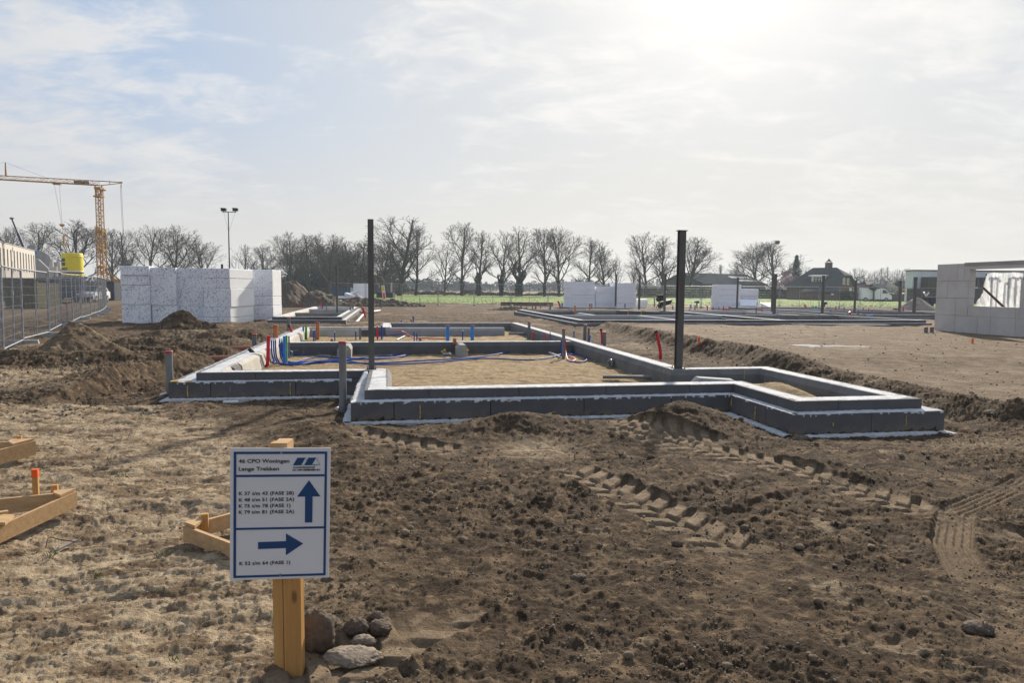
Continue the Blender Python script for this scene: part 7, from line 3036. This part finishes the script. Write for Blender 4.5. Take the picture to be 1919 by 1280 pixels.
def build_crane():
    Y = 100
    b = far(192, 527, Y)
    cx = b.x
    t = thing('tower_crane', 'ochre tower crane with a horizontal jib at the left', 'crane', (cx, Y, 0))
    ztop = far(190, 345, Y).z
    zmid = far(190, 433, Y).z
    z0 = .9

    def sq(h, z, x=cx):
        return [Vector((x + a * h, Y + c * h, z)) for a, c in ((-1, -1), (1, -1), (1, 1), (-1, 1))]
    m = MB()
    hw1 = 5.6 * Y / FPX
    truss(m, sq(hw1, z0), sq(hw1, zmid + .3), 11, .085, .045)
    part('lower_mast', m, M['crane'], t)
    m = MB()
    truss(m, sq(hw1 * .80, zmid - .5), sq(hw1 * .80, far(190, 352, Y).z), 15, .06, .032)
    part('upper_mast', m, M['crane'], t)
    for zz in (zmid, far(190, 500, Y).z, far(190, 468, Y).z):
        part('mast_collar', MB().box((cx, Y, zz), (hw1 * 2.2, hw1 * 2.2, .25)), M['crane'], t)
    # slewing head
    zt = ztop
    J = Vector((-.955, -.27, .0)).normalized()
    zj = far(186, 343, Y).z
    root = Vector((cx, Y, zj - .3))
    # jib end passes px 0 at y ~327; end off picture
    Lj = 21.0
    up_ = .35
    end = root + J * Lj + Vector((0, 0, up_))
    side = Vector((-J.y, J.x, 0))
    hj = .62
    m = MB()
    truss(m, [root + side * .4, root - side * .4, root + Vector((0, 0, hj))], [end + side * .35, end - side * .35, end + Vector((0, 0, hj * .8))], 26, .06, .026)
    part('jib', m, M['crane'], t)
    # rear tie arm to the right
    tail = far(220, 338, Y) 
    tail = Vector((cx, Y, zj)) - J * 2.9 + Vector((0, 0, .25))
    m = MB()
    m.tube([root + Vector((0, 0, hj)), tail], .07, 5)
    m.tube([root + Vector((0, 0, -.05)), tail + Vector((0, 0, -.1))], .06, 5)
    m.tube([root - J * 1.4 + Vector((0, 0, .1)), root - J * 1.4 + Vector((0, 0, .75))], .04, 5)
    m.box(tail, (.35, .2, .2))
    m.tube([tail, tail - Vector((0, 0, .8))], .05, 5)
    part('rear_arm', m, M['crane'], t)
    m = MB()
    m.tube([tail - Vector((0, 0, .3)), Vector((tail.x + .25, tail.y, 1.0))], .022, 4)
    m.tube([tail - Vector((.15, 0, .3)), Vector((tail.x + .1, tail.y, 1.0))], .022, 4)
    part('rear_rope', m, M['steel'], t)
    m = MB()
    m.tube([Vector((cx - hw1 * .75, Y, zj - 2.0)), Vector((cx - hw1 * .95, Y, zj - 1.2)), root + J * .5], .09, 6)
    m.tube([Vector((cx + hw1 * .75, Y, zj - 2.0)), Vector((cx + hw1 * .6, Y, zj - .9)), root - J * .4], .09, 6)
    m.box((cx, Y, zj - .75), (.9, .9, .35))
    m.box((cx + .7, Y, zj - 1.0), (.5, .3, .2))
    m.box((cx - .05, Y, zj - 1.9), (1.05, 1.05, .2))
    part('slewing_head', m, M['crane'], t)
    # sign on the jib (pale strip of unreadable lettering)
    p = root + J * 2.3 + Vector((0, 0, .33)) - side * .35
    bd = part('jib_board', MB().box(p, (1.9, .05, .50), math.atan2(J.y, J.x)), M['navy'], t)
    for k in range(8):
        q = p + J * (-.8 + .22 * k) + Vector((0, -.06, .0))
        part('letter', MB().box(q, (.09, .03, .26 - .06 * (k % 3)), math.atan2(J.y, J.x)), M['galv'], bd)
    # trolley, hoist ropes, hook
    s = None
    tr = root + J * 6.9 + Vector((0, 0, .12))
    # find where px = 106
    best = min((abs(cam_px(root + J * s_ + Vector((0, 0, up_ * s_ / Lj))) - 106), s_) for s_ in [k * .1 for k in range(20, 200)])[1]
    tr = root + J * best + Vector((0, 0, up_ * best / Lj - .12))
    part('trolley', MB().box(tr, (.95, .6, .28), math.atan2(J.y, J.x)), M['crane'], t)
    hk = far(116, 422, tr.y)
    m = MB()
    m.tube([tr + J * .35, hk + Vector((0, 0, .0))], .018, 4)
    m.tube([tr - J * .30, hk + Vector((.05, 0, .0))], .018, 4)
    part('hoist_rope', m, M['steel'], t)
    part('hook_block', MB().prism([(-.32, .18), (.32, .18), (.15, -.18), (-.15, -.18)], -.12, .12, Matrix.Rotation(math.radians(90), 3, 'X'), hk), M['crane'], t)
    m = MB()
    m.tube([hk - Vector((0, 0, .15)), hk - Vector((-.1, 0, 1.3))], .02, 4)
    part('chain', m, M['steel'], t)
    gr = hk - Vector((-.35, 0, 2.2))
    lf = thing('lifting_fork', 'orange lifting fork hanging from the crane hook', 'lifting fork', gr)
    m = MB()
    m.box(gr + Vector((-.15, 0, .1)), (.16, .16, 1.2))
    m.box(gr + Vector((.1, 0, .75)), (.6, .14, .14))
    part('mast', m, M['crane'], lf)
    m = MB()
    for yy in (-.25, .25):
        m.box(gr + Vector((-.1, yy, -.55)), (1.1, .08, .09))
    m.box(gr + Vector((-.15, 0, -.5)), (.12, .6, .12))
    part('tines', m, M['crane'], lf)
    # kingpost on the jib
    kb = min((abs(cam_px(root + J * s_) - 11), s_) for s_ in [k * .1 for k in range(20, 220)])[1]
    kp = root + J * kb + Vector((0, 0, up_ * kb / Lj + hj))
    zk = far(11, 304, kp.y).z
    part('king_post', MB().tube([kp, Vector((kp.x, kp.y, zk))], [.13, .07], 6), M['crane'], t)
    m = MB()
    m.tube([Vector((kp.x, kp.y, zk)), root + J * (kb - 5.2) + Vector((0, 0, hj))], .014, 4)
    m.tube([Vector((kp.x, kp.y, zk)), end + Vector((0, 0, hj))], .014, 4)
    part('tie_rope', m, M['steel'], t)
    # undercarriage with stay legs to the right
    m = MB()
    m.box((cx, Y, .75), (3.4, 3.4, .35))
    for a in (-1, 1):
        for c in (-1, 1):
            m.tube([Vector((cx + a * 1.5, Y + c * 1.5, .75)), Vector((cx + a * 1.8, Y + c * 1.8, 0))], .16, 6)
    part('base_frame', m, M['crane'], t)
    m = MB()
    for dz in (0, .35, .7):
        m.tube([Vector((cx + hw1, Y - .3, far(197, 506, Y).z - dz)), Vector((cx + hw1 + 1.9, Y - .3, far(215, 522, Y).z - dz * .6))], .06, 5)
    m.box((cx + 2.6, Y, 1.6), (1.4, 1.6, 1.6))
    part('ballast', m, M['crane'], t)


def cam_px(p):
    v = _R3.transposed() @ (Vector(p) - Vector((0, 0, EYE)))
    return 959.5 + FPX * v.x / -v.z


build_crane()

# blue telescopic boom
t = thing('mobile_crane_boom', 'slanting dark blue boom rising behind the pale building', 'crane boom', far(46, 467, 118))
pts = [far(47, 470, 118), far(34, 438, 118), far(22, 409, 118)]
part('boom', MB().tube([pts[0], pts[1]], .24, 6), M['navy'], t)
part('boom_tip', MB().tube([pts[1], pts[2]], .15, 6), M['navy'], t)
part('head_sheave', MB().box(pts[2], (.5, .3, .3)), M['steel'], t)

# floodlight mast
def build_flood():
    Y = 60
    t = thing('floodlight_mast', 'tall thin floodlight mast with two black lamps behind the foam stacks', 'floodlight', (far(430, 500, Y).x, Y, 0))
    x = t.location.x
    zt = far(430, 397, Y).z
    part('pole', MB().tube([Vector((x, Y, 0)), Vector((x, Y, zt * .6)), Vector((x, Y, zt))], [.07, .055, .04], 8), M['steel'], t)
    xa, xb = far(416, 397, Y).x, far(443, 397, Y).x
    part('cross_bar', MB().box(((xa + xb) / 2, Y, zt), (xb - xa, .07, .06)), M['steel'], t)
    for px in (419, 441):
        c = far(px, 393, Y)
        o = part('lamp', MB().hexa([c + Vector(v) for v in ((-.22, -.12, -.11), (.22, -.12, -.14), (.20, .16, -.10), (-.22, .16, -.10), (-.18, -.12, .17), (.24, -.12, .13), (.22, .12, .14), (-.18, .12, .15))]), M['black'], t)
        part('lamp_visor', MB().box(c + Vector((0, -.17, .12)), (.44, .10, .03)), M['black'], o)
        part('bracket', MB().tube([c - Vector((0, 0, .12)), Vector((c.x, Y, zt))], .025, 5), M['steel'], o)
        part('stay_wire', MB().tube([Vector((c.x, Y, zt)), Vector((x, Y, far(430, 435, Y).z))], .008, 4), M['steel'], t)


build_flood()
b_ = far(416, 495, 90)
solo('flue', 'short black flue pipe sticking up above the speckled foam row', 'flue', MB().tube([Vector((b_.x, 90, 0)), far(416, 495, 90)], .16, 8), M['black'], (b_.x, 90, 0))


def build_silo():
    Y = 86
    cx = far(136.5, 500, Y).x
    r = 17.2 * Y / FPX
    zt, zb = far(136, 474.5, Y).z, far(136, 513, Y).z
    t = thing('mortar_silo', 'yellow mortar silo with a green block logo', 'silo', (cx, Y, 0))
    part('tank', MB().lathe([(r * .2, 1.0), (r, zb - .35), (r, zb), (r, zt - .45), (r * .985, zt - .1), (r * .95, zt), (r * .3, zt + .05)], (cx, Y, 0), 36), M['yellow'], t)
    part('rim', MB().lathe([(r * 1.01, zt - .50), (r * 1.035, zt - .46), (r * 1.035, zt - .40), (r * 1.01, zt - .36)], (cx, Y, 0), 36), M['yellow'], t)
    part('dark_band', MB().lathe([(r * 1.004, zb + .02), (r * 1.008, zb + .03), (r * 1.008, zb + .17), (r * 1.004, zb + .18)], (cx, Y, 0), 36), M['black'], t)
    part('white_band', MB().lathe([(r * 1.004, zb + .18), (r * 1.007, zb + .185), (r * 1.007, zb + .36), (r * 1.004, zb + .365)], (cx, Y, 0), 36), M['white_pl'], t)

    def curved(a0, a1, z0, z1, rr=1.012):
        m = MB()
        n = 8
        vs, fs = [], []
        for i in range(n + 1):
            a = a0 + (a1 - a0) * i / n
            for q in (rr, rr - .008):
                for z in (z0, z1):
                    vs.append((cx + r * q * math.sin(a), Y - r * q * math.cos(a), z))
        for i in range(n):
            o = i * 4
            fs += [(o, o + 4, o + 5, o + 1), (o + 3, o + 7, o + 6, o + 2), (o + 1, o + 5, o + 7, o + 3), (o, o + 2, o + 6, o + 4)]
        m.add(vs, fs)
        return m
    h = zt - zb
    for a0, a1, z0, z1 in ((-1.05, -.72, .38, .74), (-.66, -.18, .58, .74), (-.66, -.18, .38, .54)):
        part('logo_block', curved(a0, a1, zb + h * z0, zb + h * z1), M['darkgreen'], t)
    # lettering bent round the tank
    lo = text_mesh('lettering', 'BEAMIX', .44, M['darkgreen'], t, Vector((0, 0, 0)), Matrix.Identity(3), .018, 1.1, .004)
    me = lo.data
    xs = [v.co.x for v in me.vertices]
    w = max(xs) - min(xs)
    for v in me.vertices:
        a = -1.35 + (v.co.x - min(xs)) / r * 1.0
        zz = v.co.y
        rr = r * 1.012 + v.co.z
        v.co = (rr * math.sin(a), -rr * math.cos(a), zb + h * .17 + zz)
    lo.matrix_local = Matrix.Identity(4)
    m = MB()
    for k in range(4):
        a = math.pi / 4 + k * math.pi / 2
        m.tube([Vector((cx + r * .9 * math.cos(a), Y + r * .9 * math.sin(a), 0)), Vector((cx + r * .9 * math.cos(a), Y + r * .9 * math.sin(a), zb))], .09, 6)
    part('leg_frame', m, M['yellow'], t)


build_silo()


# ------------------------------------------------------------ vehicles
def car(label, cat, px, Yc, L, Wd, H, yaw, paint, kind='car', group=None, name='parked_car'):
    c = far(px, 550, Yc)
    t = thing(name, label, cat, (c.x, Yc, 0), yaw, group)
    if kind == 'van':
        prof = [(-L / 2, .35), (-L / 2, H * .95), (-L / 2 + .15, H), (L * .18, H), (L * .30, H * .93), (L * .42, H * .56), (L / 2 - .1, H * .46), (L / 2, H * .30), (L / 2, .32)]
        wins = [[(L * .20, H * .60), (L * .215, H * .88), (L * .30, H * .86), (L * .385, H * .60)]]
    elif kind == 'truck':
        prof = [(-L / 2, .6), (-L / 2, H), (L / 2 - 1.7, H), (L / 2 - 1.7, H * .98), (L / 2 - .25, H * .94), (L / 2, H * .55), (L / 2, .45)]
        wins = [[(L / 2 - 1.4, H * .58), (L / 2 - 1.4, H * .86), (L / 2 - .5, H * .86), (L / 2 - .3, H * .58)]]
    else:
        prof = [(-L / 2, .35), (-L / 2, H * .62), (-L * .42, H * .68), (-L * .33, H * .97), (-L * .20, H), (L * .08, H), (L * .24, H * .66), (L * .45, H * .56), (L / 2, H * .42), (L / 2, .32)]
        wins = [[(-L * .37, H * .68), (-L * .30, H * .92), (-L * .08, H * .94), (-L * .08, H * .68)], [(-L * .06, H * .68), (-L * .06, H * .94), (L * .07, H * .94), (L * .20, H * .68)]]
    M3 = Matrix(((1, 0, 0), (0, 0, -1), (0, 1, 0)))
    n = len(prof)
    mb = MB()
    zm = H * .6
    rings = []
    for w, ins in ((-1, 1), (1, 1)):
        rings.append([Vector((x, w * Wd / 2 * (1 - (.14 * max(0, (z - zm) / (H - zm + .01)) if kind != 'truck' else 0)), z)) for x, z in prof])
    mb.add(rings[0] + rings[1], [tuple(range(n))[::-1], tuple(range(n, 2 * n))] + [(i, (i + 1) % n, (i + 1) % n + n, i + n) for i in range(n)])
    part('body', mb, paint, t, world=False)
    for wn in wins:
        for w in (-1, 1):
            g = MB()
            vv = [Vector((x, w * (Wd / 2 * (1 - (.14 * max(0, (z - zm) / (H - zm + .01)) if kind != 'truck' else 0)) + .012), z)) for x, z in wn]
            vi = [v + Vector((0, -w * .02, 0)) for v in vv]
            g.add(vv + vi, [(0, 1, 2, 3), (7, 6, 5, 4), (0, 4, 5, 1), (1, 5, 6, 2), (2, 6, 7, 3), (3, 7, 4, 0)])
            part('side_window', g, M['glass'], t, world=False)
    # windscreens
    if kind == 'van':
        a, b = (L * .31, H * .90), (L * .41, H * .60)
    elif kind == 'truck':
        a, b = (L / 2 - .235, H * .90), (L / 2 - .03, H * .60)
    else:
        a, b = (L * .10, H * .97), (L * .23, H * .69)
    g = MB()
    ww = Wd * .40
    o = Vector((.03, 0, .03))
    g.hexa([Vector((b[0], -ww, b[1])), Vector((b[0], ww, b[1])), Vector((a[0], ww * .9, a[1])), Vector((a[0], -ww * .9, a[1]))] +
           [Vector((b[0], -ww, b[1])) + o, Vector((b[0], ww, b[1])) + o, Vector((a[0], ww * .9, a[1])) + o, Vector((a[0], -ww * .9, a[1])) + o])
    part('windscreen', g, M['glass'], t, world=False)
    for sx in (-L * .32, L * .33):
        for sy in (-1, 1):
            rw = .33 if kind != 'truck' else .48
            wh = part('wheel', MB().tube([Vector((sx, sy * (Wd / 2 - .2), rw)), Vector((sx, sy * (Wd / 2 + .01), rw))], rw, 16), M['black'], t, world=False)
            part('rim', MB().tube([Vector((sx, sy * (Wd / 2 + .005), rw)), Vector((sx, sy * (Wd / 2 + .03), rw))], rw * .6, 12), M['galv'], wh, world=False)
    for sy in (-1, 1):
        part('headlight', MB().box((L / 2 - .01, sy * Wd * .36, H * .36), (.08, .32, .14)), M['white_pl'], t, world=False)
        part('tail_light', MB().box((-L / 2, sy * Wd * .42, H * .5), (.05, .14, .3)), M['red'], t, world=False)
    part('bumper', MB().box((L / 2 + .01, 0, .42), (.12, Wd * .94, .18)), M['black'], t, world=False)
    part('licence_plate', MB().box((L / 2 + .075, 0, .45), (.02, .5, .11)), M['yellow'], t, world=False)
    return t


car('dark blue lorry parked behind the site fence under the yellow silo', 'lorry', 130, 62, 6.2, 2.2, 2.35, math.radians(-60), M['navy'], 'truck', name='lorry')
car('white car parked behind the site fence left of the crane foot', 'car', 172, 66, 4.3, 1.8, 1.55, math.radians(-78), M['white_paint'])
car('white van at the left end of the speckled foam row', 'van', 226, 78, 4.6, 1.85, 1.85, math.radians(-62), M['white_paint'], 'van', name='parked_van')
car('white van with sloping windscreen beside the farmhouse gable', 'van', 1640, 121, 5.0, 2.0, 2.3, math.radians(-20), M['white_paint'], 'van', name='parked_van')
for i, (px, mm, lab) in enumerate([(1655, M['white_paint'], 'pale parked car right of the white van by the farmhouse'), (1697, M['galv'], 'grey parked car right of the blossoming bush'), (1714, M['white_paint'], 'white parked car behind the last far column'),
                                   (1730, M['galv'], 'silver parked car left of the blue hopper'), (1742, M['white_paint'], 'white parked car touching the pale block wall')]):
    car(lab, 'car', px, 122, 4.3, 1.8, 1.5, math.radians(170 + 8 * i), mm, group='parked cars before the modern building')
# white V shaped panel / red and yellow stall far right
t = thing('market_trailer', 'red and yellow trailer among the parked cars at the far right', 'trailer', far(1715, 550, 124))
c = far(1715, 548, 126)
part('body', MB().box((c.x, 126, 1.3), (3.6, 1.8, 1.3)), M['cap_red'], t)
part('awning', MB().box((c.x, 125.6, 2.1), (3.9, 2.4, .18)), M['yellow'], t)
for k in (-1, 1):
    part('wheel', MB().tube([Vector((c.x + k * .9, 125.0, .33)), Vector((c.x + k * .9, 125.2, .33))], .33, 12), M['black'], t)
c = far(1736, 551, 100)
t = thing('sign_board', 'white V shaped board standing among the parked cars', 'sign', Vector((c.x, 100, 0)))
for k in (-1, 1):
    part('panel', MB().box(c + Vector((.2 * k, 0, .0)), (.2, .06, .65), M=Matrix.Rotation(.6 * k, 3, 'Y')), M['white_paint'], t)
part('post', MB().tube([Vector((c.x, 100, 0)), c], .04, 6), M['galv'], t)
# lamp posts far right
t = thing('street_lamp', 'slim street lamp with a curved arm above the far cars', 'lamp post', Vector((far(1690, 550, 130).x, 130, 0)))
x = t.location.x
zt = far(1690, 508, 130).z
part('pole', MB().tube([Vector((x, 130, 0)), Vector((x, 130, zt)), Vector((x + .3, 130, zt + .35)), Vector((x + .8, 130, zt + .45))], [.07, .05, .045, .04], 6), M['galv'], t)
part('lamp_head', MB().box(Vector((x + 1.0, 130, zt + .44)), (.5, .18, .08)), M['galv'], t)
# containers and skips behind the left fence
for lab, px0, px1, yt, Y, dY, mm, zb in [('long olive site container behind the left fence', 12, 69, 526, 46, 2.4, mat('olive_container_paint', (.10, .092, .045), (.075, .07, .04), .6, 1.5), 0),
                                         ('low dark container under the pale building at the left', -40, 108, 520, 68, 2.4, mat('dark_grey_container', (.06, .065, .07), (.05, .05, .055), .6, 1.5), 0),
                                         ('dark grey cabin between the white car and the van', 196, 214, 527, 72, 2.4, mat('slate_cabin', (.07, .08, .10), (.06, .07, .085), .6, 1.5), 0),
                                         ('blue container behind the big dark soil heap', 624, 656, 537, 92, 2.4, mat('blue_container', (.05, .09, .16), (.04, .075, .13), .6, 1.5), 0)]:
    a, b = far(px0, 550, Y), far(px1, 550, Y)
    h = far(px0, yt, Y).z
    t = thing('container', lab, 'container', (a.x, Y, 0))
    mb = MB()
    n = max(8, int((b.x - a.x) / .18))
    vs, fs = [], []
    for i in range(n + 1):
        x = a.x + (b.x - a.x) * i / n
        dy = .03 if i % 2 else -.03
        vs += [(x, Y + dy, .12), (x, Y + dy, h - .12), (x, Y + dY, h - .12), (x, Y + dY, .12)]
    for i in range(n):
        o = i * 4
        fs += [(o, o + 4, o + 5, o + 1), (o + 1, o + 5, o + 6, o + 2), (o + 2, o + 6, o + 7, o + 3), (o + 3, o + 7, o + 4, o)]
    fs += [(0, 1, 2, 3), (4 * n + 3, 4 * n + 2, 4 * n + 1, 4 * n)]
    mb.add(vs, fs)
    part('side_panel', mb, mm, t)
    f = MB()
    for x in (a.x, b.x):
        f.box((x, Y, h / 2), (.14, .14, h))
    for z in (.06, h - .06):
        f.box(((a.x + b.x) / 2, Y, z), (b.x - a.x - .145, .14, .12))
    part('frame', f, mm, t)
# notice sheet on the olive container
c = far(24, 549, 45.9)
solo('notice', 'small white notice fixed to the olive container', 'notice', MB().box(c, (.16, .02, .3)), M['white_pl'], c)
c = far(207, 533, 64)
# workers' cone etc. left out; person standing by the van
p0 = at(174, 552, .0)


# ------------------------------------------------------------ site fences
def fence_panel_proto(Lp=3.4, H=2.0, wires=True, rw=.0029, step=.11):
    t = thing('mesh_fence', 'proto', 'fence')
    m = MB()
    r = .021
    m.tube([Vector((0, 0, .06)), Vector((0, 0, H))], r, 8)
    m.tube([Vector((Lp, 0, .06)), Vector((Lp, 0, H))], r, 8)
    m.tube([Vector((0, 0, H)), Vector((Lp, 0, H))], r, 8)
    m.tube([Vector((0, 0, .14)), Vector((Lp, 0, .14))], r * .9, 8)
    part('frame', m, M['galv'], t, world=False)
    m = MB()
    m.tube([Vector((Lp / 2, 0, .14)), Vector((Lp / 2, 0, H))], r * .75, 8)
    part('middle_post', m, M['galv'], t, world=False)
    m = MB()
    x = step
    while x < Lp - .02:
        m.tube([Vector((x, .012, .15)), Vector((x, .012, H - .02))], rw, 3, caps=False)
        x += step
    for k in range(1, 8):
        z = .14 + (H - .14) * k / 8
        m.tube([Vector((0, -.004, z)), Vector((Lp, -.004, z))], rw, 3, caps=False)
    part('wire_mesh', m, M['galv'], t, world=False)
    return t


def foot_proto():
    m = MB()
    m.hexa([Vector(v) for v in ((-.11, -.36, 0), (.11, -.36, 0), (.11, .36, 0), (-.11, .36, 0), (-.08, -.33, .14), (.08, -.33, .14), (.08, .33, .14), (-.08, .33, .14))])
    return solo('concrete_block', 'proto', 'concrete block', m, M['conc_grey'])


def clamp(p, parent):
    pass


pn = fence_panel_proto()
ft = foot_proto()
# left run: from beside the camera's left toward the crane
A = Vector((-9.8, 12.2, 0))
Bp = Vector((-30.2, 52.0, 0))
d = (Bp - A)
Ltot = d.length
d.normalize()
R_ = random.Random(5)
pos = A.copy()
k = 0
names = NTH
first_p, first_f = True, True
yaw0 = math.atan2(d.y, d.x)
while (pos - A).dot(d) < Ltot - 3 and k < 13:
    yw = yaw0 + R_.uniform(-.05, .05) + (.12 if k == 3 else 0) * 0
    o = pn if first_p else copy_tree(pn)
    first_p = False
    z = .06
    o.location = (pos.x, pos.y, z)
    o.rotation_euler = (R_.uniform(-.02, .02), R_.uniform(-.012, .012), yw)
    o['label'] = '%s steel mesh panel of the left site fence, counting from the camera' % names[k]
    o['group'] = 'mesh panels of the left site fence'
    f = ft if first_f else ft.copy()
    if not first_f:
        COL.objects.link(f)
    first_f = False
    f.location = (pos.x, pos.y, min(ground_z(pos.x, pos.y), .06) - .01)
    f.rotation_euler = (0, 0, yw + .05)
    f['label'] = '%s concrete foot under the left site fence, counting from the camera' % names[k]
    f['group'] = 'concrete feet of the left site fence'
    pos = pos + Vector((math.cos(yw), math.sin(yw), 0)) * 3.5
    k += 1
# back run along the field
A = Vector((-17.5, 66, 0))
Bp = Vector((43, 60.5, 0))
d = (Bp - A)
Ltot = d.length
d.normalize()
yaw0 = math.atan2(d.y, d.x)
pos = A.copy()
k = 0
while (pos - A).dot(d) < Ltot:
    yw = yaw0 + R_.uniform(-.03, .03)
    o = copy_tree(pn)
    o.location = (pos.x, pos.y, .03)
    o.rotation_euler = (R_.uniform(-.02, .02), 0, yw)
    o['label'] = '%s mesh panel from the left of the far fence before the green field' % names[k]
    o['group'] = 'mesh panels of the far fence along the green field'
    f = ft.copy()
    COL.objects.link(f)
    f.location = (pos.x, pos.y, .03)
    f.rotation_euler = (0, 0, yw)
    f['label'] = '%s concrete foot from the left under the far fence' % names[k]
    f['group'] = 'concrete feet of the far fence along the green field'
    pos = pos + Vector((math.cos(yw), math.sin(yw), 0)) * 3.5
    k += 1
# tilted warning board on the far fence
c0, c1_ = far(717, 535, 63), far(721, 562, 63)
t = thing('warning_board', 'white warning board with yellow and red print on the far fence near the left column', 'warning board', Vector((c1_.x, 63, 0)))
ang = .12
M3 = Matrix.Rotation(-ang, 3, 'Y')
cc = (c0 + c1_) / 2
part('board', MB().box(cc, (.30, .04, 1.35), M=M3), M['white_paint'], t)
part('yellow_print', MB().box(cc + M3 @ Vector((0, -.03, .38)), (.22, .015, .42), M=M3), M['yellow'], t)
part('red_print', MB().box(cc + M3 @ Vector((0, -.03, -.28)), (.20, .015, .55), M=M3), M['orange'], t)
# pale timber peg and white hoarding bits
for lab, px, Y, w, yt, yb in [('small white notice on the far fence left of the white stacks', 997, 63.9, .26, 542, 544), ('small white notice on the far fence near the farmhouse', 1560, 61, .22, 550, 553),
                              ('small white notice on the far fence above the hedge', 1247, 62.5, .22, 546, 548)]:
    c = far(px, (yt + yb) / 2, Y)
    solo('notice', lab, 'notice', MB().box(c, (w, .02, .14)), M['white_paint'], c)

# excavator arm beyond the left steel column
Y = 110
t = thing('excavator', 'brown excavator working far behind the left steel column', 'excavator', (far(708, 550, Y).x, Y, 0))
x = t.location.x
part('boom', MB().tube([Vector((x + 1.2, Y, 1.6)), Vector((x + .6, Y, 3.2)), Vector((x - .5, Y, 3.6))], [.22, .25, .16], 6), M['brick'], t)
part('arm', MB().tube([Vector((x - .5, Y, 3.6)), Vector((x - .2, Y, 2.2))], .16, 6), M['brick'], t)
part('bucket', MB().prism([(-.3, -.3), (.4, -.35), (.45, .25), (-.1, .35)], -.4, .4, Matrix.Rotation(math.radians(90), 3, 'X'), Vector((x - .2, Y, 1.9))), M['steel'], t)
part('cab', MB().box((x + 1.5, Y + .3, 1.7), (1.3, 1.5, 1.5)), M['steel'], t)
part('tracks', MB().box((x + 1.3, Y, .45), (2.6, 2.2, .8)), M['black'], t)

# ------------------------------------------------------------ far air
hz = MB()
x0, x1, y0, y1, z0, z1 = -700, 760, -20, 620, -1.2, 24.0
hz.add([(x0, y0, z0), (x1, y0, z0), (x1, y1, z0), (x0, y1, z0), (x0, y0, z1), (x1, y0, z1), (x1, y1, z1), (x0, y1, z1)],
       [(3, 2, 1, 0), (4, 5, 6, 7), (0, 1, 5, 4), (1, 2, 6, 5), (2, 3, 7, 6), (3, 0, 4, 7)])
hm = bpy.data.materials.new('haze')
hm.use_nodes = True
w = NT(hm.node_tree)
w.N.remove(w.N['Principled BSDF'])
pv = w.new('ShaderNodeVolumePrincipled')
pv.inputs['Color'].default_value = (.76, .88, 1.0, 1)
pv.inputs['Density'].default_value = .0004
pv.inputs['Anisotropy'].default_value = .25
w.L.new(pv.outputs[0], w.N['Material Output'].inputs['Volume'])
ho = bpy.data.objects.new('haze', hz.mesh('haze', hm))
COL.objects.link(ho)
ho['kind'] = 'stuff'
ho['label'] = 'thin bluish haze over the whole site'
